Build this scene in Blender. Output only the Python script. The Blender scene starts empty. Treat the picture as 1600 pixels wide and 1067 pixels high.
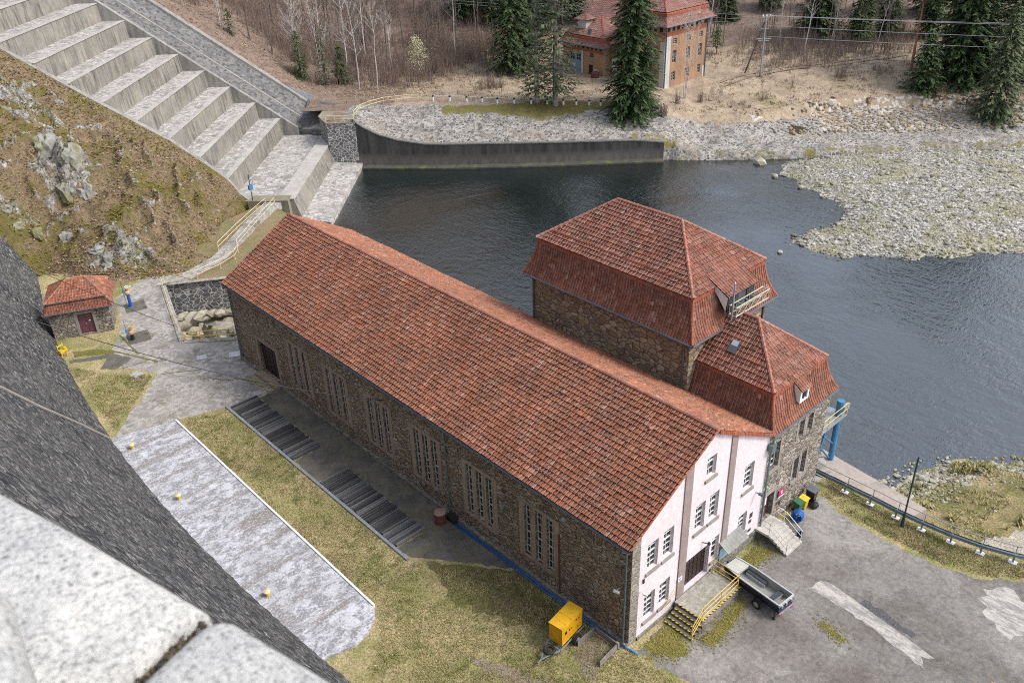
import bpy, bmesh, math, random
from math import log, radians as R, sin, cos, pi, hypot, exp, atan2, sqrt
from mathutils import Vector as V, Matrix, noise as mn
from mathutils.geometry import tessellate_polygon
random.seed(7)
rnd = random.random
def ru(a, b): return a + (b - a) * random.random()
sc = bpy.context.scene
COL = sc.collection
# ------------------------------------------------------------------ mesh helper
class MB:
    def __init__(s): s.v = []; s.f = []; s.m = []; s.mi = 0; s.smooth = []; s.sm = False
    def V(s, *p): s.v.append(tuple(p)); return len(s.v) - 1
    def F(s, *ids): s.f.append(ids); s.m.append(s.mi); s.smooth.append(s.sm)
    def quad(s, a, b, c, d):
        i = len(s.v); s.v += [tuple(a), tuple(b), tuple(c), tuple(d)]; s.F(i, i+1, i+2, i+3)
    def tri(s, a, b, c):
        i = len(s.v); s.v += [tuple(a), tuple(b), tuple(c)]; s.F(i, i+1, i+2)
    def hexa(s, p):      # 8 pts: bottom ring 0-3 ccw, top ring 4-7
        i = len(s.v); s.v += [tuple(q) for q in p]
        for f in ((3,2,1,0),(4,5,6,7),(0,1,5,4),(1,2,6,5),(2,3,7,6),(3,0,4,7)): s.F(*[i+k for k in f])
    def bx(s, x0, x1, y0, y1, z0, z1):
        if x0 > x1: x0, x1 = x1, x0
        if y0 > y1: y0, y1 = y1, y0
        s.hexa([(x0,y0,z0),(x1,y0,z0),(x1,y1,z0),(x0,y1,z0),(x0,y0,z1),(x1,y0,z1),(x1,y1,z1),(x0,y1,z1)])
    def obx(s, c, sx, sy, sz, rz=0., rx=0., ry=0.):   # centred box, rotated
        M = Matrix.Translation(V(c)) @ Matrix.Rotation(rz,4,'Z') @ Matrix.Rotation(ry,4,'Y') @ Matrix.Rotation(rx,4,'X')
        q = [(-1,-1,-1),(1,-1,-1),(1,1,-1),(-1,1,-1),(-1,-1,1),(1,-1,1),(1,1,1),(-1,1,1)]
        s.hexa([M @ V((a*sx/2,b*sy/2,c_*sz/2)) for a,b,c_ in q])
    def prism(s, poly, z0, z1):
        n = len(poly); i = len(s.v)
        s.v += [(x,y,z0) for x,y in poly] + [(x,y,z1) for x,y in poly]
        for k in range(n): s.F(i+k, i+(k+1)%n, i+n+(k+1)%n, i+n+k)
        s.F(*[i+n+k for k in range(n)]); s.F(*[i+n-1-k for k in range(n)])
    def frame(s, d):
        d = V(d).normalized(); a = V((0,0,1)) if abs(d.z) < .9 else V((1,0,0))
        u = d.cross(a).normalized(); return u, d.cross(u)
    def tube(s, pts, r, n=6, cap=True, r1=None):
        pts = [V(p) for p in pts]; m = len(pts); base = len(s.v)
        for k, p in enumerate(pts):
            d = (pts[min(k+1,m-1)] - pts[max(k-1,0)])
            if d.length < 1e-6: d = V((0,0,1))
            u, w = s.frame(d); rr = r if r1 is None else r + (r1 - r) * k / max(1, m-1)
            for j in range(n):
                a = 2*pi*j/n; q = p + (u*cos(a) + w*sin(a))*rr; s.v.append((q.x,q.y,q.z))
        for k in range(m-1):
            for j in range(n):
                a = base+k*n+j; b = base+k*n+(j+1)%n; s.F(a, a+n, b+n, b)
        if cap and n > 2:
            s.F(*[base+j for j in range(n)]); s.F(*[base+(m-1)*n+n-1-j for j in range(n)])
    def cyl(s, p, q, r, n=12, r1=None): s.tube([p, q], r, n, True, r1)
    def lathe(s, prof, c=(0,0,0), n=20):
        i = len(s.v); m = len(prof)
        for r, z in prof:
            for j in range(n): a = 2*pi*j/n; s.v.append((c[0]+r*cos(a), c[1]+r*sin(a), c[2]+z))
        for k in range(m-1):
            for j in range(n): a=i+k*n+j; b=i+k*n+(j+1)%n; s.F(a,b,b+n,a+n)
        s.F(*[i+n-1-j for j in range(n)]); s.F(*[i+(m-1)*n+j for j in range(n)])
    def torus(s, c, Rr, r, ax='Z', n=20, k=8):
        M = Matrix.Translation(V(c)) @ (Matrix.Rotation(pi/2,4,ax) if ax in 'XY' else (ax if not isinstance(ax,str) else Matrix.Identity(4)))
        i = len(s.v)
        for a in range(n):
            A = 2*pi*a/n
            for b in range(k):
                B = 2*pi*b/k; q = M @ V(((Rr+r*cos(B))*cos(A),(Rr+r*cos(B))*sin(A),r*sin(B))); s.v.append(tuple(q))
        for a in range(n):
            for b in range(k): s.F(i+a*k+b, i+((a+1)%n)*k+b, i+((a+1)%n)*k+(b+1)%k, i+a*k+(b+1)%k)
    def poly(s, outer, holes=(), fn=None, flip=False):
        """planar polygon with holes; fn maps 2d -> 3d"""
        loops = [[V((a,b,0)) for a,b in L] for L in [outer]+list(holes)]
        flat = [p for L in loops for p in L]; i = len(s.v)
        s.v += [tuple(fn(p.x,p.y)) for p in flat]
        for t in tessellate_polygon(loops):
            t = t[::-1] if flip else t
            s.F(*[i+k for k in t])
    def build(s, name, mat, parent=None, off=(0,0,0)):
        me = bpy.data.meshes.new(name)
        v = s.v if off == (0,0,0) else [(a-off[0],b-off[1],c-off[2]) for a,b,c in s.v]
        me.from_pydata(v, [], s.f)
        for mt in (mat if isinstance(mat,(list,tuple)) else [mat]): me.materials.append(mt)
        if any(s.m): me.polygons.foreach_set('material_index', s.m)
        if any(s.smooth): me.polygons.foreach_set('use_smooth', s.smooth)
        me.update()
        o = bpy.data.objects.new(name, me); COL.objects.link(o)
        if parent: o.parent = parent
        return o
def tag(o, label, cat, group=None, kind=None):
    if label: o['label'] = label
    if cat: o['category'] = cat
    if group: o['group'] = group
    if kind: o['kind'] = kind
    return o
def thing(name, label, cat, loc=(0,0,0), rz=0., group=None):
    o = bpy.data.objects.new(name, None); COL.objects.link(o)
    o.location = loc; o.rotation_euler = (0,0,rz); o.empty_display_size = .3
    return tag(o, label, cat, group)
def struct(o, kind='structure'): o['kind'] = kind; return o
def kids(o): return [c for c in bpy.data.objects if c.parent == o]
def copy_tree(o, parent=None):
    c = o.copy(); COL.objects.link(c)
    if parent: c.parent = parent
    for k in list(o.children): copy_tree(k, c)
    return c
# ------------------------------------------------------------------ material helper
class G:
    def __init__(s, name):
        s.m = bpy.data.materials.new(name); s.m.use_nodes = True
        s.nt = s.m.node_tree; s.nt.nodes.clear()
        s.out = s.nt.nodes.new('ShaderNodeOutputMaterial'); s.b = s.nt.nodes.new('ShaderNodeBsdfPrincipled')
        s.nt.links.new(s.b.outputs[0], s.out.inputs[0]); s.tc = None
    def put(s, sock, val):
        if hasattr(val, 'links'): s.nt.links.new(val, sock)
        elif isinstance(val,(tuple,list)) and len(val)==3 and sock.type=='RGBA': sock.default_value = (*val,1)
        else: sock.default_value = val
    def n(s, typ, ins=None, attrs=None):
        nd = s.nt.nodes.new(typ)
        for k, v in (attrs or {}).items(): setattr(nd, k, v)
        for k, v in (ins or {}).items(): s.put(nd.inputs[k], v)
        return nd
    def obj(s, scale=None):
        if not s.tc: s.tc = s.n('ShaderNodeTexCoord')
        o = s.tc.outputs['Object']
        if scale: o = s.n('ShaderNodeMapping', {0: o, 3: scale}).outputs[0]
        return o
    def noise(s, vec, scale, detail=4, rough=.55, dist=0., col=False):
        nd = s.n('ShaderNodeTexNoise', {'Vector': vec, 'Scale': scale, 'Detail': detail, 'Roughness': rough, 'Distortion': dist})
        return nd.outputs[1 if col else 0]
    def vor(s, vec, scale, feat='F1', out='Distance', rnd=1.):
        nd = s.n('ShaderNodeTexVoronoi', {'Vector': vec, 'Scale': scale, 'Randomness': rnd}, {'feature': feat}); return nd.outputs[out]
    def ramp(s, fac, stops, interp='LINEAR'):
        nd = s.n('ShaderNodeValToRGB', {0: fac}); cr = nd.color_ramp; cr.interpolation = interp
        while len(cr.elements) < len(stops): cr.elements.new(.5)
        for e, (p, c) in zip(cr.elements, stops):
            e.position = p; e.color = (*c,1) if isinstance(c,(tuple,list)) else (c,c,c,1)
        return nd.outputs[0]
    def mix(s, f, a, b, blend='MIX'):
        nd = s.n('ShaderNodeMix', {}, {'data_type':'RGBA','blend_type':blend})
        for i, v in ((0,f),(6,a),(7,b)): s.put(nd.inputs[i], v)
        return nd.outputs[2]
    def mt(s, op, a, b=0.):
        nd = s.n('ShaderNodeMath', {0:a,1:b}, {'operation':op}); return nd.outputs[0]
    def warp(s, vec, scale, amt):
        c = s.noise(vec, scale, 2, .5, col=True)
        a = s.n('ShaderNodeVectorMath', {0:c,1:(.5,.5,.5)}, {'operation':'SUBTRACT'}).outputs[0]
        a = s.n('ShaderNodeVectorMath', {0:a,1:(amt,amt,amt)}, {'operation':'MULTIPLY'}).outputs[0]
        return s.n('ShaderNodeVectorMath', {0:vec,1:a}, {'operation':'ADD'}).outputs[0]
    def bump(s, h, strength=.5, dist=.05, prev=None):
        nd = s.n('ShaderNodeBump', {'Height':h,'Strength':strength,'Distance':dist})
        if prev: s.put(nd.inputs['Normal'], prev)
        return nd.outputs[0]
    def done(s, col, rough=.85, normal=None, metal=0., spec=.3):
        s.put(s.b.inputs['Base Color'], col); s.put(s.b.inputs['Roughness'], rough)
        s.b.inputs['Metallic'].default_value = metal; s.b.inputs['Specular IOR Level'].default_value = spec
        if normal: s.put(s.b.inputs['Normal'], normal)
        return s.m
def masonry(name, scale, cols, mortar, mw=.05, zs=1.35, bump=.6, stain=.35, warp=.25, xy=1., stainc=(.05,.045,.04)):
    g = G(name); v = g.obj((xy,xy,zs)); w = g.warp(g.warp(v, scale*.8, .5/scale), scale*3., .16/scale)
    c = g.vor(w, scale, 'F1', 'Color'); e = g.vor(w, scale, 'DISTANCE_TO_EDGE')
    cs = g.n('ShaderNodeSeparateColor', {0:c}).outputs[0]
    n = len(cols); base = g.ramp(cs, [(i/max(1,n-1), k) for i,k in enumerate(cols)])
    fine = g.noise(g.obj(), scale*6, 5, .65)
    base = g.mix(.55, base, g.ramp(fine, [(.3,(.4,.4,.4)),(.7,(1.6,1.57,1.52))]), 'MULTIPLY')
    big = g.noise(g.obj(), .35, 5, .6)
    base = g.mix(g.ramp(big, [(.42,0.),(.7,stain)]), base, stainc)
    mk = g.ramp(e, [(mw*.45,1.),(mw,0.)])
    col = g.mix(mk, base, mortar)
    h = g.mix(.25, g.ramp(e, [(0.,0.),(mw*2.2,.8),(.5,1.)]), fine)
    return g.done(col, .9, g.bump(h, bump, .06))
def tilemat(name, cols, lichen=.5, moss=.35):
    g = G(name); o = g.obj()
    r = g.n('ShaderNodeNewGeometry').outputs['Random Per Island']
    base = g.ramp(r, [(i/(len(cols)-1), c) for i,c in enumerate(cols)])
    r2 = g.mt('FRACT', g.mt('MULTIPLY', r, 37.7))
    fine = g.noise(o, 14, 4, .7)
    base = g.mix(.6, base, g.ramp(fine, [(.3,(.55,.5,.48)),(.7,(1.35,1.3,1.3))]), 'MULTIPLY')
    big = g.noise(o, .45, 5, .62)
    base = g.mix(g.ramp(big, [(.38,0.),(.7,.62)]), base, (.15,.062,.04))
    stk = g.noise(g.obj((.25,1.6,1.)), 1.3, 4, .6); base = g.mix(g.ramp(stk, [(.55,0.),(.75,.35)]), base, (.44,.27,.21))
    m2 = g.noise(o, 1.1, 5, .7); m3 = g.noise(o, 6., 3, .7)
    mm = g.mt('MULTIPLY', g.ramp(m2, [(.46,0.),(.62,1.)]), g.ramp(m3, [(.45,0.),(.6,1.)]))
    base = g.mix(g.mt('MULTIPLY', mm, moss), base, (.05,.045,.022))
    l2 = g.noise(o, 11., 4, .8); l3 = g.noise(o, .9, 3, .6)
    lm = g.mt('MULTIPLY', g.ramp(l2, [(.54,0.),(.63,1.)]), g.ramp(l3, [(.4,.15),(.65,1.)]))
    base = g.mix(g.mt('MULTIPLY', lm, lichen), base, (.42,.36,.33))
    spot = g.ramp(r2, [(.985,0.),(.995,.45)]); base = g.mix(spot, base, (.5,.36,.3))
    return g.done(base, .8, g.bump(fine, .25, .02))
def concrete(name, c0, c1, streak=True, sc_=1., white=None, dark=(.06,.055,.05), stain=.6, bump=.3, moss=None):
    g = G(name); o = g.obj()
    a = g.noise(o, .5*sc_, 6, .65); b = g.noise(o, 5*sc_, 5, .7)
    col = g.mix(g.ramp(a, [(.35,0.),(.65,1.)]), c0, c1)
    col = g.mix(.5, col, g.ramp(b, [(.3,(.6,.6,.6)),(.7,(1.3,1.3,1.3))]), 'MULTIPLY')
    if streak:
        s1 = g.noise(g.obj((1.6*sc_,1.6*sc_,.09*sc_)), 2.2, 6, .7); s2 = g.noise(o, .22*sc_, 4, .6)
        col = g.mix(g.mt('MULTIPLY', g.ramp(s1, [(.44,0.),(.66,stain)]), g.ramp(s2, [(.36,.25),(.6,1.)])), col, dark)
    else:
        s1 = g.noise(o, 1.3*sc_, 7, .75, 1.)
        col = g.mix(g.ramp(s1, [(.5,0.),(.68,stain)]), col, dark)
    if white:
        w = g.noise(g.obj((1,1,1)), 2.6*sc_, 9, .8, .6); w2 = g.noise(o, .7*sc_, 3, .6)
        col = g.mix(g.mt('MULTIPLY', g.ramp(w, [(.47,0.),(.55,1.)]), g.ramp(w2,[(.34,.1),(.52,1.)])), col, white)
    if moss:
        w = g.noise(o, .8*sc_, 6, .7); w2 = g.noise(o, 8*sc_, 3, .7)
        col = g.mix(g.mt('MULTIPLY', g.ramp(w, [(.55,0.),(.66,.9)]), g.ramp(w2,[(.35,0.),(.55,1.)])), col, moss)
    return g.done(col, .88, g.bump(b, bump, .03))
def plain(name, col, rough=.5, metal=0., var=.25, sc_=3., spec=.4, dirt=None):
    g = G(name); o = g.obj(); a = g.noise(o, sc_, 5, .65)
    d = 1-var; u_ = 1+var
    c = g.mix(1., col, g.ramp(a, [(.3,(d,d,d)),(.7,(u_,u_,u_))]), 'MULTIPLY')
    if dirt:
        b = g.noise(o, sc_*1.7, 6, .75, 1.5); c = g.mix(g.ramp(b,[(.52,0.),(.66,.75)]), c, dirt)
    return g.done(c, rough, None, metal, spec)
# ------------------------------------------------------------------ materials
M = {}
def damstone():
    g = G('dam_stone'); o = g.obj((1.,.75,1.25)); w = g.warp(o, 2.5, .35)
    vc = g.n('ShaderNodeSeparateColor', {0: g.vor(w, 3.0, 'F1', 'Color')}).outputs; ve = g.vor(w, 3.0, 'DISTANCE_TO_EDGE')
    c = g.ramp(vc[0], [(0.,(.026,.027,.032)),(.3,(.064,.065,.072)),(.58,(.112,.112,.117)),(.8,(.165,.162,.155)),(.94,(.2,.195,.183)),(1.,(.3,.29,.275))])
    f = g.noise(g.obj((1,.5,1)), 9., 6, .8); c = g.mix(.9, c, g.ramp(f, [(.32,(.25,.25,.26)),(.5,(.9,.9,.9)),(.68,(2.1,2.05,1.95))]), 'MULTIPLY')
    big = g.noise(o, .16, 5, .65); c = g.mix(g.ramp(big, [(.4,0.),(.65,.4)]), c, (.16,.155,.14))
    c = g.mix(g.ramp(ve, [(.02,.7),(.07,0.)]), c, (.02,.019,.018))
    lk = g.noise(g.obj((1,.9,.06)), 1.4, 5, .7); c = g.mix(g.ramp(lk, [(.6,0.),(.75,.45)]), c, (.2,.19,.17)); c = g.mix(g.ramp(lk, [(.28,.5),(.4,0.)]), c, (.02,.02,.02))
    return g.done(c, .9, g.bump(g.mix(.4, g.ramp(ve,[(0.,0.),(.2,1.)]), f), 1., .09))
def riverwall():
    g = G('blackened_river_wall'); o = g.obj(); z = g.n('ShaderNodeSeparateXYZ',{0:o}).outputs[2]
    n1_ = g.noise(g.obj((1,1,.12)), 1.1, 6, .7); n2_ = g.noise(o, .25, 5, .6); f = g.noise(o, 6., 4, .7)
    c = g.ramp(n1_, [(.3,(.022,.021,.022)),(.5,(.055,.052,.05)),(.72,(.15,.14,.13))])
    k = g.mt('ADD', z, g.mt('MULTIPLY', g.mt('SUBTRACT', n2_, .5), 1.6))   # old water line stain
    c = g.mix(g.ramp(g.mt('MULTIPLY',k,.4), [(.1,.8),(.5,.6),(.9,0.)]), c, (.17,.155,.135))
    c = g.mix(g.ramp(n1_, [(.45,0.),(.6,.55)]), c, (.05,.047,.043))
    c = g.mix(.5, c, g.ramp(f, [(.3,(.6,.6,.6)),(.7,(1.4,1.4,1.4))]), 'MULTIPLY')
    return g.done(c, .85, g.bump(f, .3, .03))
M['wall_brown'] = masonry('rubble_brown', 2.8, [(.23,.16,.11),(.4,.3,.21),(.31,.255,.205),(.52,.44,.355),(.185,.142,.11),(.37,.325,.28)], (.085,.063,.048), .075, 1.7, 1., .3)
M['wall_tan'] = masonry('rubble_tan', 1.9, [(.21,.15,.09),(.36,.26,.155),(.28,.22,.165),(.44,.35,.25),(.17,.13,.1)], (.12,.092,.066), .06, 1.5, .9, .2)
M['wall_grey'] = masonry('rubble_grey', 2.6, [(.19,.16,.13),(.34,.29,.235),(.25,.22,.2),(.46,.41,.35),(.14,.125,.11)], (.1,.088,.075), .07, 1.5, .95, .2)
M['quoin'] = masonry('quoin_grey', 2.4, [(.24,.215,.18),(.37,.335,.285),(.3,.27,.24)], (.14,.125,.105), .05, 1.9, .6, .3)
M['plinth'] = masonry('plinth_stone', 2.2, [(.2,.185,.16),(.3,.28,.24),(.16,.15,.13)], (.13,.12,.105), .05, 1.4, .7, .45)
M['dam'] = damstone()
M['ashlar_dark'] = masonry('dark_stonework', 1.7, [(.08,.08,.085),(.14,.14,.147),(.1,.102,.11),(.21,.21,.207)], (.5,.48,.45), .07, 1.4, .7, .2)
M['pitching'] = masonry('stone_pitching', 2.0, [(.07,.07,.076),(.13,.13,.135),(.21,.205,.2),(.095,.095,.1)], (.2,.19,.175), .06, 1.4, .9, .3)
M['tile_hall'] = tilemat('clay_tile_hall', [(.27,.095,.05),(.34,.125,.066),(.4,.16,.09),(.22,.078,.044),(.45,.21,.135),(.3,.108,.057)], .8, .7)
M['tile_back'] = tilemat('clay_tile_orange', [(.3,.11,.055),(.4,.16,.08),(.24,.085,.046),(.46,.2,.115)], 1., .9)
M['tile_tower'] = tilemat('clay_tile_tower', [(.25,.086,.055),(.31,.118,.076),(.38,.165,.115),(.2,.07,.046),(.44,.22,.165)], .9, .9)
M['tile_steep'] = tilemat('clay_tile_steep', [(.22,.075,.045),(.28,.1,.06),(.33,.13,.082),(.17,.058,.038),(.39,.175,.12)], .7, .7)
M['tile_far'] = tilemat('clay_tile_far', [(.26,.13,.11),(.31,.165,.14),(.22,.11,.09),(.37,.21,.18)], .4, .4)
M['ridge'] = tilemat('ridge_tile', [(.42,.17,.11),(.48,.22,.15),(.4,.19,.14),(.36,.13,.08)], 1., .2)
M['ridge_red'] = tilemat('ridge_tile_red', [(.36,.095,.05),(.42,.12,.065),(.33,.085,.045)], .4, .2)
M['under'] = plain('roof_batten_and_gap_shade', (.035,.022,.017), .95)  # underlay tone, reused as painted shade on tile roll fronts
def slabm():
    g = G('weathered_roof_slab'); o = g.obj()
    f = g.noise(o, 7., 7, .85); a = g.noise(g.obj((.8,1.25,1)), 1.6, 8, .8, .4); b = g.noise(o, .3, 5, .6); d = g.noise(g.obj((.14,1.,1)), .6, 6, .7)
    c = g.mix(g.ramp(b, [(.35,0.),(.65,1.)]), (.4,.4,.42), (.6,.605,.64))
    c = g.mix(g.ramp(a, [(.46,0.),(.54,.85)]), c, (.2,.197,.2))
    c = g.mix(g.ramp(d, [(.52,0.),(.6,.85)]), c, (.21,.185,.165))
    c = g.mix(g.ramp(f, [(.52,0.),(.6,.7)]), c, (.66,.665,.7))
    c = g.mix(g.ramp(f, [(.34,.8),(.45,0.)]), c, (.12,.118,.12))
    return g.done(c, .85, g.bump(f, .4, .02))
def lawnmat():
    g = G('lawn_blades'); r = g.n('ShaderNodeNewGeometry').outputs['Random Per Island']; o = g.obj()
    c = g.ramp(r, [(0.,(.46,.38,.2)),(.25,(.34,.29,.13)),(.5,(.55,.46,.28)),(.75,(.28,.255,.1)),(1.,(.42,.35,.19))])
    gr = g.ramp(r, [(0.,(.1,.14,.03)),(.5,(.18,.21,.05)),(1.,(.26,.26,.09))])
    n_ = g.noise(o, .42, 6, .7, .8); n2_ = g.noise(o, 1.6, 4, .7)
    c = g.mix(g.ramp(g.mt('ADD', n_, g.mt('MULTIPLY', g.mt('SUBTRACT', n2_, .5), .8)), [(.48,0.),(.6,.9)]), c, gr)
    b_ = g.noise(o, .2, 5, .65, .5); c = g.mix(g.ramp(b_, [(.52,0.),(.66,.7)]), c, (.22,.165,.1))
    return g.done(c, .8, None, 0, .2)
M['stucco'] = concrete('pale_pink_render', (.74,.665,.685), (.69,.605,.63), True, .8, None, (.5,.42,.42), .3, .12)
M['pilaster'] = concrete('grey_rose_render', (.33,.26,.245), (.28,.22,.21), True, 1., None, (.2,.16,.15), .35, .15)
M['surround'] = concrete('stone_surround', (.4,.31,.235), (.31,.24,.185), True, 1.3, None, (.1,.08,.065), .5, .3)
M['sillst'] = concrete('grey_sill', (.34,.3,.275), (.28,.25,.23), False, 1.5, None, (.15,.135,.12), .4, .2)
M['white_frame'] = plain('white_window_paint', (.72,.72,.71), .45, 0, .1)
M['grey_frame'] = plain('grey_window_paint', (.34,.35,.36), .5, 0, .15)
def glass():
    g = G('window_glass'); n_ = g.noise(g.obj(), 1.3, 2)
    c = g.ramp(n_, [(.3,(.012,.015,.018)),(.7,(.04,.048,.055))])
    return g.done(c, .08, g.bump(g.noise(g.obj(),1.5,2), .12, .02), 0, .7)
M['glass'] = glass()
M['zinc'] = plain('zinc_gutter', (.13,.145,.165), .45, .5, .2, 2.)
M['pipe_green'] = plain('downpipe_green', (.13,.18,.185), .5, .2, .2)
M['door_brown'] = plain('dark_brown_door', (.035,.02,.018), .5, 0, .25)
M['door_maroon'] = plain('maroon_door_paint', (.145,.06,.085), .5, 0, .15, 4.)
M['yellow'] = plain('yellow_rail_paint', (.62,.44,.1), .5, 0, .18, 5., .4, (.3,.2,.09))
M['cream'] = plain('cream_rail_paint', (.6,.53,.33), .55, 0, .18, 5.)
M['yellow_sat'] = plain('bright_yellow_paint', (.62,.42,.025), .45, 0, .12)
M['gen_yellow'] = plain('generator_yellow', (.72,.37,.008), .4, 0, .1, 2., .5)
M['gen_top'] = plain('generator_roof_dirty_yellow', (.72,.4,.015), .5, 0, .12, 1.5, .4, (.3,.19,.05))
M['black'] = plain('black_rubber', (.018,.018,.02), .6, 0, .2)
M['blackgloss'] = plain('black_plastic', (.022,.023,.026), .35, 0, .2)
M['blue'] = plain('blue_paint', (.025,.1,.42), .4, 0, .15)
M['blue_light'] = plain('weathered_blue_paint', (.05,.2,.38), .5, 0, .25, 3., .4, (.12,.1,.09))
M['blue_bright'] = plain('blue_hose_plastic', (.025,.13,.42), .4, 0, .15)
M['navy'] = plain('navy_boat_hull', (.006,.009,.03), .35, 0, .1, 2., .6)
M['alu'] = plain('aluminium', (.58,.6,.62), .38, .5, .12, 3.)
M['steel'] = plain('galvanised_steel', (.36,.38,.4), .45, .5, .2, 4.)
M['guard'] = plain('guardrail_steel', (.2,.245,.27), .45, .4, .25, 1.5)
M['boatfloor'] = plain('boat_grey_floor', (.26,.26,.24), .7, 0, .12)
M['wood'] = plain('grey_weathered_timber', (.24,.22,.19), .85, 0, .35, 6., .2, (.1,.085,.07))
M['rust'] = plain('rusty_iron', (.15,.055,.04), .8, .2, .3, 5., .3, (.22,.12,.07))
M['rustlight'] = plain('rusty_lid', (.34,.22,.18), .8, .1, .25, 4.)
M['darkpole'] = plain('dark_green_pole', (.02,.045,.05), .5, .1, .2)
M['white'] = plain('white_paint', (.75,.75,.74), .6, 0, .12)
M['red'] = plain('magenta_sign', (.5,.02,.12), .5, 0, .05)
M['green_bin'] = plain('dark_green_plastic', (.03,.12,.06), .45, 0, .15)
M['poster'] = plain('pale_blue_poster', (.3,.5,.58), .5, 0, .25, 2.5)
M['slate'] = concrete('weathered_board', (.3,.3,.28), (.22,.22,.2), False, 1.5, None, (.12,.12,.1), .5)
M['conc'] = concrete('old_concrete', (.33,.31,.28), (.25,.235,.215), True, .6, None, (.085,.08,.07), .7)
M['conc_tread'] = concrete('spillway_tread', (.36,.34,.31), (.24,.225,.21), False, .8, (.54,.515,.48), (.07,.068,.07), .9, .5, (.2,.15,.1))
M['conc_riser'] = concrete('spillway_riser', (.31,.285,.24), (.2,.19,.17), True, .7, None, (.045,.042,.038), .9, .35, (.19,.16,.11))
M['conc_pale'] = concrete('pale_spillway_edge', (.47,.445,.405), (.38,.36,.33), False, 1., None, (.18,.17,.155), .6)
M['conc_black'] = riverwall()
M['conc_dark'] = concrete('damp_dark_concrete', (.17,.155,.125), (.1,.093,.08), False, 1., None, (.045,.043,.04), .75, .3, (.13,.115,.04))
M['conc_path'] = concrete('worn_concrete_path', (.34,.315,.285), (.23,.21,.19), False, .7, (.43,.405,.375), (.12,.108,.09), .75, .3, (.12,.105,.05))
M['conc_slab'] = slabm()
M['conc_step'] = concrete('stair_concrete', (.52,.49,.44), (.44,.41,.37), False, 1.5, None, (.22,.2,.18), .4)
def granite():
    g = G('granite_coping'); o = g.obj()
    a = g.noise(o, 170., 5, .75); b = g.noise(o, 14., 6, .7)
    c = g.ramp(a, [(.34,(.13,.13,.135)),(.46,(.4,.395,.38)),(.62,(.56,.55,.525))])
    c = g.mix(.6, c, g.ramp(b, [(.3,(.58,.6,.64)),(.7,(1.28,1.26,1.22))]), 'MULTIPLY')
    return g.done(c, .85, g.bump(a, .5, .004))
M['granite'] = granite()
def timber_grate():
    g = G('tarred_timber'); o = g.obj(); a = g.noise(g.obj((.7,6,3)), 2.5, 6, .75); r = g.n('ShaderNodeNewGeometry').outputs['Random Per Island']
    c = g.ramp(r, [(0.,(.035,.034,.036)),(.5,(.07,.069,.071)),(.8,(.1,.098,.1)),(1.,(.17,.168,.168))])
    c = g.mix(.7, c, g.ramp(a, [(.3,(.5,.5,.5)),(.7,(1.6,1.6,1.6))]), 'MULTIPLY')
    return g.done(c, .85, g.bump(a, .15, .01))
def timber_old():
    g = G('tarred_timber'); o = g.obj((1,6,1)); a = g.noise(o, 3., 6, .75); r = g.n('ShaderNodeNewGeometry').outputs['Random Per Island']
    c = g.ramp(a, [(.3,(.02,.019,.019)),(.5,(.055,.053,.052)),(.7,(.24,.235,.23))])
    c = g.mix(.6, c, g.ramp(r, [(0.,(.6,.6,.6)),(.85,(1.1,1.1,1.1)),(1.,(2.2,2.1,2.))]), 'MULTIPLY')
    return g.done(c, .85, g.bump(a, .4, .02))
M['grate'] = timber_grate(); M['slat_pale'] = plain('pale_grate_bearer',(.2,.195,.19),.9,0,.4,5.)
def hazard():
    g = G('hazard_stripe'); s = g.n('ShaderNodeSeparateXYZ', {0: g.obj()})
    a = g.mt('FRACT', g.mt('MULTIPLY', g.mt('ADD', s.outputs[0], s.outputs[1]), 3.6))
    return g.done(g.mix(g.mt('GREATER_THAN', a, .45), (.03,.03,.028), (.62,.46,.03)), .7)
M['hazard'] = hazard()
def grassmat(name, straw=(.47,.385,.215), green=(.22,.23,.075), brown=(.25,.185,.11), gk=.4, bk=.5):
    g = G(name); o = g.obj()
    a = g.noise(o, .28, 6, .65, .5); b = g.noise(o, 2.3, 6, .75); f = g.noise(o, 7., 6, .85)
    c = g.mix(g.ramp(a, [(.42,0.),(.62,1.)]), straw, green)
    b2 = g.noise(o, .55, 7, .7, 1.2)
    c = g.mix(g.ramp(b2, [(.47,0.),(.66,bk)]), c, brown)
    c = g.mix(g.ramp(b, [(.45,0.),(.62,gk)]), c, (.25,.225,.085))
    c = g.mix(1., c, g.ramp(f, [(.3,(.3,.28,.25)),(.5,(.9,.9,.9)),(.7,(1.9,1.85,1.75))]), 'MULTIPLY')
    return g.done(c, .95, g.bump(f, .9, .08))
M['grass'] = grassmat('winter_lawn')
M['grass_brown'] = grassmat('bare_brown_turf', (.165,.12,.065), (.15,.16,.05), (.09,.065,.04), .35, .8)
M['verge'] = grassmat('dirt_verge', (.27,.2,.12), (.2,.19,.08), (.15,.11,.07), .2, .6)
M['moss'] = grassmat('moss', (.2,.17,.05), (.14,.155,.03), (.13,.105,.06), .25, .7)
M['dirt'] = grassmat('bare_dirt', (.24,.195,.14), (.3,.25,.19), (.12,.09,.06), .1, .6)
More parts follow.
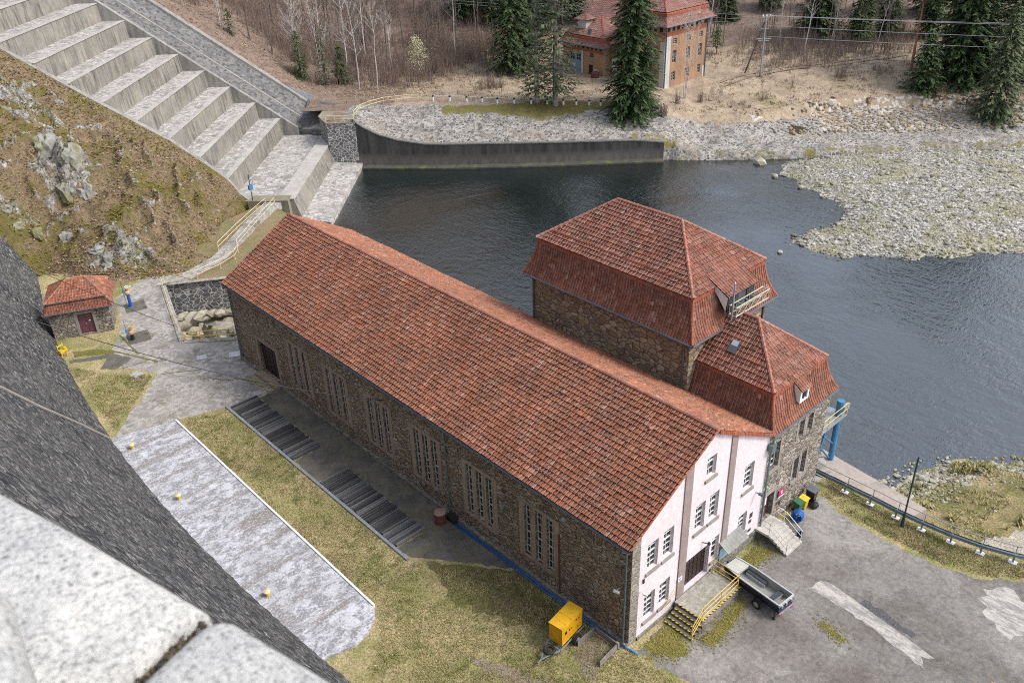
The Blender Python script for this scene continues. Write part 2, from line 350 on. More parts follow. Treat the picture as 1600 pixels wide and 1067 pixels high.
def asphalt():
    g = G('worn_asphalt'); o = g.obj()
    a = g.noise(o, .16, 7, .68, .6); b = g.noise(o, 1.2, 6, .72, .8); f = g.noise(o, 22., 4, .8)
    c = g.mix(g.ramp(a, [(.35,0.),(.62,1.)]), (.125,.112,.1), (.23,.22,.208))
    c = g.mix(g.ramp(b, [(.52,0.),(.68,.6)]), c, (.075,.073,.072))
    b3 = g.noise(o, .33, 7, .75, 1.6); c = g.mix(g.ramp(b3, [(.6,0.),(.68,.45)]), c, (.3,.292,.28))
    b4 = g.noise(o, .4, 6, .72, 1.); c = g.mix(g.ramp(b4, [(.62,0.),(.7,.55)]), c, (.12,.105,.06))
    cr = g.vor(g.warp(g.warp(o,.5,1.6),3.,.25), .14, 'DISTANCE_TO_EDGE'); c = g.mix(g.ramp(cr, [(.001,.5),(.0045,0.)]), c, (.09,.08,.065))
    b6 = g.noise(o, .085, 5, .6, .5); c = g.mix(.8, c, g.ramp(b6, [(.35,(.68,.66,.63)),(.5,(1.,1.,1.)),(.65,(1.3,1.29,1.28))]), 'MULTIPLY')
    b5 = g.noise(o, 3.5, 6, .8); c = g.mix(.85, c, g.ramp(b5, [(.3,(.55,.54,.53)),(.7,(1.45,1.43,1.4))]), 'MULTIPLY')
    c = g.mix(.8, c, g.ramp(f, [(.3,(.5,.5,.5)),(.7,(1.5,1.5,1.5))]), 'MULTIPLY')
    return g.done(c, .93, g.bump(f, .4, .015))
M['asphalt'] = asphalt()
def patchm():
    g = G('pale_concrete_patch'); o = g.obj(); a = g.noise(g.obj((2.2,.7,1)), 1.2, 8, .8, .6); f = g.noise(o, 9., 5, .75)
    c = g.mix(g.ramp(a, [(.44,0.),(.56,1.)]), (.46,.43,.39), (.25,.24,.23))
    c = g.mix(.7, c, g.ramp(f, [(.3,(.65,.65,.65)),(.7,(1.3,1.3,1.3))]), 'MULTIPLY')
    return g.done(c, .92, g.bump(f, .3, .02))
M['patch'] = patchm()
def water():
    g = G('river_water'); o = g.obj()
    w1 = g.noise(g.obj((1.15,.5,1)), 1.0, 3, .55, .5); w2 = g.noise(g.obj((.6,1.3,1)), 2.6, 3, .6, .4); big = g.noise(o, .05, 4, .6, .8)
    h = g.mix(.4, w1, w2); amp = g.ramp(big, [(.38,.3),(.62,1.)])
    hh = g.mt('MULTIPLY', h, amp)
    m_ = g.done((.008,.013,.012), .05, g.bump(hh, 1., .24), 0, 1.)
    g.b.inputs['IOR'].default_value = 1.8
    return m_
M['water'] = water(); 
# terrain of the far bank: R = stone pitching, G = leaf litter, B = eroded gravel, else dry meadow; alpha-like 4th attr = moss
def farmat():
    g = G('far_bank_cover'); o = g.obj()
    at = g.n('ShaderNodeVertexColor', {}, {'layer_name':'zone'}); sp = g.n('ShaderNodeSeparateColor', {0: at.outputs[0]})
    nz = g.noise(o, .5, 6, .7)
    def edge(k): return g.ramp(g.mt('ADD', k, g.mt('MULTIPLY', g.mt('SUBTRACT', nz, .5), 1.3)), [(.42,0.),(.58,1.)])
    f = g.noise(o, 6., 5, .8); b = g.noise(o, .22, 7, .72, .8); b2 = g.noise(o, .7, 6, .75, 1.)
    mead = g.mix(g.ramp(b, [(.4,0.),(.62,1.)]), (.42,.335,.235), (.29,.225,.16))
    mead = g.mix(g.ramp(b2, [(.47,0.),(.63,.75)]), mead, (.21,.155,.125))
    b3 = g.noise(o, .12, 5, .7); mead = g.mix(g.ramp(b3, [(.56,0.),(.68,.6)]), mead, (.2,.19,.07))
    lit = g.mix(g.ramp(b2, [(.38,0.),(.6,1.)]), (.15,.105,.08), (.25,.185,.145))
    lit = g.mix(g.ramp(b, [(.55,0.),(.7,.6)]), lit, (.12,.08,.055))
    v = g.warp(o, 2., .3); vc = g.n('ShaderNodeSeparateColor', {0: g.vor(v, 2.1, 'F1', 'Color')}).outputs[0]; ve = g.vor(v, 2.1, 'DISTANCE_TO_EDGE')
    st = g.ramp(vc, [(0.,(.085,.08,.077)),(.45,(.17,.16,.148)),(.75,(.22,.207,.188)),(1.,(.36,.335,.3))])
    jn = g.ramp(g.noise(o, .45, 6, .75), [(.4,.15),(.6,.95)])
    st = g.mix(g.mt('MULTIPLY', jn, g.ramp(ve, [(.06,1.),(.13,0.)])), st, (.45,.425,.38))
    tint = g.noise(o, .3, 5, .7); st = g.mix(g.ramp(tint, [(.5,0.),(.68,.55)]), st, (.27,.215,.155))
    er = g.mix(g.ramp(b2, [(.42,0.),(.6,1.)]), (.36,.26,.16), (.34,.295,.235))
    er = g.mix(g.ramp(vc, [(.55,0.),(.75,.8)]), er, (.58,.55,.52))
    c = g.mix(edge(sp.outputs[1]), mead, lit)
    c = g.mix(edge(sp.outputs[2]), c, er)
    c = g.mix(edge(sp.outputs[0]), c, st)
    at2 = g.n('ShaderNodeVertexColor', {}, {'layer_name':'moss'}); sp2 = g.n('ShaderNodeSeparateColor', {0: at2.outputs[0]})
    ms = g.mix(g.ramp(b2,[(.4,0.),(.6,1.)]), (.19,.17,.04), (.15,.125,.05)); c = g.mix(edge(sp2.outputs[0]), c, ms)
    c = g.mix(edge(sp2.outputs[1]), c, (.05,.035,.025))
    c = g.mix(.8, c, g.ramp(f, [(.28,(.5,.48,.46)),(.5,(1.,1.,1.)),(.72,(1.5,1.5,1.5))]), 'MULTIPLY')
    return g.done(c, .95, g.bump(f, .8, .12))
M['far'] = farmat()
def bankmat():
    g = G('rocky_bank_cover'); o = g.obj()
    nrm = g.n('ShaderNodeNewGeometry').outputs['Normal']; nz = g.n('ShaderNodeSeparateXYZ', {0:nrm}).outputs[2]
    b = g.noise(o, .35, 7, .7, .8); b2 = g.noise(o, 1.3, 7, .75, 1.); f = g.noise(o, 9., 5, .8); w = g.noise(o,.16,5,.65)
    c = g.mix(g.ramp(b2, [(.4,0.),(.6,1.)]), (.24,.175,.105), (.12,.09,.055))
    c = g.mix(g.ramp(g.noise(o,2.6,6,.8), [(.56,0.),(.66,.6)]), c, (.3,.235,.165))
    mo = g.mix(g.ramp(f, [(.4,0.),(.6,1.)]), (.17,.14,.03), (.08,.077,.022))
    c = g.mix(g.ramp(g.mt('ADD', b, g.mt('MULTIPLY', g.mt('SUBTRACT', w, .5), 1.2)), [(.5,0.),(.62,.85)]), c, mo)
    at = g.n('ShaderNodeVertexColor', {}, {'layer_name':'rock'}); rk = g.n('ShaderNodeSeparateColor', {0: at.outputs[0]}).outputs[0]
    rc = g.ramp(g.noise(o, 1.6, 8, .75, .5), [(.32,(.05,.05,.048)),(.48,(.22,.217,.205)),(.66,(.5,.49,.465))])
    k = g.mt('ADD', rk, g.mt('MULTIPLY', g.mt('SUBTRACT', g.noise(o,2.,6,.75), .5), 1.2))
    c = g.mix(g.ramp(k, [(.48,0.),(.56,1.)]), c, rc)
    c = g.mix(.8, c, g.ramp(f, [(.28,(.45,.43,.4)),(.5,(1.,1.,1.)),(.72,(1.55,1.5,1.45))]), 'MULTIPLY')
    return g.done(c, .95, g.bump(f, .9, .12))
M['bank'] = bankmat()
def rockmat(name, cols, moss=.0, wet=None):
    g = G(name); o = g.obj(); a = g.noise(o, 1.4, 8, .75, .4); r = g.n('ShaderNodeNewGeometry').outputs['Random Per Island']
    c = g.ramp(r, [(i/(len(cols)-1), k) for i,k in enumerate(cols)])
    c = g.mix(.7, c, g.ramp(a, [(.3,(.5,.5,.5)),(.7,(1.45,1.45,1.4))]), 'MULTIPLY')
    if moss:
        b = g.noise(o, .35, 6, .72, .6); c = g.mix(g.ramp(b, [(.48,0.),(.6,moss)]), c, (.19,.18,.045))
    if wet is not None:
        z = g.n('ShaderNodeSeparateXYZ',{0:o}).outputs[2]; c = g.mix(g.ramp(g.mt('MULTIPLY', g.mt('SUBTRACT', z, wet), 2.), [(0.,.75),(.3,.6),(.5,0.)]), c, (.045,.043,.036))
    return g.done(c, .9, g.bump(a, .5, .05))
M['cobble'] = rockmat('river_cobble', [(.17,.16,.14),(.31,.295,.25),(.43,.41,.36),(.24,.22,.175),(.56,.54,.5),(.13,.125,.11)], .6, -4.03)
M['cobble_bank'] = rockmat('bank_stone', [(.3,.28,.22),(.42,.4,.34),(.2,.185,.15)], .7)
M['rock'] = rockmat('grey_bedrock', [(.2,.195,.18),(.3,.295,.275),(.25,.24,.225)], .7)
M['rock_tan'] = rockmat('tan_rock', [(.3,.265,.2),(.4,.36,.29),(.22,.2,.16)], .5)
def gravelmat():
    g = G('gravel_bed'); o = g.obj(); v = g.warp(o,3.,.15)
    vc = g.n('ShaderNodeSeparateColor', {0: g.vor(v, 2.6, 'F1', 'Color')}).outputs[0]; ve = g.vor(v, 2.6, 'DISTANCE_TO_EDGE')
    st = g.ramp(vc, [(0.,(.16,.15,.135)),(.4,(.31,.295,.265)),(.75,(.43,.41,.38)),(1.,(.56,.54,.51))])
    st = g.mix(g.ramp(ve, [(.03,.8),(.1,0.)]), st, (.1,.09,.07))
    b = g.noise(o, .12, 6, .7, .6); st = g.mix(g.ramp(b, [(.46,0.),(.62,.6)]), st, (.23,.215,.075))
    return g.done(st, .92, g.bump(ve, .7, .08))
M['gravel'] = gravelmat()
M['riverbank'] = grassmat('river_bank_turf', (.36,.285,.15), (.16,.17,.05), (.2,.15,.09), .4, .6)
M['sand'] = grassmat('sandy_path', (.45,.4,.32), (.5,.46,.38), (.3,.25,.18), .05, .4)
def barkmat(name, c0, c1, zs=.15, sc_=6.):
    g = G(name); a = g.noise(g.obj((1,1,zs)), sc_, 5, .7)
    return g.done(g.ramp(a, [(.35,c0),(.65,c1)]), .9)
M['birch'] = barkmat('birch_bark', (.3,.275,.25), (.58,.55,.51), .8, 3.)
M['bark'] = barkmat('grey_brown_bark', (.08,.066,.056), (.2,.17,.145))
M['bark_pale'] = barkmat('pale_spruce_bark', (.2,.18,.165), (.38,.35,.32))
M['bark_pine'] = barkmat('pine_bark', (.2,.095,.06), (.36,.17,.1))
M['twig'] = barkmat('brown_twigs', (.24,.165,.125), (.37,.275,.22))
M['twig_dark'] = barkmat('dark_twigs', (.14,.11,.095), (.27,.225,.2))
def leafmat(name, cols):
    g = G(name); r = g.n('ShaderNodeNewGeometry').outputs['Random Per Island']; b = g.noise(g.obj(), .6, 4, .6)
    c = g.ramp(r, [(i/(len(cols)-1), k) for i,k in enumerate(cols)])
    c = g.mix(.6, c, g.ramp(b, [(.3,(.6,.6,.6)),(.7,(1.4,1.4,1.3))]), 'MULTIPLY')
    return g.done(c, .75, None, 0, .2)
M['needle'] = leafmat('spruce_needles', [(.018,.036,.016),(.03,.058,.022),(.05,.085,.03),(.07,.105,.036),(.085,.1,.05)])
M['needle_thin'] = leafmat('thin_spruce_needles', [(.075,.095,.045),(.1,.13,.06),(.13,.16,.08),(.12,.125,.075),(.06,.075,.04)])
M['needle_pine'] = leafmat('pine_needles', [(.05,.085,.035),(.075,.12,.05),(.1,.14,.065)])
M['bud'] = leafmat('pale_green_buds', [(.36,.36,.19),(.45,.44,.26),(.28,.27,.15)])
M['leaf'] = leafmat('low_leaves', [(.05,.09,.02),(.1,.13,.03),(.2,.17,.04),(.13,.1,.03)])
M['brick'] = concrete('ochre_brickwork', (.42,.25,.145), (.34,.195,.12), True, .5, None, (.15,.105,.075), .55)
M['brick_red'] = concrete('red_brick_band', (.33,.11,.06), (.27,.085,.05), True, .8, None, (.12,.06,.04), .4)
M['peel'] = concrete('peeling_white_render', (.6,.58,.55), (.48,.46,.43), True, 1., None, (.2,.19,.17), .4)
M['greydoor'] = plain('faded_blue_grey_door', (.2,.26,.31), .7, 0, .25, 3.)
M['dark'] = plain('dark_opening', (.02,.018,.017), .9)
M['grass_tuft'] = leafmat('dry_grass_blades', [(.47,.39,.21),(.36,.31,.14),(.19,.215,.065),(.56,.47,.29),(.28,.26,.1),(.42,.35,.19)])
M['tuft_far'] = leafmat('meadow_grass_blades', [(.42,.32,.2),(.33,.245,.15),(.48,.38,.25),(.2,.145,.105),(.26,.19,.13)])
M['litter'] = leafmat('leaf_litter', [(.2,.12,.07),(.32,.21,.13),(.14,.09,.06),(.4,.3,.2),(.17,.14,.04)])
M['litmoss'] = leafmat('moss_tufts', [(.2,.16,.02),(.13,.12,.02),(.26,.2,.03),(.08,.08,.02)])
EX,EY=.697,.7171
DX,DY=-.7171,.697
def sl(x,y): return x*DX+y*DY, x*EX+y*EY
def xy(s,l): return s*DX+l*EX, s*DY+l*EY
WL=[(36.0,95.0),(42.49,89.02),(51.55,79.07),(62.68,68.53),(74.22,58.41),(82.0,50.0),(92.8,39.63),(101.56,32.12),(114.33,20.63),(140,-4),(190,-50)]
def lerp_tab(tab,x):
    if x<=tab[0][0]: return tab[0][1]
    for (a,b),(c,d) in zip(tab,tab[1:]):
        if x<=c: return b+(d-b)*(x-a)/(c-a)
    return tab[-1][1]
def wline(x,y):
    best=None;acc=0
    for (x0,y0),(x1,y1) in zip(WL,WL[1:]):
        ux,uy=x1-x0,y1-y0;L=hypot(ux,uy)
        k=max(0,min(1,((x-x0)*ux+(y-y0)*uy)/(L*L)))
        qx,qy=x0+ux*k,y0+uy*k
        dd=hypot(x-qx,y-qy)
        sg=(ux*(y-y0)-uy*(x-x0))
        if best is None or dd<best[0]: best=(dd,acc+L*k,1 if sg>0 else -1)
        acc+=L
    return best[0]*best[2],best[1]
WTOP=[(0,3.4),(8.5,3.4),(9.5,2.3),(12,1.0),(15,.1),(19,-.5),(50,-.8),(54,-1.2)]
def soft(x,k=3.0):
    return x if x>20*k else k*log(1+exp(x/k))
def n1(x,y,f=1.,o=0.):
    x=x*f+o;y=y*f+o*1.7
    return (sin(x*1.3+sin(y*.9+1.3)*1.7)+sin(y*1.7+sin(x*1.1)*1.9)+sin((x+y)*.8+2.1)*.7)/2.7
def HF(x,y):
    t,a=wline(x,y); s,l=sl(x,y)
    if t<0: return -6.0
    plat=2.5+ .28*n1(x,y,.12)+.12*n1(x,y,.5,3)
    plat+=.7246*soft(s-42,2.)*(1-.35*max(0,min(1,(l-112)/80.)))
    plat+=.24*soft(l-142,6.)+.78*soft(l-168,5.)*lerp_tab(HILLF,s)
    ero=max(0,1-((a-92)/22.)**2)  # eroded bay
    if a<54.5:
        top=lerp_tab(WTOP,a); tw=11.5
        if t<.45: z=-5.5
        elif t<tw: z=top+(2.5-top)*((t-.45)/(tw-.45))**.9
        else: z=plat
        if t>=tw and t<tw+4: z=2.5+(plat-2.5)*(t-tw)/4
    else:
        k=min(1,(a-54.5)/6.)
        if t<.6: z=-4.3+1.0*t
        elif t<4: z=-3.2+.35*(t-.6)/3.4*1.6
        else:
            tw=8.5+6*ero; ze=-.5-.6*ero; zz=-2.65+(ze+2.65)*min(1,(t-4)/(tw-4))
            z=zz
            if t>tw: z=min(plat, ze+(t-tw)*1.5, .0+.55*ero+max(0,t-tw)*.17)
        if k<1:
            top=-1.0; z2=-5.5 if t<.45 else top+(2.5-top)*min(1,((t-.45)/11.05))
            if t>11.5: z2=plat
            z=z*k+z2*(1-k)
    return z
ZW=[(30,-2.2),(41.8,-1.9),(44.3,1.9),(46.1,3.5),(50.3,6.9),(54.5,9.6),(59.0,12.4),(67.1,17.8),(90,34.5)]
LB=[(36,66),(39.7,62),(40.3,54),(42,50),(44.5,48.6),(48.8,48.3),(58,50.2),(61,47.5),(64,44),(90,41)]
HILLF=[(-80,.2),(-60,.25),(-26,.25),(-18,.85),(-8,.85),(0,.3),(9,.3),(16,1.),(90,1.)]
# ------------------------------------------------------------------ grid surfaces
def grid(name, us, vs, fn, mat, attrs=None, smooth=True, keep=None):
    nu, nv = len(us), len(vs); vv = []; cols = {k: [] for k in (attrs or {})}
    for a in us:
        for b in vs:
            p = fn(a, b); vv.append(p)
            for k, f in (attrs or {}).items(): cols[k].append(f(*p))
    ff = []
    for i in range(nu-1):
        for j in range(nv-1):
            q = (i*nv+j, (i+1)*nv+j, (i+1)*nv+j+1, i*nv+j+1)
            if keep and not keep([vv[k] for k in q]): continue
            ff.append(q)
    me = bpy.data.meshes.new(name); me.from_pydata(vv, [], ff); me.materials.append(mat)
    for k, c in cols.items():
        ca = me.color_attributes.new(k, 'FLOAT_COLOR', 'POINT')
        flat = []
        for x in c: flat += [x[0],x[1],x[2],1.]
        ca.data.foreach_set('color', flat)
    if smooth: me.polygons.foreach_set('use_smooth', [True]*len(ff))
    # make normals point up
    me.update()
    if ff and me.polygons[len(ff)//2].normal.z < 0: me.flip_normals()
    o = bpy.data.objects.new(name, me); COL.objects.link(o); return o
def frange(a, b, st):
    n = max(1, int(round((b-a)/st))); return [a+(b-a)*i/n for i in range(n+1)]
def sheet(name, poly, z, mat, holes=(), jit=0., step=1.):
    pts = []
    n = len(poly)
    for i in range(n):
        (x0,y0),(x1,y1) = poly[i][:2], poly[(i+1)%n][:2]
        j = jit if (len(poly[i]) < 3) else poly[i][2]
        L = hypot(x1-x0,y1-y0); k = max(1,int(L/step)) if j > 0 else 1
        for q in range(k):
            t = q/k; d = (ru(-j,j)) if q else 0
            pts.append((x0+(x1-x0)*t-(y1-y0)/L*d, y0+(y1-y0)*t+(x1-x0)/L*d))
    m = MB(); m.poly(pts, holes, lambda a,b:(a,b,z))
    o = m.build(name, mat)
    if o.data.polygons[0].normal.z < 0: o.data.flip_normals()
    return struct(o)
# ---- far bank
def steps_z(s): return 1.8+.7246*(s-44.5)
def f_zone(x,y,z):
    t,a = wline(x,y); s,l = sl(x,y)
    tw = 11.5 if a < 54.5 else 8.5+6*max(0,1-((a-92)/22.)**2)
    rip = max(0,min(1,.5+(tw-.6-t)/3.))
    if a < 50: rip *= max(.2, min(1, .62+.5*min(1,max(0,(a-15)/6.))*0 + .4))
    er = 0.
    if 80 < a < 135: er = max(0,min(1,.5+ (t-6.5-.2*max(0,abs(a-98)-14))/2.))*max(0,min(1,.5+(tw+1.2-t)/1.)); rip *= 1-er*.95
    for (ax,at_,r_) in ((70,9.,1.6),): 
        er = max(er, 1-hypot(a-ax,(t-at_)*1.4)/r_/1.6)
    lit = max(0,min(1,.5+(s-30+ (l-100)*.25 - 6*n1(x,y,.08))/8.))
    if l > 138: lit = max(lit, .75)
    if s > 33: rip *= max(0,1-(s-33)/1.5); lit = max(lit,min(1,(s-32)/2))
    return (rip, lit, er)
def f_moss(x,y,z):
    t,a = wline(x,y); k = 0
    if 20 < a < 54: k = max(0,.95-abs(t-9.6)/2.6) + max(0,1-hypot((a-37)/9.,(t-8)/4.5))*.9
    if t < 2.2 and a > 50: k = max(k, .44)
    sc_ = 0.
    if 74 < a < 150:
        tw = 8.5+6*max(0,1-((a-92)/22.)**2); sc_ = max(0,1-abs(t-tw-.9+.6*n1(a*.6,0,1.))/1.1)*max(0,min(1,.55+.5*n1(a*.5,3.,1.)))*(1. if 84<a<124 else .2)
    if t > 3 and hypot(a-76,(t-7.5)*1.5) < 1.8: sc_ = .62
    return (min(1,k), sc_, 0)
lv = frange(84,128,.55)+frange(129,160,1.)+frange(163,300,4.)
sv = frange(-190,-70,2.)+frange(-69,80,.6)+frange(82,140,3.)
def f_pt(s,l):
    x,y = xy(s,l); z = HF(x,y)
    t,a = wline(x,y)
    if t > .5: z += .10*mn.noise(V((x*.9,y*.9,0)))*min(1,t/3)+ .12*mn.noise(V((x*.35,y*.35,3)))*(1 if t > 12 else .3)
    if l > 108 and s > 36: z += .35*mn.noise(V((x*.2,y*.2,5)))
    return (x,y,z)
def f_keep(q):
    for x,y,z in q:
        s,l = sl(x,y)
        if (s > 41.5 and l < 108.2) or (s > 35.6 and l < 100.): return False
    return min(p[2] for p in q) > -5.99 or max(p[2] for p in q) > -5.9
far = grid('far_bank_ground', sv, lv, f_pt, M['far'], {'zone': f_zone, 'moss': f_moss}, True, f_keep); struct(far)
# ---- river
m = MB(); m.quad((10,-90,-4),(330,-90,-4),(330,190,-4),(10,190,-4)); struct(m.build('river', M['water']))
# ---- black concrete river wall, following the bank
t_ = thing('river_wall', 'long blackened concrete river wall below the stone pitched slope', 'retaining wall', (51.55,79.07,-4))
def wpath(a):
    acc = 0
    for (x0,y0),(x1,y1) in zip(WL,WL[1:]):
        L = hypot(x1-x0,y1-y0)
        if a <= acc+L: k=(a-acc)/L; return x0+(x1-x0)*k, y0+(y1-y0)*k, (x1-x0)/L, (y1-y0)/L
        acc += L
m = MB(); m2 = MB(); m3 = MB()
As = frange(8.6,54.5,.7); prev = None
for a in As:
    x,y,ux,uy = wpath(a); nx,ny = -uy,ux; zt = lerp_tab(WTOP,a)+.02
    cur = (x,y,nx,ny,zt)
    if prev:
        X,Y,NX,NY,ZT = prev
        m.hexa([(X,Y,-5.2),(x,y,-5.2),(x+nx*.55,y+ny*.55,-5.2),(X+NX*.55,Y+NY*.55,-5.2),(X,Y,ZT),(x,y,zt),(x+nx*.55,y+ny*.55,zt),(X+NX*.55,Y+NY*.55,ZT)])
        m2.hexa([(X-NX*.06,Y-NY*.06,ZT+.003),(x-nx*.06,y-ny*.06,zt+.003),(x+nx*.6,y+ny*.6,zt+.003),(X+NX*.6,Y+NY*.6,ZT+.003),(X-NX*.06,Y-NY*.06,ZT+.16),(x-nx*.06,y-ny*.06,zt+.16),(x+nx*.6,y+ny*.6,zt+.16),(X+NX*.6,Y+NY*.6,ZT+.16)])
        m3.hexa([(X-NX*.9,Y-NY*.9,-5.2),(x-nx*.9,y-ny*.9,-5.2),(x-nx*.005,y-ny*.005,-5.2),(X-NX*.005,Y-NY*.005,-5.2),(X-NX*.9,Y-NY*.9,-3.78),(x-nx*.9,y-ny*.9,-3.78),(x-nx*.005,y-ny*.005,-3.6),(X-NX*.005,Y-NY*.005,-3.6)])
    prev = cur
OFF = (51.55,79.07,-4)
m.build('wall', M['conc_black'], t_, OFF); m2.build('coping', concrete('grey_coping',(.22,.205,.185),(.16,.15,.135),True,.8,None,(.06,.056,.05),.7), t_, OFF); m3.build('mossy_toe', concrete('mossy_toe_stone',(.1,.095,.07),(.06,.06,.05),False,1.,None,(.03,.03,.03),.5,.3,(.17,.18,.03)), t_, OFF)
# ---- gravel bar in the river
GB = [(84.56,43.62),(79.52,37.39),(77.95,30.26),(72.62,26.4),(63.15,27.82),(60.8,24.5),(63.66,20.64),(67.78,15.79),(72.0,11.4),(78.31,7.2),(90,-4),(150,-40),(160,-10),(134,12),(117.5,23),(109,30.5),(104,35.5),(97.5,40.5),(91,42.5)]
def pdist(x,y,poly):
    ins = False; d = 1e9; n = len(poly)
    for i in range(n):
        (x0,y0),(x1,y1) = poly[i],poly[(i+1)%n]
        if (y0>y)!=(y1>y) and x < (x1-x0)*(y-y0)/(y1-y0)+x0: ins = not ins
        L2=(x1-x0)**2+(y1-y0)**2; k=max(0,min(1,((x-x0)*(x1-x0)+(y-y0)*(y1-y0))/L2)); d=min(d,hypot(x-x0-k*(x1-x0),y-y0-k*(y1-y0)))
    return d if ins else -d
def gb_z(x,y):
    d = pdist(x,y,GB)+1.6*mn.noise(V((x*.35,y*.35,1)))+.7*mn.noise(V((x*1.1,y*1.1,4)))
    z = -4+.16*d if d < 3.5 else -4+.56+.05*(d-3.5)
    return max(-4.6,min(-2.9,z))+.10*mn.noise(V((x*.6,y*.6,7)))
gb = grid('gravel_bar', frange(56,150,.8), frange(-34,47,.8), lambda x,y:(x,y,gb_z(x,y)), M['gravel'], None, True, lambda q: max(p[2] for p in q) > -4.25 and all(wline(p[0],p[1])[0] < .6 for p in q)); struct(gb)
# stones: one low-poly pebble set scattered as one mass
ICO = None
def ico():
    global ICO
    if ICO is None:
        b = bmesh.new(); bmesh.ops.create_icosphere(b, subdivisions=1, radius=1.)
        b.verts.ensure_lookup_table(); ICO = ([v.co.copy() for v in b.verts], [[v.index for v in f.verts] for f in b.faces]); b.free()
    return ICO
def stone(m, c, r, flat=.6, jag=.3):
    vs, fs = ico(); i = len(m.v); a = ru(0,6.28); sx,sy = ru(.75,1.35), ru(.7,1.1); o = ru(0,99)
    for v in vs:
        k = 1+jag*(rnd()-.5)*1.4
        x,y,z = v.x*sx*k, v.y*sy*k, v.z*flat*k
        m.v.append((c[0]+r*(x*cos(a)-y*sin(a)), c[1]+r*(x*sin(a)+y*cos(a)), c[2]+r*z))
    for f in fs: m.F(*[i+k for k in f])
m = MB(); n_ = 0
while n_ < 17000:
    x,y = ru(58,125), ru(-15,46)
    if rnd() > (1.6*(62/ hypot(x+27,y+21))**1.5): continue
    d = pdist(x,y,GB)+1.6*mn.noise(V((x*.35,y*.35,1)))
    if d < -1.2 or (d < 0 and rnd() < .75): continue
    if wline(x,y)[0] > .3: continue
    r = .06+.14*rnd()**2+(.3*rnd() if rnd() < .045 else 0)
    stone(m, (x,y,max(gb_z(x,y),-4.05)+r*.15), r); n_ += 1
struct(m.build('gravel_stones', M['cobble']), 'stuff')
for k,(x,y,r) in enumerate(((84.0,46.3,1.0),(58.9,27.0,.38),(80.5,41.5,.55),(79,36.5,.5))):
    m = MB(); stone(m,(0,0,r*.25),r,.62,.25)
    o = m.build('boulder', M['cobble_bank']); o.location = (x,y,-4)
    tag(o, ['big pale boulder standing in the water below the stone pitched bank','small dark stone off the tip of the gravel bar','mossy boulder in the shallows at the upstream edge of the gravel bar','low rounded boulder beside the gravel bar inlet'][k], 'boulder')
# ------------------------------------------------------------------ yard
PIT = [(-2.56,50.9),(1.24,47.8),(1.3,44.5),(12.8,44.5),(13,56.5),(1.3,63.7)]
for pl in ([(-22,-45),(30,-45),(24,-16),(22.2,-12.6),(21.2,-9),(21.1,-4),(21.3,.0),(-22,.0)],[(-22,0),(12.9,.0),(12.9,44.4),(-22,44.4)],[(-22,44.4),(1.3,44.4),(1.24,47.8),(-2.56,50.9),(-22,50.9)],[(-22,50.9),(-2.56,50.9),(1.3,63.7),(-22,63.7)],[(-22,63.7),(1.3,63.7),(1.3,67),(-6,76),(-14,92),(-22,92)]):
    sheet('yard_ground', pl, 0., M['grass'])
sheet('yard_ground', [(1.3,63.7),(13,56.5),(19,62.5),(20.3,68),(20.6,75.0),(19.4,76.6),(14,75),(9,71.5),(6,69),(1.3,67)], 0., M['verge'])
sheet('bare_soil', [(-8,72,.3),(-3.5,66.4,.2),(1.3,66.9,.2),(3.6,64.9,.2),(7.8,66.3,.2),(9,69,.3),(4,70,.3),(-3,74,.3)], .004, M['verge'], (), .2, .5)
sheet('bare_soil', [(-12.6,58,.2),(-11,60.2,.2),(-9.6,63.6,.2),(-6.5,66,.2),(-9,72,.3),(-14,78,.3)], .005, M['dirt'], (), .2, .5)
sheet('asphalt', [(.1,-.55),(12.7,-.55),(19.0,-.75),(18.9,-1.3,.12),(18.25,-2.6,.15),(18.0,-6.6,.15),(18.2,-9.8,.15),(18.9,-11.6,.15),(20.8,-13.6,.2),(27,-20),(24,-30),(15,-24,.25),(12.9,-16.6,.3),(11.3,-14.4,.3),(9.4,-14.2,.3),(7.6,-16,.2),(4,-30),(-2,-12),(.15,-5.4,.3),(.5,-3.6,.25),(.3,-2.4,.25)], .006, M['asphalt'], (), .2, .45)
sheet('concrete_patch', [(10.95,-4.7,.08),(12.0,-4.9,.1),(12.25,-5.6,.03),(11.75,-9.,.03),(11.25,-12.2,.1),(10.85,-11.6,.12),(10.15,-12.2,.12),(10.7,-9.4,.1),(11.0,-7.2,.1)], .012, M['patch'], (), .15, .3)
sheet('concrete_patch', [(16.4,-12.6,.3),(18.2,-11.9,.3),(19.4,-13.2,.3),(18.3,-15.2,.3),(15.4,-14.6,.4)], .011, M['patch'], (), .3, .4)
sheet('asphalt', [(12.0,-7.4,.05),(12.5,-7.5,.15),(12.1,-10.8,.12),(11.75,-10.7,.05)], .0135, plain('fresh_dark_asphalt',(.085,.085,.09),.95,0,.6,9.), (), .2, .3)
for pl in ([(2.2,-.6,.1),(3.0,-.62,.1),(2.7,-1.6,.2),(2.2,-2.4,.2),(1.3,-2.3,.2),(.5,-1.4,.2),(.8,-.6,.1)],[(3.3,-2.45,.1),(4.6,-2.52,.1),(7.55,-2.3,.1),(7.5,-2.7,.12),(5.5,-3.2,.15),(4.2,-3.3,.15),(3.2,-3.1,.1)],[(9.9,-.6,.1),(12,-.6,.1),(12.2,-1.7,.2),(10.9,-1.4,.2),(9.8,-1.5,.2)],[(8.9,-6.6,.15),(9.3,-6.7,.1),(9.0,-8.2,.15),(8.7,-8.1,.1)]):
    sheet('moss_patch', pl, .018, M['moss'], (), .12, .25)
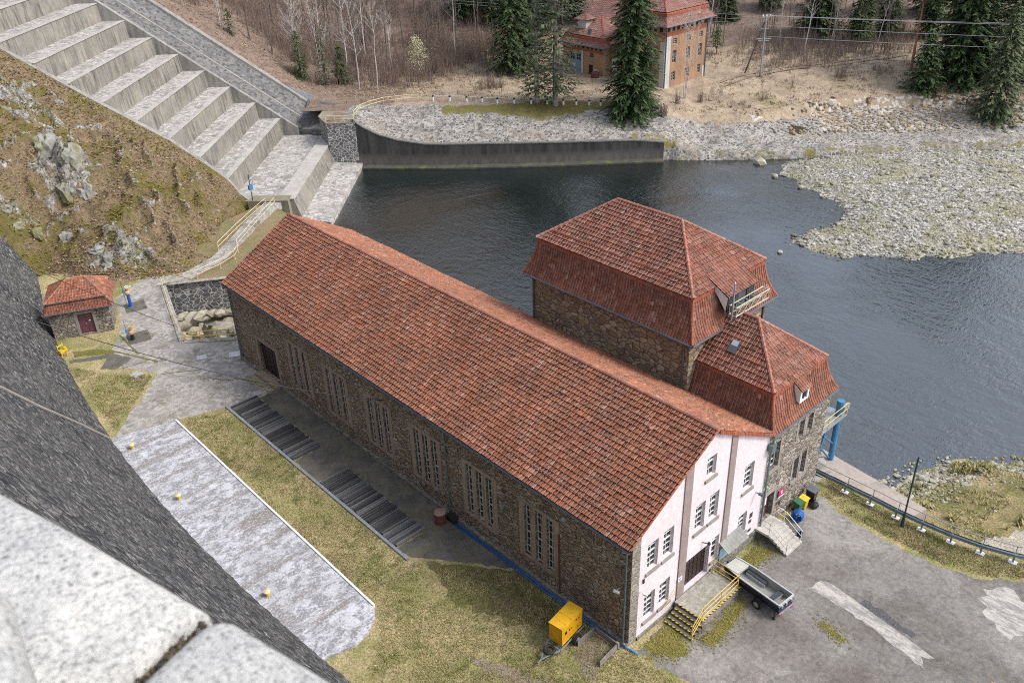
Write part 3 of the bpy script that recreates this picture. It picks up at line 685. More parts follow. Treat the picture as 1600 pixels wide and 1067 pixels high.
MOSS = [[(2.2,-.6),(3.0,-.62),(2.7,-1.6),(2.2,-2.4),(1.3,-2.3),(.5,-1.4),(.8,-.6)],[(3.3,-2.45),(4.6,-2.52),(7.55,-2.3),(7.5,-2.7),(5.5,-3.2),(4.2,-3.3),(3.2,-3.1)],[(9.9,-.6),(12,-.6),(12.2,-1.7),(10.9,-1.4),(9.8,-1.5)],[(8.9,-6.6),(9.3,-6.7),(9.0,-8.2),(8.7,-8.1)]]
mm0 = MB()
for pl in MOSS:
    xs=[p[0] for p in pl]; ys=[p[1] for p in pl]
    for k in range(int((max(xs)-min(xs)+1)*(max(ys)-min(ys)+1)*330)):
        x,y = ru(min(xs)-.7,max(xs)+.7),ru(min(ys)-.7,min(-.45,max(ys)+.7)); d = pdist(x,y,pl)
        if d < -.6 or (d < .1 and rnd() > exp((d-.1)*5)): continue
        a = ru(0,6.28); r = ru(.03,.08); mm0.tri((x+r*cos(a),y+r*sin(a),.02),(x+r*cos(a+2.1),y+r*sin(a+2.1),.02+r*.6),(x+r*cos(a+4.2),y+r*sin(a+4.2),.025))
struct(mm0.build('moss_tufts', leafmat('yard_moss', [(.12,.12,.03),(.2,.185,.04),(.16,.12,.05),(.27,.24,.05),(.1,.08,.05)])), 'stuff')
# bank strip along the asphalt (greener grass)
sheet('concrete_path', [(-13.1,40.3,.05),(-10.9,42.8,.12),(-8.9,44.6,.15),(-7.0,46.7,.12),(-6.5,47.4,.1),(-7.4,49.2,.2),(-8.4,50.2,.2),(-7.6,54.5,.15),(-6.1,56.4),(-4.2,61.2),(-3.4,64.2,.25),(-.5,66.2,.2),(1.2,66.6,.2),(3.6,64.4,.15),(8.0,65.9,.1),(8.9,65.0,.1),(3.6,62.75,.1),(1.3,63.7),(-2.56,50.9),(1.24,47.8),(1.3,44.5),(-.05,44.5),(-.05,37.7),(-2.2,37.65),(-4.65,38.2),(-8.4,39.5)], .006, M['conc_path'], (), .1, .5)
sheet('concrete_path', [(-11.1,55.2,.1),(-7.8,53.4,.1),(-7.0,51.6,.15),(-8.6,50.6,.15),(-9.8,51.6,.1),(-8.6,53.1,.1),(-11.3,54.6,.1)], .0065, M['conc_dark'], (), .1, .4)
sheet('moss_patch', [(-10.4,56.6,.15),(-8.4,55.2,.15),(-7.5,53.6,.15),(-7.9,53.5,.1),(-9.6,54.8,.15),(-10.6,55.4,.1)], .012, M['moss'], (), .1, .3)
sheet('paving_strip', [(-.05,37.6),(-2.15,37.55),(-2.15,28.3),(-4.5,28.1),(-4.55,24.9),(-2.1,24.6),(-2.2,15.4),(-4.6,15.5),(-4.45,14.3,.1),(-3.1,12.6,.15),(-1.9,11.0,.15),(-.05,8.3)], .008, M['conc_dark'], (), .1, .4)
# seams in the path: mossy cracks
for a,b,w in (((-7.9,54.4),(-5.6,49.2),.09),((-8.3,50.4),(-6.3,50.0),.06),((-2.2,41.9),(-.3,38.6),.07),((-3.4,43.0),(-2.4,41.6),.06),((-6.3,47.0),(-3.5,45.2),.05),((-6.1,56.4),(-6.3,51.8),.09)):
    L = hypot(b[0]-a[0],b[1]-a[1]); nx,ny = -(b[1]-a[1])/L*w,(b[0]-a[0])/L*w
    sheet('moss_patch', [(a[0]-nx,a[1]-ny,.05),(b[0]-nx,b[1]-ny,.05),(b[0]+nx,b[1]+ny,.05),(a[0]+nx,a[1]+ny,.05)], .014, M['moss'], (), .1, .25)
sheet('bare_soil', [(-3.9,13.2,.2),(-2.0,10.7,.2),(-.2,8.2,.1),(-.2,2.5,.1),(-2.0,3.0,.3),(-3.4,5.5,.4),(-4.6,8.0,.4),(-4.5,11,.4)], .004, M['grass_brown'], (), .3, .5)
sheet('gravel_track', [(-7.2,6.8,.15),(-6.9,6.2,.15),(-5.0,2.0,.2),(-4.2,-1.6,.2),(-4.9,-1.8,.2),(-6.2,2.0,.2)], .005, M['dirt'], (), .2, .4)
# scattered grass blades on the lawns
m = MB()
def tuft(m, x, y, z, h, n, sp):
    for k in range(n):
        a = ru(0,6.28); px,py = x+ru(-sp,sp),y+ru(-sp,sp); w = h*.16; lx,ly = cos(a)*h*.55,sin(a)*h*.55; hh = h*ru(.5,1.1)
        m.tri((px-w*sin(a),py+w*cos(a),z),(px+w*sin(a),py-w*cos(a),z),(px+lx,py+ly,z+hh))
LAWNS = [[(-8.3,39.3),(-4.8,38.0),(-4.8,14.2),(-8.4,14.2)],[(-8.4,14.2),(-4.6,14.0),(-3.,11.5),(-.3,8),(-.3,.6),(.1,-5),(-6,-10),(-12,8),(-9.5,10.5),(-8.3,12)],[(-12.4,41.5),(-9.2,44.7),(-7,47.3),(-9.6,50.4),(-11.6,54)],[(19.1,-1),(21,-.2),(20.7,-4),(20.7,-9),(22,-13.2),(20.9,-13.4),(19.2,-11.4),(18.6,-9.6),(18.5,-6),(18.7,-2.7)]]
for L,N in zip(LAWNS,(8500,15000,4200,5200)):
    xs=[p[0] for p in L]; ys=[p[1] for p in L]; c=0
    while c < N:
        x,y = ru(min(xs),max(xs)),ru(min(ys),max(ys))
        if pdist(x,y,L) < 0: c += .25; continue
        if mn.noise(V((x*.33,y*.33,2)))+.5*mn.noise(V((x*1.1,y*1.1,5))) < -.22 and rnd() < .75: c += .75; continue
        tuft(m,x,y,.0,.12,5,.15); c += 1
struct(m.build('lawn_grass', lawnmat()), 'stuff')
# ------------------------------------------------------------------ dam
def foot(y): return -13.5+(y-28)**2/360.
def dam_x(y,z): return foot(y)-20.3*z/38.5
dm = thing('dam', 'towering dark masonry dam face curving along the left of the yard', 'dam', (foot(28),28,0))
m = MB(); m.sm = True
ys = frange(-24.,20.,.33)+frange(20.5,112.,.55); zs = frange(-.6,38.3,.5)
idx = {}
for i,y in enumerate(ys):
    for j,z in enumerate(zs):
        k = .07*mn.noise(V((y*.9,z*.9,3)))+.08*mn.noise(V((y*2.1,z*2.1,8)))
        if z > 38: k = 0
        idx[i,j] = m.V(dam_x(y,z)+k*.9,y,z+k*.4)
for i in range(len(ys)-1):
    for j in range(len(zs)-1): m.F(idx[i,j],idx[i+1,j],idx[i+1,j+1],idx[i,j+1])
    m.F(idx[i,len(zs)-1], idx[i+1,len(zs)-1], m.V(dam_x(ys[i+1],38.5)-6,ys[i+1],38.3), m.V(dam_x(ys[i],38.5)-6,ys[i],38.3))
me_off = (foot(28),28,0)
o = m.build('face', M['dam'], dm, me_off); 
if o.data.polygons[0].normal.x < 0: o.data.flip_normals()
m = MB(); pts = []
for y,z in ((26,16.2),(30.4,12.75),(33.2,9.15),(37.3,4.45),(40.3,.3)): pts.append((dam_x(y,z)+.02,y,z))
m.tube(pts, .11, 8); m.build('drain_ledge', M['sillst'], dm, me_off)
# granite coping stones beside the camera
TX,TY = -.262,.965
def cop(u_,w_,z): # u along crest from joint (camera side negative), w across, outward positive
    return (-27.078+u_*TX*1.+w_*TY, -20.765+u_*TY-w_*TX, z)
def coping_stone(u0,u1,w0,w1,z0,z1,label,rad=.03,tilt=0,far_sharp=False,rot=0.):
    b = bmesh.new(); bmesh.ops.create_cube(b, size=1.)
    for v in b.verts: v.co = V(((u0+u1)/2+v.co.x*(u1-u0),(w0+w1)/2+v.co.y*(w1-w0),(z0+z1)/2+v.co.z*(z1-z0)))
    bmesh.ops.bevel(b, geom=[e for e in b.edges if not (far_sharp and all(v.co.x < u0+.01 for v in e.verts))], offset=rad, segments=5, profile=.5, affect='EDGES')
    bmesh.ops.subdivide_edges(b, edges=[e for e in b.edges if e.calc_length() > .08], cuts=5, use_grid_fill=True)
    c0 = cop((u0+u1)/2,(w0+w1)/2,z0)
    for v in b.verts:
        if rot: du,dw = v.co.x-u1,v.co.y-w1; v.co.x,v.co.y = u1+du*cos(rot)-dw*sin(rot), w1+du*sin(rot)+dw*cos(rot)
        p = cop(*v.co); k = .006*mn.noise(V(p)*6)+.0025*mn.noise(V(p)*25)
        v.co = V((p[0]-c0[0]+k, p[1]-c0[1]+k, p[2]-c0[2]+k+tilt*(v.co.x-u0)))
    me = bpy.data.meshes.new('coping_stone'); b.to_mesh(me); b.free(); me.materials.append(M['granite'])
    me.polygons.foreach_set('use_smooth',[True]*len(me.polygons))
    o = bpy.data.objects.new('coping_stone', me); COL.objects.link(o); o.location = c0
    tag(o, label, 'coping stone', 'granite coping stones of the parapet')
coping_stone(.007,1.5,-.62,.0,38.35,39.3,'long pale granite coping stone along the dam edge beyond the dark joint', .03, 0, True)
coping_stone(-.5,.012,-.5,-.168,39.15,39.49,'raised granite block at the left edge closest to the viewer', .03, 0, False, .38)
coping_stone(-1.4,-.008,-.62,.0,38.35,39.3,'granite coping stone with rounded end in the bottom corner nearest the viewer', .03)
m = MB()
for k in range(1400): 
    w0 = ru(-.45,-.012); q = cop(ru(-.008,.007), w0, 39.275+ru(-.02,.006)); stone(m, q, ru(.0015,.004), .6, .4)
struct(m.build('joint_debris', rockmat('joint_soil', [(.03,.026,.022),(.07,.055,.04),(.045,.04,.035),(.16,.12,.07)])), 'stuff')
# ------------------------------------------------------------------ roof slab with yellow vents
o = thing('roof_slab','low whitish weathered concrete roof slab between dam and lawn','concrete slab',(-10.8,25,0))
def slab_x(y): return foot(y)-.15
pl = [(slab_x(y),y) for y in frange(11.2,40.6,2.)[::-1]]+[(-10.9,10.75),(-9.9,11.0),(-8.9,11.7),(-8.55,12.3),(-8.5,13),(-8.5,39.2)]
m = MB(); m.prism(pl[::-1], -.3, .16); m.build('slab', M['conc_slab'], o, (-10.8,25,0))
m = MB(); m.bx(-8.55,-8.42,12.4,39.25,.0,.24); m.build('edge_flashing', M['white'], o, (-10.8,25,0))
vent = None
for k,(x,y) in enumerate(((-12.45,38.1),(-12.5,30.0),(-12.6,17.6))):
    if not vent:
        vent = thing('roof_vent','',''); vent['category']='vent'
        m = MB(); m.lathe([(.17,0),(.17,.3),(.1,.34)],n=16); m.build('pipe', M['yellow_sat'], vent)
        m = MB(); m.lathe([(.12,.3),(.27,.34),(.27,.44),(.1,.5)],n=18); m.build('cap', M['cream'], vent); v_=vent
    else: v_ = copy_tree(vent)
    v_.location = (x,y,.16); v_.scale = (.8,.8,.85); v_['label'] = ['yellow capped vent at the far corner of the whitish slab','yellow capped vent in the middle of the whitish slab','yellow capped vent nearest the stone parapet on the whitish slab'][k]; v_['group']='yellow vents on the slab'
m = MB(); m.bx(-4.78,-4.58,14.1,38.3,0,.12); o = m.build('steel_kerb', M['steel']); tag(o,'long grey steel kerb rail between lawn and timber covers','kerb')
# timber covers over the turbine pits
def cover(y0,y1,label,n):
    o = thing('timber_cover', label, 'pit cover', (-3.4,(y0+y1)/2,0), 0, 'tarred timber pit covers')
    m = MB(); m.bx(-4.55,-2.2,y0,y1,.0,.03); m.build('frame', M['slat_pale'], o, (-3.4,(y0+y1)/2,0))
    st = (y1-y0)/n
    m = MB()
    for k in range(n): m.bx(-4.52+ru(-.02,.02),-2.22+ru(-.04,.05),y0+k*st+.02,y0+(k+1)*st-(ru(.06,.1) if rnd()<.85 else .01),.03,.09+ru(0,.02))
    for k in range(int(n/7)+1):
        yy = y0+k*7*st; m.bx(-4.5,-2.2,yy-.06,yy+.09,.04,.22)
    m.build('planks', M['grate'], o, (-3.4,(y0+y1)/2,0))
cover(28.3,37.7,'dark tarred timber pit cover beside the corner with the concrete path',42)
cover(15.6,24.7,'dark tarred timber pit cover near the rusty drum',41)
# ------------------------------------------------------------------ pit
o = thing('stone_pit','sunken masonry pit with railings beside the far end of the long hall','pit',(2,52,-4.6))
m = MB()
A_,B_,C_,D_ = (1.24,47.8),(-2.56,50.9),(1.3,63.7),(13,56.5)
for p,q in ((B_,A_),(C_,B_),(D_,C_),(A_,(1.3,44.5))): m.quad((p[0],p[1],-5),(q[0],q[1],-5),(q[0],q[1],-.002),(p[0],p[1],-.002))
m.build('walls', M['ashlar_dark'], o, (2,52,-4.6))
m = MB(); 
for p,q in ((B_,A_),(C_,B_),(C_,D_)):
    L=hypot(q[0]-p[0],q[1]-p[1]); ux,uy=(q[0]-p[0])/L,(q[1]-p[1])/L
    m.obx(((p[0]+q[0])/2,(p[1]+q[1])/2,.045),L,.5,.09,atan2(uy,ux))
m.build('coping', M['conc_path'], o, (2,52,-4.6))
struct(grid('pit_floor', frange(-2.9,13.4,.5), frange(44.3,64.2,.5), lambda x,y:(x,y,-4.5+.5*mn.noise(V((x*.5,y*.5,0)))+(.8 if x>3 else 0)), M['rock_tan'], None, False, lambda q: all(pdist(p[0],p[1],PIT) > -.9 for p in q)))
m = MB()
for k in range(60):
    x,y = ru(0,10),ru(47,61)
    if pdist(x,y,PIT) < .5: continue
    stone(m,(x,y,-3.9+.1*x),ru(.35,1.1),.7,.45)
for k in range(9): stone(m,(1.5+k*.8+ru(-.3,.3), 60.6-k*.52,-2.6-.0*k),ru(.7,1.),.5,.4)
struct(m.build('pit_rocks', M['rock_tan']), 'stuff')
# ------------------------------------------------------------------ spillway cascade
OC = xy(40,87); OCZ = (OC[0],OC[1],-4)
cs = thing('spillway_cascade','huge stepped concrete spillway cascade descending to the river','spillway',OCZ)
def slz(s,l,z): x,y = xy(s,l); return (x,y,z)
def sbox(m,s0,s1,l0,l1,z0,z1,bat=0.):  # s0 downhill face
    m.hexa([slz(s0-bat,l0,z0),slz(s0-bat,l1,z0),slz(s1,l1,z0),slz(s1,l0,z0),slz(s0,l0,z1),slz(s0,l1,z1),slz(s1,l1,z1),slz(s1,l0,z1)])
def near_l(s): return 73.4
for k in range(1,17):
    s0 = 44.5+3.45*(k-1); z = 1.8+2.5*(k-1); st_ = MB()
    cut = 79.5 if k in (3,4,5,6) else None
    l1 = 100.2
    for (la,lb,ds) in ([(73.0,cut-.28,-.3),(cut+.28,l1,0.)] if cut else [(73.0,l1,0.)]):
        st_.mi = 0; sbox(st_, s0+ds, s0+3.45+.5, la, lb, z-2.9, z-.0, .28)
    if cut: sbox(st_, s0+.9, s0+3.9, cut-.3, cut+.3, z-2.9, z-.02)
    r = st_.build('step', M['conc_riser'], cs, OCZ)
    tr = MB(); sbox(tr, s0-.08, s0+3.2, 73.2, l1-.01, z+.004, z+.05); tr.build('tread', M['conc_tread'], r)
    tr.v = []; 
    kb = MB(); sbox(kb, s0-.12, s0+.62, 73.1, l1-.02, z+.03, z+.085); kb.build('edge', M['conc_pale'], r)
    tr_me = r.children
    for c in r.children: 
        for v in c.data.vertices: v.co -= V(OCZ)
m = MB(); sbox(m, 35.9, 37.9, 71.6, 99.0, -3.9, -.5, 1.0); w_ = m.build('weir', M['conc_riser'], cs, OCZ)
m = MB(); sbox(m, 35.8, 37.95, 71.5, 99.05, -.497, -.38); m.build('weir_crest', M['conc_pale'], cs, OCZ)
m = MB(); sbox(m, 37.9, 45.2, 72.2, 100.2, -2.5, -.85); m.build('pool_floor', M['conc_tread'], cs, OCZ)
m = MB(); m.hexa([slz(31.2,70.5,-5),slz(31.0,97.3,-5),slz(35.6,99,-5),slz(35.6,71,-5),slz(31.2,70.5,-3.3),slz(31.0,97.3,-3.3),slz(35.6,99,-2.9),slz(35.6,71,-2.9)]); m.build('apron', M['conc_tread'], cs, OCZ)
# pool end block with moss (near the walkway)
m = MB(); sbox(m, 36.4, 41.5, 70.6, 72.6, -3.8, -.3, .2); m.build('pool_end_block', concrete('mossy_block',(.3,.27,.2),(.2,.18,.13),True,1.,None,(.08,.07,.04),.5,.3,(.13,.12,.03)), cs, OCZ)
# near side wall: sloping coping along measured heights
m = MB(); prev = None
for s in frange(41.0,92,2.):
    z = lerp_tab(ZW,s)
    if prev: 
        S,Z = prev
        m.hexa([slz(S,72.5,Z-5),slz(s,72.5,z-5),slz(s,73.3,z-5),slz(S,73.3,Z-5),slz(S,72.5,Z+.12),slz(s,72.5,z+.12),slz(s,73.3,z+.12),slz(S,73.3,Z+.12)][::1])
    prev = (s,z)
m.build('near_side_wall', M['conc'], cs, OCZ)
def ramp_strip(m,l0,l1,dz0,dz1,s_a,s_b,thick=6.,n=1):
    a,b = s_a,s_b
    za,zb = steps_z(a),steps_z(b)
    m.hexa([slz(a,l0,za+dz0-thick),slz(a,l1,za+dz1-thick),slz(b,l1,zb+dz1-thick),slz(b,l0,zb+dz0-thick),slz(a,l0,za+dz0),slz(a,l1,za+dz1),slz(b,l1,zb+dz1),slz(b,l0,zb+dz0)])
m = MB(); ramp_strip(m,100.2,100.9,.35,.35,42.0,95); m.build('far_side_wall', M['conc'], cs, OCZ)
m = MB(); ramp_strip(m,100.9,103.2,.3,1.1,41.5,95); m.build('lower_pitching', M['pitching'], cs, OCZ)
m = MB(); ramp_strip(m,103.2,103.75,1.16,1.16,41.5,95); m.build('ledge', M['conc'], cs, OCZ)
m = MB(); ramp_strip(m,103.75,107.2,1.2,2.3,41.5,95); m.build('upper_pitching', M['pitching'], cs, OCZ)
m = MB(); ramp_strip(m,107.2,108.4,2.75,2.75,41.5,95,5.); m.build('upper_coping', M['conc'], cs, OCZ)
m = MB(); m.hexa([slz(36.2,98.6,-4.5),slz(36.2,107,-4.5),slz(41.6,107,-4.5),slz(41.6,100.0,-4.5),slz(36.9,99.2,.1),slz(36.7,104.5,2.82),slz(41.6,107.4,2.75),slz(41.6,100.9,-.1)]); m.build('end_wall', M['pitching'], cs, OCZ)
for l,s,z in ((101.2,46.9,3.2),(98.9,42.6,-.4)):
    pass
# stone pier with railing at the end of the cascade
pr = thing('stone_pier','square grey ashlar pier between spillway and black river wall','pier',(41.2,91,-4))
m = MB(); m.prism([(39.3,91.6),(42.5,88.9),(44.0,90.8),(44.6,95.5),(42.6,97.6),(40.6,95.6)], -5, 2.85); m.build('shaft', M['ashlar_dark'], pr, (41.2,91,-4))
m = MB(); m.prism([(39.2,91.6),(42.5,88.8),(44.1,90.8),(44.7,95.6),(42.6,97.8),(40.5,95.7)], 2.85, 2.97); m.build('cap', concrete('earthy_cap',(.3,.26,.2),(.22,.18,.13),False,1.,None,(.1,.08,.06),.6), pr, (41.2,91,-4))
# ------------------------------------------------------------------ rocky bank between dam and cascade
def bank_z(s,l):
    lb = lerp_tab(LB,s); k = max(0.,(l-lb)/(72.6-lb)) if l > lb else 0
    zt = lerp_tab(ZW,s)+.1; zt = min(zt, 34)
    k = min(k,1.)
    base = (0. if l < 60 else -min(1.9,(l-60)*.16))+.8*max(0,s-57.5)
    z = base*(1-k)+zt*k + 1.9*sin(pi*k)*min(1,max(0,(s-42)/8.))
    if s < 43.5: z = min(z, base+max(0,(s-39.8))*1.1)
    return z,k
def bank_rock0(s,l):
    ds = hypot((s-57.5)/3.4,(l-60.2)/4.); ds2 = hypot((s-49)/6.,(l-51.2)/2.2); ds3 = hypot((s-63.5)/4.,(l-66)/3.); ds4 = hypot((s-62)/7.,(l-53.)/1.5); ds5 = hypot((s-66)/3.,(l-60)/3.)
    return min(1,max(0,1.25-ds, .95-ds2*.5, .85-ds3*.5, .8-ds4*.4, .85-ds5*.5))
def bank_pt(s,l):
    x,y = xy(s,l); z,k = bank_z(s,l)
    a = min(1,k*6)*min(1,(1-k)*7)*min(1,max(0,s-40)/4)
    p = V((x,y,z))
    r = 1-abs(mn.noise(p*.28+V((3,1,7))))*2; r2 = mn.noise(p*.75); r3 = mn.noise(p*2.1)
    r4 = abs(mn.noise(p*1.1+V((7,2,1)))); lump = 1.15*max(0,r)**3+.5*r2+.22*r3-.35*r4
    ds = hypot((s-57.5)/3.6,(l-60.0)/4.2); oc = max(0,1-ds)
    ang = (1-abs(mn.noise(V((p.x*.8,p.y*.8,p.z*.35)))*2.2)) + .7*(1-abs(mn.noise(V((p.x*1.9,p.y*1.9,p.z*.8)))*2.2))
    rk_ = bank_rock0(s,l); lump += min(1,oc*1.6)*1.3*ang+.5*rk_*ang
    return (x+.5*a*mn.noise(p*.5), y+.5*a*mn.noise(p*.5+V((9,9,9))), z-.02+a*lump)
def bank_rock(x,y,z):
    s,l = sl(x,y); zz,k = bank_z(s,l)
    v = bank_rock0(s,l)*.74
    v = max(v, .6*(z-zz > .8))
    return (min(1,v),0,0)
bk = grid('rocky_hillside', frange(38.5,90,.35), frange(40,72.6,.35), bank_pt, M['bank'], {'rock':bank_rock}, True, lambda q: all(pdist(p[0],p[1],PIT) < -.6 for p in q) and max(sl(p[0],p[1])[1]-lerp_tab(LB,sl(p[0],p[1])[0]) for p in q) > -.8); struct(bk)
ICO2 = None
def crag(m, c, r, sq=1.):
    global ICO2
    if ICO2 is None:
        b = bmesh.new(); bmesh.ops.create_icosphere(b, subdivisions=3, radius=1.); b.verts.ensure_lookup_table()
        ICO2 = ([v.co.copy() for v in b.verts],[[v.index for v in f.verts] for f in b.faces]); b.free()
    o = V((ru(0,50),ru(0,50),ru(0,50))); i = len(m.v); sx,sy,sz = ru(.7,1.4),ru(.7,1.2),ru(.8,1.3)*sq
    for v in ICO2[0]:
        k = 1+.5*mn.noise(v*1.1+o)+.28*mn.noise(v*2.6+o)+.12*mn.noise(v*6+o)
        q = V((round(v.x*k*2.2)/2.2*.35+v.x*k*.65, round(v.y*k*2.2)/2.2*.35+v.y*k*.65, v.z*k)); m.v.append((c[0]+q.x*r*sx,c[1]+q.y*r*sy,c[2]+q.z*r*sz))
    for f in ICO2[1]: m.F(*[i+k for k in f])
m = MB()
for k in range(9):
    s,l = 57.5+random.gauss(0,1.5),60.+random.gauss(0,1.7)
    x,y,z = bank_pt(s,l); crag(m,(x,y,z-.7),ru(.7,1.15),1.3)
for c in ((50,50.6,7,2.4,.5),(46.5,51.6,6,1.8,.4),(64.5,67.5,7,1.3,1.),(62,52.5,9,3,.6),(66,60,8,2,2)):
    for k in range(c[2]):
        s,l = random.gauss(c[0],c[3]),random.gauss(c[1],c[4])
        if l < lerp_tab(LB,s): continue
        x,y,z = bank_pt(s,l); crag(m,(x,y,z-.42),ru(.35,.7))
tag(m.build('rock_outcrop', M['rock']), 'jagged grey rock outcrop breaking through the mossy hillside beside the cascade', 'rocks')
m = MB(); mm_ = MB()
for k in range(26000):
    s,l = ru(40,72),ru(46,72.4)
    if l < lerp_tab(LB,s)-.6: continue
    x,y,z = bank_pt(s,l); nn = mn.noise(V((x*.35,y*.35,z*.35)))
    q = mm_ if nn > .1 else m
    a = ru(0,6.28); r = ru(.06,.17); u2 = ru(.2,1.)
    q.tri((x+r*cos(a),y+r*sin(a),z+.02),(x+r*cos(a+2.2),y+r*sin(a+2.2),z+.03+r*u2),(x+r*cos(a+4.),y+r*sin(a+4.),z+.04+.6*r*u2))
struct(m.build('leaf_litter', M['litter']), 'stuff'); struct(mm_.build('moss_cover', M['litmoss']), 'stuff')
# ------------------------------------------------------------------ river bank on the right
RB = [(24.2,1.8),(24.0,-4.5),(24.4,-6.6),(27.2,-1.9),(28.0,-3.2),(30.96,-3.03),(34.18,-4.05),(37.14,-8.15),(48,-18),(70,-40),(90,-70)]
def rb_z(x,y):
    # height falls from the guard rail line (x~21) to the water
    d0 = x-(21.05+max(0,(-y-8))*.28)
    d1 = None
    yl = lerp_tab([(24,1.5),(27.2,-1.2),(28.3,-2.6),(31,-2.9),(34.2,-4.0),(37,-7.2),(41,-11),(48,-18),(70,-40)], x)
    dw = yl-y   # distance below waterline (landwards)
    z1 = -4.02+.16*max(0,dw)+.25*min(1,max(0,dw)) if dw > 0 else -4.02+dw*.25
    z0 = -.03-.62*max(0,d0) if d0 < 2.2 else -1.4-.12*(d0-2.2)
    z = min(z0, max(z1,-5.)) if d0 > .2 else -.03
    return max(z,-5.2)+ (.16*mn.noise(V((x*.7,y*.7,2)))+.08*mn.noise(V((x*2.,y*2.,4))) if d0 > .6 else 0)
rb = grid('river_bank', frange(20.9,75,.4), frange(-48,1.8,.4), lambda x,y:(x,y,rb_z(x,y)), M['riverbank'], None, True, lambda q: max(p[2] for p in q) > -4.6); struct(rb)
def on_bank(name, poly, mat, dz=.05, st=.35):
    xs=[p[0] for p in poly]; ys=[p[1] for p in poly]
    return struct(grid(name, frange(min(xs),max(xs),st), frange(min(ys),max(ys),st), lambda x,y:(x,y,rb_z(x,y)+dz), mat, None, True, lambda q: all(pdist(p[0],p[1],poly)+.5*mn.noise(V((p[0],p[1],0))) > 0 for p in q)))
on_bank('sandy_path', [(22.0,-7.2),(23.0,-7.6),(24.6,-9.6),(27.0,-10.4),(33,-13),(33,-16),(27.5,-13.2),(24.5,-13.0),(22.6,-10.6)], M['sand'], .04)
m = MB()
for k in range(3200):
    x = ru(27,46); yl = lerp_tab([(24,1.5),(27.2,-1.2),(28.3,-2.6),(31,-2.9),(34.2,-4.0),(37,-7.2),(41,-11),(48,-18),(70,-40)], x)
    y = yl-abs(random.gauss(0,1.7))+.4+(1.2 if rnd()<.1 else 0); stone(m,(x,y,max(-4.0,rb_z(x,y))+.02),ru(.05,.17)*(2.2 if rnd()<.05 else 1),.65,.4)
struct(m.build('shore_stones', M['cobble_bank']), 'stuff')
m = MB()
for k in range(5200):
    x,y = ru(21.4,40),ru(-22,1)
    z = rb_z(x,y)
    if z < -3.9 or mn.noise(V((x*.45,y*.45,8))) < -.05: continue
    if pdist(x,y,[(22.0,-7.2),(23.0,-7.6),(24.6,-9.6),(27.0,-10.4),(33,-13),(33,-16),(27.5,-13.2),(24.5,-13.0),(22.6,-10.6)]) > -.2: continue
    tuft(m,x,y,z,.22+.3*(mn.noise(V((x*.3,y*.3,3)))>.1),6,.18)
struct(m.build('bank_grass', M['grass_tuft']), 'stuff')
o = thing('river_ramp','pale concrete river wall top sloping beside the guard rail','retaining wall',(24,-2,-1))
m = MB(); m.hexa([(22.7,1.9,-5),(22.5,-5.7,-5),(24.0,-6.1,-5),(25.0,2.3,-5),(22.7,1.9,-.95),(22.5,-5.7,-1.0),(24.0,-6.1,-1.02),(25.0,2.3,-.98)]); m.build('wall', concrete('pale_ramp_concrete',(.42,.36,.31),(.33,.285,.25),False,1.,None,(.16,.13,.11),.5), o, (24,-2,-1))
m = MB(); m.hexa([(19.2,1.2,-5),(19.2,-.3,-5),(21.6,-.4,-5),(24.9,2.9,-5),(19.2,1.2,-.05),(19.2,-.3,-.05),(21.6,-.4,-.1),(24.9,2.9,-.7)]); m.build('landing', M['conc_path'], o, (24,-2,-1))
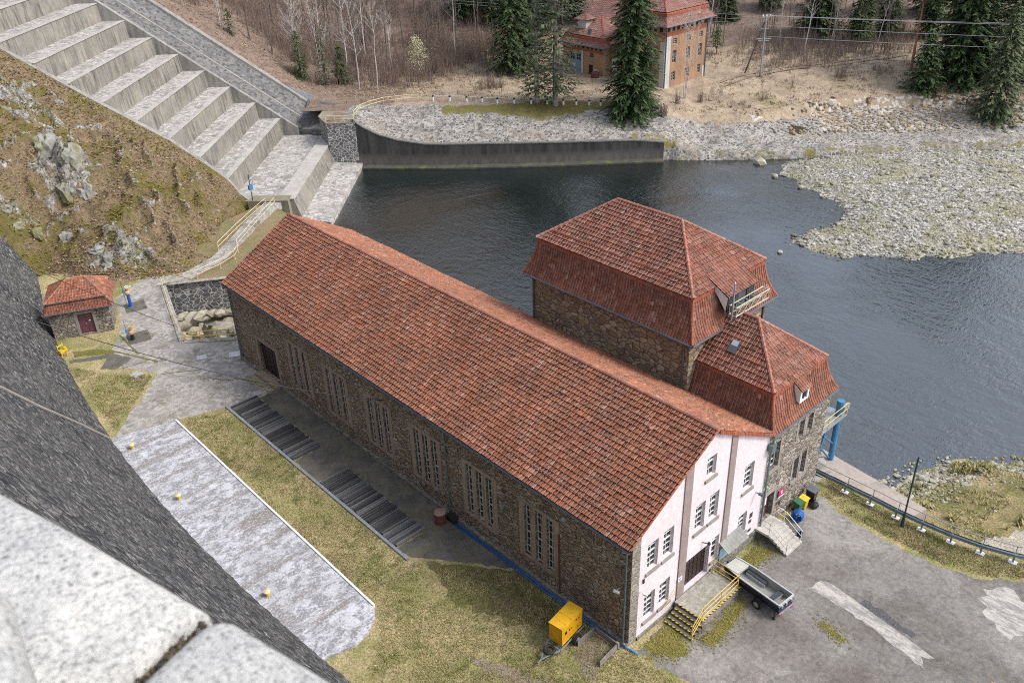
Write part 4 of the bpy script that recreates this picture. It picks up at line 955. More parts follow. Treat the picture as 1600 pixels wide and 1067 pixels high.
# ------------------------------------------------------------------ tiled roofs
def tile_roof(m, A, B, C, D, w=.235, e=.33, lift=.05, front_shade=.5, slab=True, gap=.014):
    """plane: A,B eave left/right, C,D top right/left. slot 0 = tile, slot 1 = dark underlay and painted roll-front shade"""
    A,B,C,D = V(A),V(B),V(C),V(D); u = (B-A).normalized(); n = u.cross(D-A)
    if n.length < 1e-6: n = u.cross(C-A)
    n.normalize()
    if n.z < 0: n = -n
    v = n.cross(u).normalized()
    if (D-A).dot(v) < 0: v = -v
    H = (D-A).dot(v); du = (D-A).dot(u); dw = (C-B).dot(u); L = (B-A).length
    rows = max(1,int(round(H/e))); e = H/rows
    o_ = ru(0,50); P = lambda a,b,h: A+u*a+v*b+n*(h+.035*mn.noise(V((a*.22,b*.35,o_)))+.012*mn.noise(V((a*1.3,b*1.3,o_))))
    prof = ((0.,.0),(.42,.002),(.56,.042),(.8,.055),(1.,.012))
    for r in range(rows):
        v0 = r*e; v1 = min(H,(r+1)*e+.04)
        ul = du*(v0/H); ur = L+dw*(v0/H); ul2 = du*min(1,v1/H); ur2 = L+dw*min(1,v1/H)
        k0 = int(math.floor(min(ul,ul2)/w)); k1 = int(math.ceil(max(ur,ur2)/w))
        for k in range(k0,k1):
            a0,a1 = k*w,(k+1)*w
            def cl(a,lo,hi): return max(lo,min(hi,a))
            lo0,lo1,hi0,hi1 = cl(a0,ul,ur),cl(a1-gap,ul,ur),cl(a0,ul2,ur2),cl(a1-gap,ul2,ur2)
            if lo1-lo0 < .02 and hi1-hi0 < .02: continue
            jl = lift*ru(.75,1.25); jv = ru(-.02,.012)-(ru(.02,.06) if rnd()<.02 else 0); tl = ru(-.006,.006)
            i = len(m.v)
            for f,h in prof:
                q = P(lo0+(lo1-lo0)*f, v0+jv, h+jl+tl*f); m.v.append((q.x,q.y,q.z))
            for f,h in prof:
                q = P(hi0+(hi1-hi0)*f, v1, h+.012); m.v.append((q.x,q.y,q.z))
            for f,h in prof:
                q = P(lo0+(lo1-lo0)*f, v0+jv+.004, -.012); m.v.append((q.x,q.y,q.z))
            m.mi = 0
            for j in range(4): m.F(i+j,i+j+1,i+5+j+1,i+5+j)
            dk = rnd() < front_shade
            for j in range(4):
                m.mi = 1 if (j >= 1 and dk) else 0  # roll front coloured dark to stand for shade inside the open tile end
                m.F(i+10+j,i+10+j+1,i+j+1,i+j)
    m.mi = 1
    if slab: m.quad(P(0,0,-.015),P(L,0,-.015),P(L+dw,H,-.015),P(du,H,-.015))
    m.mi = 0
def ridge_line(m, p, q, r=.13, seg=.36, n=7):
    p,q = V(p),V(q); d = q-p; k = max(1,int(round(d.length/seg))); d /= k
    for i in range(k):
        a = p+d*i; b = p+d*(i+1.12)
        m.tube([a+V((0,0,.012)),b],r*1.05,n,True,r*.86)
def band(m, p, q, h, t, out, w=.22):   # soldier row of upright tiles along an edge
    p,q,out = V(p),V(q),V(out); L=(q-p).length; k=max(1,int(L/w)); d=(q-p)/k
    for i in range(k):
        a=p+d*(i+.04); b=p+d*(i+.96); o=out*(t+ru(0,.02))
        m.hexa([a,b,b+o,a+o,a+V((0,0,h)),b+V((0,0,h)),b+o+V((0,0,h*.8)),a+o+V((0,0,h*.8))])
TM = lambda k: [M[k], M['under']]
# ------------------------------------------------------------------ windows and walls
def plane_y(y0, sgn=1):   # wall whose outside faces -y (sgn 1)
    return lambda u_,z,d=0.: (u_, y0+sgn*d, z)
def plane_x(x0, sgn=1):   # outside faces -x
    return lambda u_,z,d=0.: (x0+sgn*d, u_, z)
def wall(m, outer, holes, fn, depth=.32, flip=False):
    hs = [[(a,z0),(b,z0),(b,z1),(a,z1)] for a,b,z0,z1 in holes]
    m.poly(outer, hs, lambda a,b: fn(a,b,0.), flip)
    for a,b,z0,z1 in holes:
        for (p,q) in (((a,z0),(b,z0)),((b,z0),(b,z1)),((b,z1),(a,z1)),((a,z1),(a,z0))):
            m.quad(fn(*p,0.),fn(*q,0.),fn(*q,depth),fn(*p,depth))
def fbox(m, fn, a0, a1, z0, z1, d0, d1):
    p = [fn(a0,z0,d0),fn(a1,z0,d0),fn(a1,z0,d1),fn(a0,z0,d1),fn(a0,z1,d0),fn(a1,z1,d0),fn(a1,z1,d1),fn(a0,z1,d1)]
    m.hexa(p)
def window(par, off, fn, a, b, z0, z1, cols=2, rows=4, mat='white_frame', sill=True, depth=.2, transom=None, bar=.07, mun=.03, pane_mat='glass', name='window'):
    m = MB()
    fbox(m,fn,a,b,z0,z0+bar,depth,depth+.07); fbox(m,fn,a,b,z1-bar,z1,depth,depth+.07)
    fbox(m,fn,a,a+bar,z0+bar,z1-bar,depth,depth+.07); fbox(m,fn,b-bar,b,z0+bar,z1-bar,depth,depth+.07)
    for k in range(1,cols):
        c = a+(b-a)*k/cols; fbox(m,fn,c-mun,c+mun,z0+bar,z1-bar,depth+.01,depth+.06)
    for k in range(1,rows):
        c = z0+(z1-z0)*k/rows; wv = mun*.8
        if transom and k == transom: wv = bar*.9
        fbox(m,fn,a+bar,b-bar,c-wv,c+wv,depth+.004,depth+.064)
    w = m.build(name, M[mat], par, off)
    m = MB(); m.quad(fn(a,z0,depth+.05),fn(b,z0,depth+.05),fn(b,z1,depth+.05),fn(a,z1,depth+.05)); m.build('pane', M[pane_mat], w, off)
    if sill:
        m = MB(); fbox(m,fn,a-.12,b+.12,z0-.2,z0-.003,-.1,depth-.003); m.build('sill', M['sillst'], w, off)
    return w
# ================================================================== turbine hall
L_,W_ = 44.35,12.64
hall = thing('turbine_hall','long stone turbine hall with huge red tiled roof and pale pink gable','power station hall',(0,0,0))
H0 = (0,0,0)
def roofz(x): return 7.5+(x+.375)*.5706 if x < 6.64 else 11.5-(x-6.64)*.557
groups = [5.8,11.1,16.55,21.92,27.28,32.58]
slits = []; fx = plane_x(0)
for g0 in groups:
    for k in (0,.94,1.88): slits.append((g0+k,g0+k+.58,1.5,5.42))
doorL = (37.7,40.65,.32,3.42)
m = MB(); wall(m,[(.0,-.3),(L_,-.3),(L_,7.58),(.0,7.58)],slits+[doorL],fx,.4,True)
wl = m.build('long_wall', M['wall_brown'], hall)
for g0 in groups:
    m = MB()
    for a,b in ((g0-.42,g0-.004),(g0+.584,g0+.936),(g0+1.524,g0+1.876),(g0+2.464,g0+2.88)): fbox(m,fx,a,b,1.26,5.68,-.035,.1)
    for a,b in ((g0-.004,g0+.584),(g0+.936,g0+1.524),(g0+1.876,g0+2.464)): fbox(m,fx,a,b,5.424,5.68,-.033,.1); fbox(m,fx,a,b,1.26,1.496,-.06,.25)
    m.build('window_surround', M['surround'], hall)
for (a,b,z0,z1) in slits: window(hall,H0,fx,a,b,z0,z1,2,7,'white_frame',False,.17,3,.042,.011)
m = MB(); fbox(m,fx,37.3,37.69,.0,3.8,-.03,.15); fbox(m,fx,40.66,41.05,.0,3.8,-.03,.15); fbox(m,fx,37.69,40.66,3.425,3.8,-.032,.15); fbox(m,fx,37.5,40.9,.0,.3,-.65,.38); m.build('door_surround', M['surround'], hall)
m = MB(); fbox(m,fx,37.5,40.9,.28,.31,-.66,-.58); fbox(m,fx,37.5,40.9,-.0,.07,-1.2,-1.1); m.build('threshold', M['hazard'], hall)
def panel_door(par, fn, a, b, z0, z1, nx, nz, glaz=0, depth=.3):
    m = MB(); fbox(m,fn,a+.005,b-.005,z0,z1-.003,depth,depth+.06)
    dx=(b-a)/nx; dz=(z1-z0)/nz
    for i in range(nx):
        for j in range(nz-glaz): fbox(m,fn,a+i*dx+.05,a+(i+1)*dx-.05,z0+j*dz+.05,z0+(j+1)*dz-.05,depth-.035,depth-.002)
    d = m.build('door', M['door_brown'], par)
    if glaz:
        m = MB()
        for i in range(nx):
            for j in range(nz-glaz,nz): fbox(m,fn,a+i*dx+.05,a+(i+1)*dx-.05,z0+j*dz+.06,z0+(j+1)*dz-.06,depth-.02,depth-.003)
        m.build('pane', M['glass'], d)
    return d
panel_door(hall, fx, *doorL, 5, 7)
m = MB(); fbox(m,fx,.0,37.3,-.05,.26,-.22,-.003); fbox(m,fx,41.05,44.3,-.05,.26,-.22,-.003); m.build('footing', M['plinth'], hall)
# gable
fy = plane_y(0)
gw = [(1.21,2.15,1.05,2.95),(2.56,3.48,1.08,2.96),(1.27,2.18,4.73,6.68),(2.63,3.51,4.71,6.72),(5.46,6.36,4.8,6.76),(6.78,7.66,4.8,6.78),(6.15,7.02,8.3,9.72),(10.2,11.18,4.97,6.92),(10.14,11.06,1.5,3.12)]
gd = (4.9,7.25,.6,2.98); gs = (7.45,8.17,1.28,3.1)
top = lambda x: roofz(x)-.13
m = MB(); wall(m,[(.68,.22),(W_,.22),(W_,top(W_)),(6.64,top(6.64)),(.68,top(.68))],gw+[gd,gs],fy,.3)
m.build('gable_wall', M['stucco'], hall)
m = MB(); wall(m,[(0,-.3),(.676,-.3),(.676,top(.676)),(0,top(0))],[],fy); m.build('quoin_strip', M['quoin'], hall)
m = MB(); fbox(m,fy,.68,4.0,-.3,.215,-.09,.2); m.build('plinth', M['plinth'], hall)
m = MB(); fbox(m,fy,7.5,W_,-.3,.75,-.1,-.003); fbox(m,fy,7.5,W_,-.3,.215,-.003,.2); m.build('plinth', M['plinth'], hall)
m = MB()
for a,b in ((4.18,4.85),(8.36,8.94)):
    z1 = min(top(a),top(b))-.02; p=[(a,.22),(b,.22),(b,top(b)-.01),(a,top(a)-.01)]
    m.poly(p,(),lambda x,z:(x,-.07,z)); m.quad((a,-.07,.22),(a,-.07,top(a)-.01),(a,0,top(a)-.01),(a,0,.22)); m.quad((b,-.07,.22),(b,0,.22),(b,0,top(b)-.01),(b,-.07,top(b)-.01))
m.build('pilaster', M['pilaster'], hall)
for k,(a,b,z0,z1) in enumerate(gw): window(hall,H0,fy,a,b,z0,z1,2,5 if k!=6 else 3,'white_frame',True,.17,3 if k!=6 else 2,.05,.015)
window(hall,H0,fy,*gs,1,4,'white_frame',True,.17,3,.05,.015)
panel_door(hall, fy, *gd, 6, 6, 2)
m = MB(); wall(m,[(0,-4.5),(W_,-4.5),(W_,top(W_)),(6.64,top(6.64)),(0,top(0))],[],plane_y(L_,-1),.2,True); m.build('end_wall', M['wall_brown'], hall)
m = MB(); wall(m,[(0,-4.8),(L_,-4.8),(L_,8.0),(0,8.0)],[],plane_x(W_,-1)); m.build('river_wall', M['wall_tan'], hall)
# roofs
y0r,y1r = -.19,L_+.2
m = MB(); tile_roof(m,(-.42,y1r,7.47),(-.42,y0r,7.47),(6.64,y0r,11.5),(6.64,y1r,11.5),.24,.335,.1,.8,True,.03); m.build('roof_front', TM('tile_hall'), hall)
m = MB(); tile_roof(m,(12.72,y0r,8.1),(12.72,y1r,8.1),(6.64,y1r,11.5),(6.64,y0r,11.5),.235,.33,.075,.8,True,.025); rb_ = m.build('roof_back', TM('tile_back'), hall)
m = MB(); ridge_line(m,(6.64,y0r,11.53),(6.64,y1r,11.53),.13,.4); m.build('ridge_tiles', M['ridge'], hall)
m = MB(); band(m,(6.8,-.1,top(6.8)-.1),(12.7,-.1,top(12.7)-.1),.26,.1,(0,-1,0)); m.build('verge_tiles', M['ridge_red'], hall)
m = MB(); ridge_line(m,(-.38,y0r+.03,7.52),(6.6,y0r+.03,11.5),.06,.33,6); m.build('verge_edge', M['ridge_red'], hall)
m = MB(); m.tube([(.5,y0r+.3,8.12),(.5,y1r-.3,8.12)],.028,5); 
for y in frange(0,L_,1.1): m.tube([(.5,y,8.13),(.62,y,8.02)],.02,4)
m.build('snow_rail', M['ridge'], hall)
m = MB()
for a in range(7):
    A0=pi+pi*a/7; A1=pi+pi*(a+1)/7
    m.quad((-.5+.09*cos(A0),y0r,7.47+.09*sin(A0)),(-.5+.09*cos(A1),y0r,7.47+.09*sin(A1)),(-.5+.09*cos(A1),y1r,7.47+.09*sin(A1)),(-.5+.09*cos(A0),y1r,7.47+.09*sin(A0)))
m.tube([(-.59,y0r,7.47),(-.59,y1r,7.47)],.014,4); m.bx(-.43,-.01,y0r+.2,y1r-.2,7.36,7.4); m.build('gutter', M['zinc'], hall)
for y,k in ((15.45,0),(.28,1),(44.2,2)):
    m = MB(); m.tube([(-.5,y,7.4),(-.5,y,7.22),(-.13,y,6.95),(-.13,y,.05)],.062,8); 
    for z in (1.,3.,5.): m.bx(-.2,-.005,y-.08,y+.08,z,z+.05)
    m.build('downpipe', M['pipe_green'], hall)
m = MB(); m.tube([(-.05,5.35,4.9),(-.05,5.3,.1)],.05,6); m.build('rusty_cable_duct', M['rust'], hall)
for x,y,s in ((4.6,9.5,.16),(5.1,3.2,.14),(1.3,14.2,.12)):
    m = MB(); z = roofz(x)+.07; m.lathe([(s,0),(s*.9,s*.6),(s*.3,s)],(x,y,z),10); m.build('vent_tile', M['ridge'], hall)
# ================================================================== gate tower
tow = thing('gate_tower','tall stone tower block with big red mansard roof above the river','tower building',(16.7,13.2,-4))
T0 = (16.7,13.2,-4)
m = MB(); xs0,xs1,yt0,yt1 = 12.5,20.9,6.2,20.3
for p in ([(xs0,yt0),(xs1,yt0)],[(xs1,yt0),(xs1,yt1)],[(xs1,yt1),(xs0,yt1)],[(xs0,yt1),(xs0,yt0)]):
    (a,b),(c,d) = p; m.quad((a,b,-5),(c,d,-5),(c,d,12.1),(a,b,12.1))
m.build('wall', M['wall_tan'], tow, T0)
def mansard(par, off, x0,x1,y0,y1, prof, zoff, sides, mat, w=.23, e=.3):
    """lower flared part: prof = [(inset, z)]"""
    for name in sides:
        m = MB()
        for (k0,z0),(k1,z1) in zip(prof,prof[1:]):
            c0 = [(x0+k0,y0+k0,z0),(x1-k0,y0+k0,z0),(x1-k0,y1-k0,z0),(x0+k0,y1-k0,z0)]
            c1 = [(x0+k1,y0+k1,z1),(x1-k1,y0+k1,z1),(x1-k1,y1-k1,z1),(x0+k1,y1-k1,z1)]
            i = {'front':0,'right':1,'back':2,'left':3}[name]; j=(i+1)%4
            tile_roof(m,c0[i],c0[j],c1[j],c1[i],w,e,.035,.25)
        m.build('lower_roof', TM(mat), par, off)
def hips(par, off, x0,x1,y0,y1, prof, corners, r=.1):
    for (cx,cy) in corners:
        m = MB()
        for (k0,z0),(k1,z1) in zip(prof,prof[1:]):
            f = lambda k,z: ((x0+k) if cx==0 else (x1-k), (y0+k) if cy==0 else (y1-k), z+.03)
            ridge_line(m, f(k0,z0), f(k1,z1), r, .33, 7)
        m.build('hip_tiles', M['ridge_red'], par, off)
X0,X1,Y0,Y1 = 12.05,21.35,5.7,20.76
pf = [(0,12.04),(.22,12.42),(.48,13.05),(.7,13.85),(.84,14.62)]
mansard(tow,T0,X0,X1,Y0,Y1,pf,0,('left','front','right','back'),'tile_steep')
hips(tow,T0,X0,X1,Y0,Y1,pf,((0,0),(1,0),(1,1),(0,1)))
k_ = .72; ux0,ux1,uy0,uy1,uz = X0+k_,X1-k_,Y0+k_,Y1-k_,14.72
m = MB()
for a,b,o in (((ux0,uy0),(ux1,uy0),(0,-1,0)),((ux1,uy0),(ux1,uy1),(1,0,0)),((ux1,uy1),(ux0,uy1),(0,1,0)),((ux0,uy1),(ux0,uy0),(-1,0,0))): band(m,(a[0]-o[0]*.12,a[1]-o[1]*.12,uz-.3),(b[0]-o[0]*.12,b[1]-o[1]*.12,uz-.3),.3,.1,o)
m.build('break_band', M['ridge_red'], tow, T0)
rz,ra,rb2,rx = 17.55,10.5,16.0,16.7
m = MB(); e_=.33
tile_roof(m,(ux0,uy1,uz),(ux0,uy0,uz),(rx,ra,rz),(rx,rb2,rz),.25,e_,.09,.85,True,.03)
tile_roof(m,(ux1,uy0,uz),(ux1,uy1,uz),(rx,rb2,rz),(rx,ra,rz),.25,e_,.09,.85,True,.03)
tile_roof(m,(ux0,uy0,uz),(ux1,uy0,uz),(rx,ra,rz),(rx,ra,rz),.25,e_,.09,.85,True,.03)
tile_roof(m,(ux1,uy1,uz),(ux0,uy1,uz),(rx,rb2,rz),(rx,rb2,rz),.25,e_,.09,.85,True,.03)
m.build('upper_roof', TM('tile_tower'), tow, T0)
m = MB()
for p,q in (((ux0,uy0,uz+.05),(rx,ra,rz)),((ux1,uy0,uz+.05),(rx,ra,rz)),((ux0,uy1,uz+.05),(rx,rb2,rz)),((ux1,uy1,uz+.05),(rx,rb2,rz)),((rx,ra,rz+.02),(rx,rb2,rz+.02))): ridge_line(m,p,q,.12,.36)
m.build('ridge_tiles', M['ridge'], tow, T0)
m = MB(); kk=.85
def insl(a,b,t): return tuple(a[i]+(b[i]-a[i])*t for i in range(3))
for a,b,c,d in (((ux0,uy1,uz),(ux0,uy0,uz),(rx,ra,rz),(rx,rb2,rz)),((ux0,uy0,uz),(ux1,uy0,uz),(rx,ra,rz),(rx,ra,rz))):
    p = insl(a,d,.17); q = insl(b,c,.17); m.tube([V(p)+V((0,0,.14)),V(q)+V((0,0,.14))],.025,5)
m.build('snow_rail', M['ridge_red'], tow, T0)
m = MB()
for p,q in (((X0-.06,Y0-.06),(X0-.06,Y1)),((X0-.06,Y0-.06),(X1,Y0-.06)),((X1+.06,Y0),(X1+.06,Y1))): m.tube([(p[0],p[1],12.0),(q[0],q[1],12.0)],.085,7)
m.bx(X0+.1,X1-.1,Y0+.1,Y1-.1,11.93,11.97); m.build('gutter', M['zinc'], tow, T0)
for x,y in ((12.44,6.6),(20.6,6.14),(12.44,20.1)):
    m = MB(); m.tube([(x-.25 if x<13 else x,y if x<13 else y-.3,11.9),(x,y,11.55),(x,y,8.3 if x<13 else -3)],.065,8); m.build('downpipe', M['zinc'], tow, T0)
# rear dormer roof peeking over the far slope
m = MB(); tile_roof(m,(21.0,8.6,14.9),(21.0,10.6,14.9),(19.4,10.6,15.75),(19.4,8.6,15.75),.25,.33,.05,.4); m.bx(19.6,20.9,8.7,10.5,14.0,14.8); m.build('rear_dormer', TM('tile_tower'), tow, T0)
# wide dormer over the annex ridge
dz = MB(); tile_roof(dz,(15.0,5.35,14.35),(18.3,5.35,14.35),(18.3,7.2,15.35),(15.0,7.2,15.35),.25,.33,.05,.45); d_ = dz.build('dormer', TM('tile_tower'), tow, T0)
m = MB(); m.poly([(5.55,13.35),(5.45,14.3),(7.1,15.2),(7.1,14.9),(6.3,14.3)],(),lambda y,z:(15.06,y,z)); m.build('cheek', M['white'], d_, T0)
m = MB(); m.quad((15.06,5.6,13.1),(18.24,5.6,13.1),(18.24,5.6,14.3),(15.06,5.6,14.3)); m.build('front', M['zinc'], d_, T0)
m = MB(); m.bx(15.2,16.4,5.54,5.58,13.2,14.2); m.bx(17.3,18.1,5.54,5.58,13.2,14.2); m.build('pane', M['glass'], d_, T0)
# roof mast and lattice frame
o = thing('antenna_mast','thin grey mast rising between the two tiled mansard roofs','mast',(15.3,5.2,12.95)); m = MB(); m.tube([(0,0,-.2),(0,0,2.35)],.06,8); m.tube([(.12,.02,-.2),(.12,.02,1.3)],.03,6); m.tube([(-.5,0,1.5),(0,0,2.25)],.012,4); m.build('pole', M['steel'], o)
m = MB(); m.lathe([(.02,0),(.05,.05),(.02,.12)],(0,0,2.35),8); m.build('tip', M['white'], o)
o = thing('lattice_frame','pale steel lattice frame lying across the roof below the wide dormer','steel frame',(15.4,5.0,12.9)); m = MB()
for y,z in ((0,.0),(0,.62),(.5,.0),(.5,.62)): m.tube([(0,y,z+.12),(3.7,y,z+.12)],.045,5)
for k in range(6):
    x=.05+k*.72; m.tube([(x,0,.12),(x,0,.74)],.03,4); m.tube([(x,0,.12),(x,.5,.12)],.03,4); m.tube([(x,.5,.12),(x,.5,.74)],.03,4); m.tube([(x,0,.74),(x,.5,.74)],.03,4)
    if k<5: m.tube([(x,0,.12),(x+.72,0,.74)],.022,4)
m.build('lattice', plain('cream_grey_steel',(.42,.41,.33),.6,0,.2), o)
# ================================================================== annex
ann = thing('annex_house','grey stone annex with small red mansard roof at the river corner','annex building',(16,3,0))
N0 = (16,3,0); fa = plane_y(0.02)
aw = [(13.05,14.0,4.95,6.9),(16.0,16.7,5.9,7.1),(17.05,17.75,5.85,7.1),(16.08,16.72,2.4,4.15),(17.0,17.65,2.4,4.2)]
ad = (13.05,14.1,.9,2.9)
m = MB(); wall(m,[(12.7,-.5),(19.5,-.5),(19.5,7.95),(12.7,7.95)],aw+[ad],fa,.32); m.quad((19.5,.02,-5),(19.5,6.3,-5),(19.5,6.3,7.95),(19.5,.02,7.95)); m.quad((19.5,.02,-5),(12.7,.02,-5),(12.7,.02,-.5),(19.5,.02,-.5)); m.build('wall', M['wall_grey'], ann, N0)
for k,w in enumerate(aw): window(ann,N0,fa,*w,2,4,'white_frame',k in (0,3,4),.26,2)
for a,b,z0,z1 in aw: 
    m = MB()
    for p,q in ((a-.16,a-.003),(b+.003,b+.16)): fbox(m,fa,p,q,z0-.05,min(z1+.15,7.8),-.03,.1)
    m.build('stone_surround', M['sillst'], ann, N0)
m = MB(); fbox(m,fa,ad[0]-.22,ad[0]-.003,.9,3.2,-.04,.1); fbox(m,fa,ad[1]+.003,ad[1]+.22,.9,3.2,-.04,.1); fbox(m,fa,ad[0]-.003,ad[1]+.003,2.905,3.2,-.042,.1)
m.build('stone_surround', M['sillst'], ann, N0)
m = MB(); fbox(m,fa,ad[0],ad[1],ad[2],ad[3],.28,.34); d_ = m.build('door', plain('dark_plum_door',(.07,.03,.035),.5), ann, N0)
m = MB(); fbox(m,fa,13.35,13.75,1.75,2.5,.255,.277); fbox(m,fa,13.3,13.62,1.3,1.55,.255,.277); m.build('notice', M['white'], d_, N0)
ax0,ax1,ay0,ay1 = 12.57,20.0,-.22,12.3
pa = [(0,7.95),(.22,8.3),(.48,8.95),(.68,9.65),(.8,10.25)]
for nm in ('left','front','right'):
    m = MB()
    for (k0,z0),(k1,z1) in zip(pa,pa[1:]):
        if nm=='left': tile_roof(m,(ax0+k0,6.15,z0),(ax0+k0,ay0+k0,z0),(ax0+k1,ay0+k1,z1),(ax0+k1,6.15,z1),.23,.3,.035,.3)
        elif nm=='front': tile_roof(m,(ax0+k0,ay0+k0,z0),(ax1-k0,ay0+k0,z0),(ax1-k1,ay0+k1,z1),(ax0+k1,ay0+k1,z1),.23,.3,.035,.3)
        else: tile_roof(m,(ax1-k0,ay0+k0,z0),(ax1-k0,6.15,z0),(ax1-k1,6.15,z1),(ax1-k1,ay0+k1,z1),.23,.3,.035,.3)
    m.build('lower_roof', TM('tile_steep'), ann, N0)
hips(ann,N0,ax0,ax1,ay0,ay1,pa,((0,0),(1,0)))
k_=.7; vx0,vx1,vy0,vz = ax0+k_,ax1-k_,ay0+k_,10.35; px,py,pz = 16.3,3.9,12.95
m = MB()
tile_roof(m,(vx0,6.2,vz),(vx0,vy0,vz),(px,py,pz),(px,6.2,pz),.26,.33,.09,.85,True,.03)
tile_roof(m,(vx0,vy0,vz),(vx1,vy0,vz),(px,py,pz),(px,py,pz),.26,.33,.09,.85,True,.03)
tile_roof(m,(vx1,vy0,vz),(vx1,6.2,vz),(px,6.2,pz),(px,py,pz),.26,.33,.09,.85,True,.03)
m.build('upper_roof', TM('tile_tower'), ann, N0)
m = MB()
for p,q in (((vx0,vy0,vz+.05),(px,py,pz)),((vx1,vy0,vz+.05),(px,py,pz)),((px,py,pz+.02),(px,6.2,pz+.02))): ridge_line(m,p,q,.12,.36)
m.build('ridge_tiles', M['ridge'], ann, N0)
m = MB()
for a,b,o in (((vx0,vy0),(vx1,vy0),(0,-1,0)),((vx0,6.2),(vx0,vy0),(-1,0,0)),((vx1,vy0),(vx1,6.2),(1,0,0))): band(m,(a[0]-o[0]*.12,a[1]-o[1]*.12,vz-.3),(b[0]-o[0]*.12,b[1]-o[1]*.12,vz-.3),.28,.1,o)
m.build('break_band', M['ridge_red'], ann, N0)
m = MB()
for a,b,c,d in (((vx0,6.2,vz),(vx0,vy0,vz),(px,py,pz),(px,6.2,pz)),((vx0,vy0,vz),(vx1,vy0,vz),(px,py,pz),(px,py,pz))):
    p = insl(a,d,.3); q = insl(b,c,.3); m.tube([V(p)+V((0,0,.15)),V(q)+V((0,0,.15))],.025,5)
m.build('snow_rail', M['ridge_red'], ann, N0)
m = MB(); m.tube([(ax0,ay0-.07,7.9),(ax1,ay0-.07,7.9)],.075,7); m.tube([(ax1+.06,ay0,7.9),(ax1+.06,6.1,7.9)],.075,7); m.bx(ax0+.1,ax1-.1,ay0+.05,6.1,7.84,7.88); m.build('gutter', M['zinc'], ann, N0)
m = MB(); m.tube([(12.62,-.28,7.75),(12.66,-.14,7.3),(12.66,-.14,.1)],.06,8); m.bx(12.4,12.85,-.36,-.06,6.9,7.4); m.build('downpipe', M['pipe_green'], ann, N0)
# skylight on the left slope, dormer on the front slope
nL = V((vx0-px,0,0)); sl_ = (pz-vz)/(px-vx0)
def zl(x): return vz+(x-vx0)*sl_
m = MB(); m.hexa([(14.2,4.05,zl(14.2)+.05),(14.85,4.05,zl(14.85)+.05),(14.85,4.6,zl(14.85)+.05),(14.2,4.6,zl(14.2)+.05),(14.15,4.05,zl(14.2)+.17),(14.8,4.05,zl(14.85)+.17),(14.8,4.6,zl(14.85)+.17),(14.15,4.6,zl(14.2)+.17)]); s_=m.build('skylight', M['zinc'], ann, N0)
m = MB(); m.quad((14.2,4.1,zl(14.2)+.185),(14.76,4.1,zl(14.82)+.185),(14.76,4.55,zl(14.82)+.185),(14.2,4.55,zl(14.2)+.185)); m.build('pane', plain('skylight_pane',(.4,.45,.5),.15,0,.05), s_, N0)
m = MB(); tile_roof(m,(15.45,-.2,9.75),(16.55,-.2,9.75),(16.55,.75,10.45),(15.45,.75,10.45),.23,.3,.05,.4); dm_ = m.build('dormer', TM('tile_tower'), ann, N0)
m = MB(); m.poly([(-.05,8.85),(-.05,9.72),(.62,10.25),(.5,9.6),(.25,9.0)],(),lambda y,z:(15.5,y,z)); m.poly([(-.05,8.85),(-.05,9.72),(.62,10.25),(.5,9.6),(.25,9.0)],(),lambda y,z:(16.5,y,z),True); m.build('cheek', M['white'], dm_, N0)
m = MB(); wall(m,[(15.5,8.85),(16.5,8.85),(16.5,9.72),(15.5,9.72)],[(15.68,16.32,9.0,9.6)],plane_y(-.05),.1); w_=m.build('window_front', M['white'], dm_, N0)
m = MB(); m.quad((15.6,.02,8.9),(16.4,.02,8.9),(16.4,.02,9.7),(15.6,.02,9.7)); m.bx(15.98,16.02,-.02,.0,9.0,9.6); m.build('pane', M['glass'], dm_, N0)
# ================================================================== hut
hut = thing('valve_hut','small stone hut with red hipped roof and maroon door','hut',(-10.7,59.85,0),R(-24))
# local x along front, y to the back; front-left base corner at origin
HW,HD,HZ = 5.1,4.0,2.75
fh = plane_y(0)
m = MB(); wall(m,[(0,-.2),(HW,-.2),(HW,HZ),(0,HZ)],[(2.3,3.6,.12,2.2)],fh,.25)
m.quad((HW,0,-.2),(HW,HD,-.2),(HW,HD,HZ),(HW,0,HZ)); m.quad((0,HD,-.2),(0,0,-.2),(0,0,HZ),(0,HD,HZ)); m.quad((HW,HD,-.2),(0,HD,-.2),(0,HD,HZ),(HW,HD,HZ)); m.build('wall', M['wall_grey'], hut)
m = MB(); fbox(m,fh,2.05,2.296,0,2.45,-.04,.1); fbox(m,fh,3.604,3.85,0,2.45,-.04,.1); fbox(m,fh,2.296,3.604,2.204,2.45,-.042,.1); m.build('door_surround', M['sillst'], hut)
m = MB(); fbox(m,fh,2.31,2.94,.12,2.19,.2,.25); fbox(m,fh,2.96,3.59,.12,2.19,.2,.25)
for a in (2.4,3.05): 
    for z in (.25,.9,1.5): fbox(m,fh,a,a+.44,z,z+.5,.18,.197)
d_ = m.build('door', M['door_maroon'], hut); m = MB(); fbox(m,fh,2.87,2.93,1.0,1.18,.12,.197); m.build('handle', M['steel'], d_); m = MB(); fbox(m,fh,3.15,3.3,1.3,1.42,.17,.179); m.build('notice', M['white'], d_)
q0,q1,r0,r1 = -.35,HW+.35,-.4,HD+.35; z0,z1,z2 = 2.78,3.6,5.0
k_=.42; i0,i1,j0,j1 = q0+k_,q1-k_,r0+k_,r1-k_
m = MB()
c0=[(q0,r0,z0),(q1,r0,z0),(q1,r1,z0),(q0,r1,z0)]; c1=[(i0,j0,z1),(i1,j0,z1),(i1,j1,z1),(i0,j1,z1)]
for i in range(4): j=(i+1)%4; tile_roof(m,c0[i],c0[j],c1[j],c1[i],.23,.3,.04,.35)
m.build('lower_roof', TM('tile_steep'), hut)
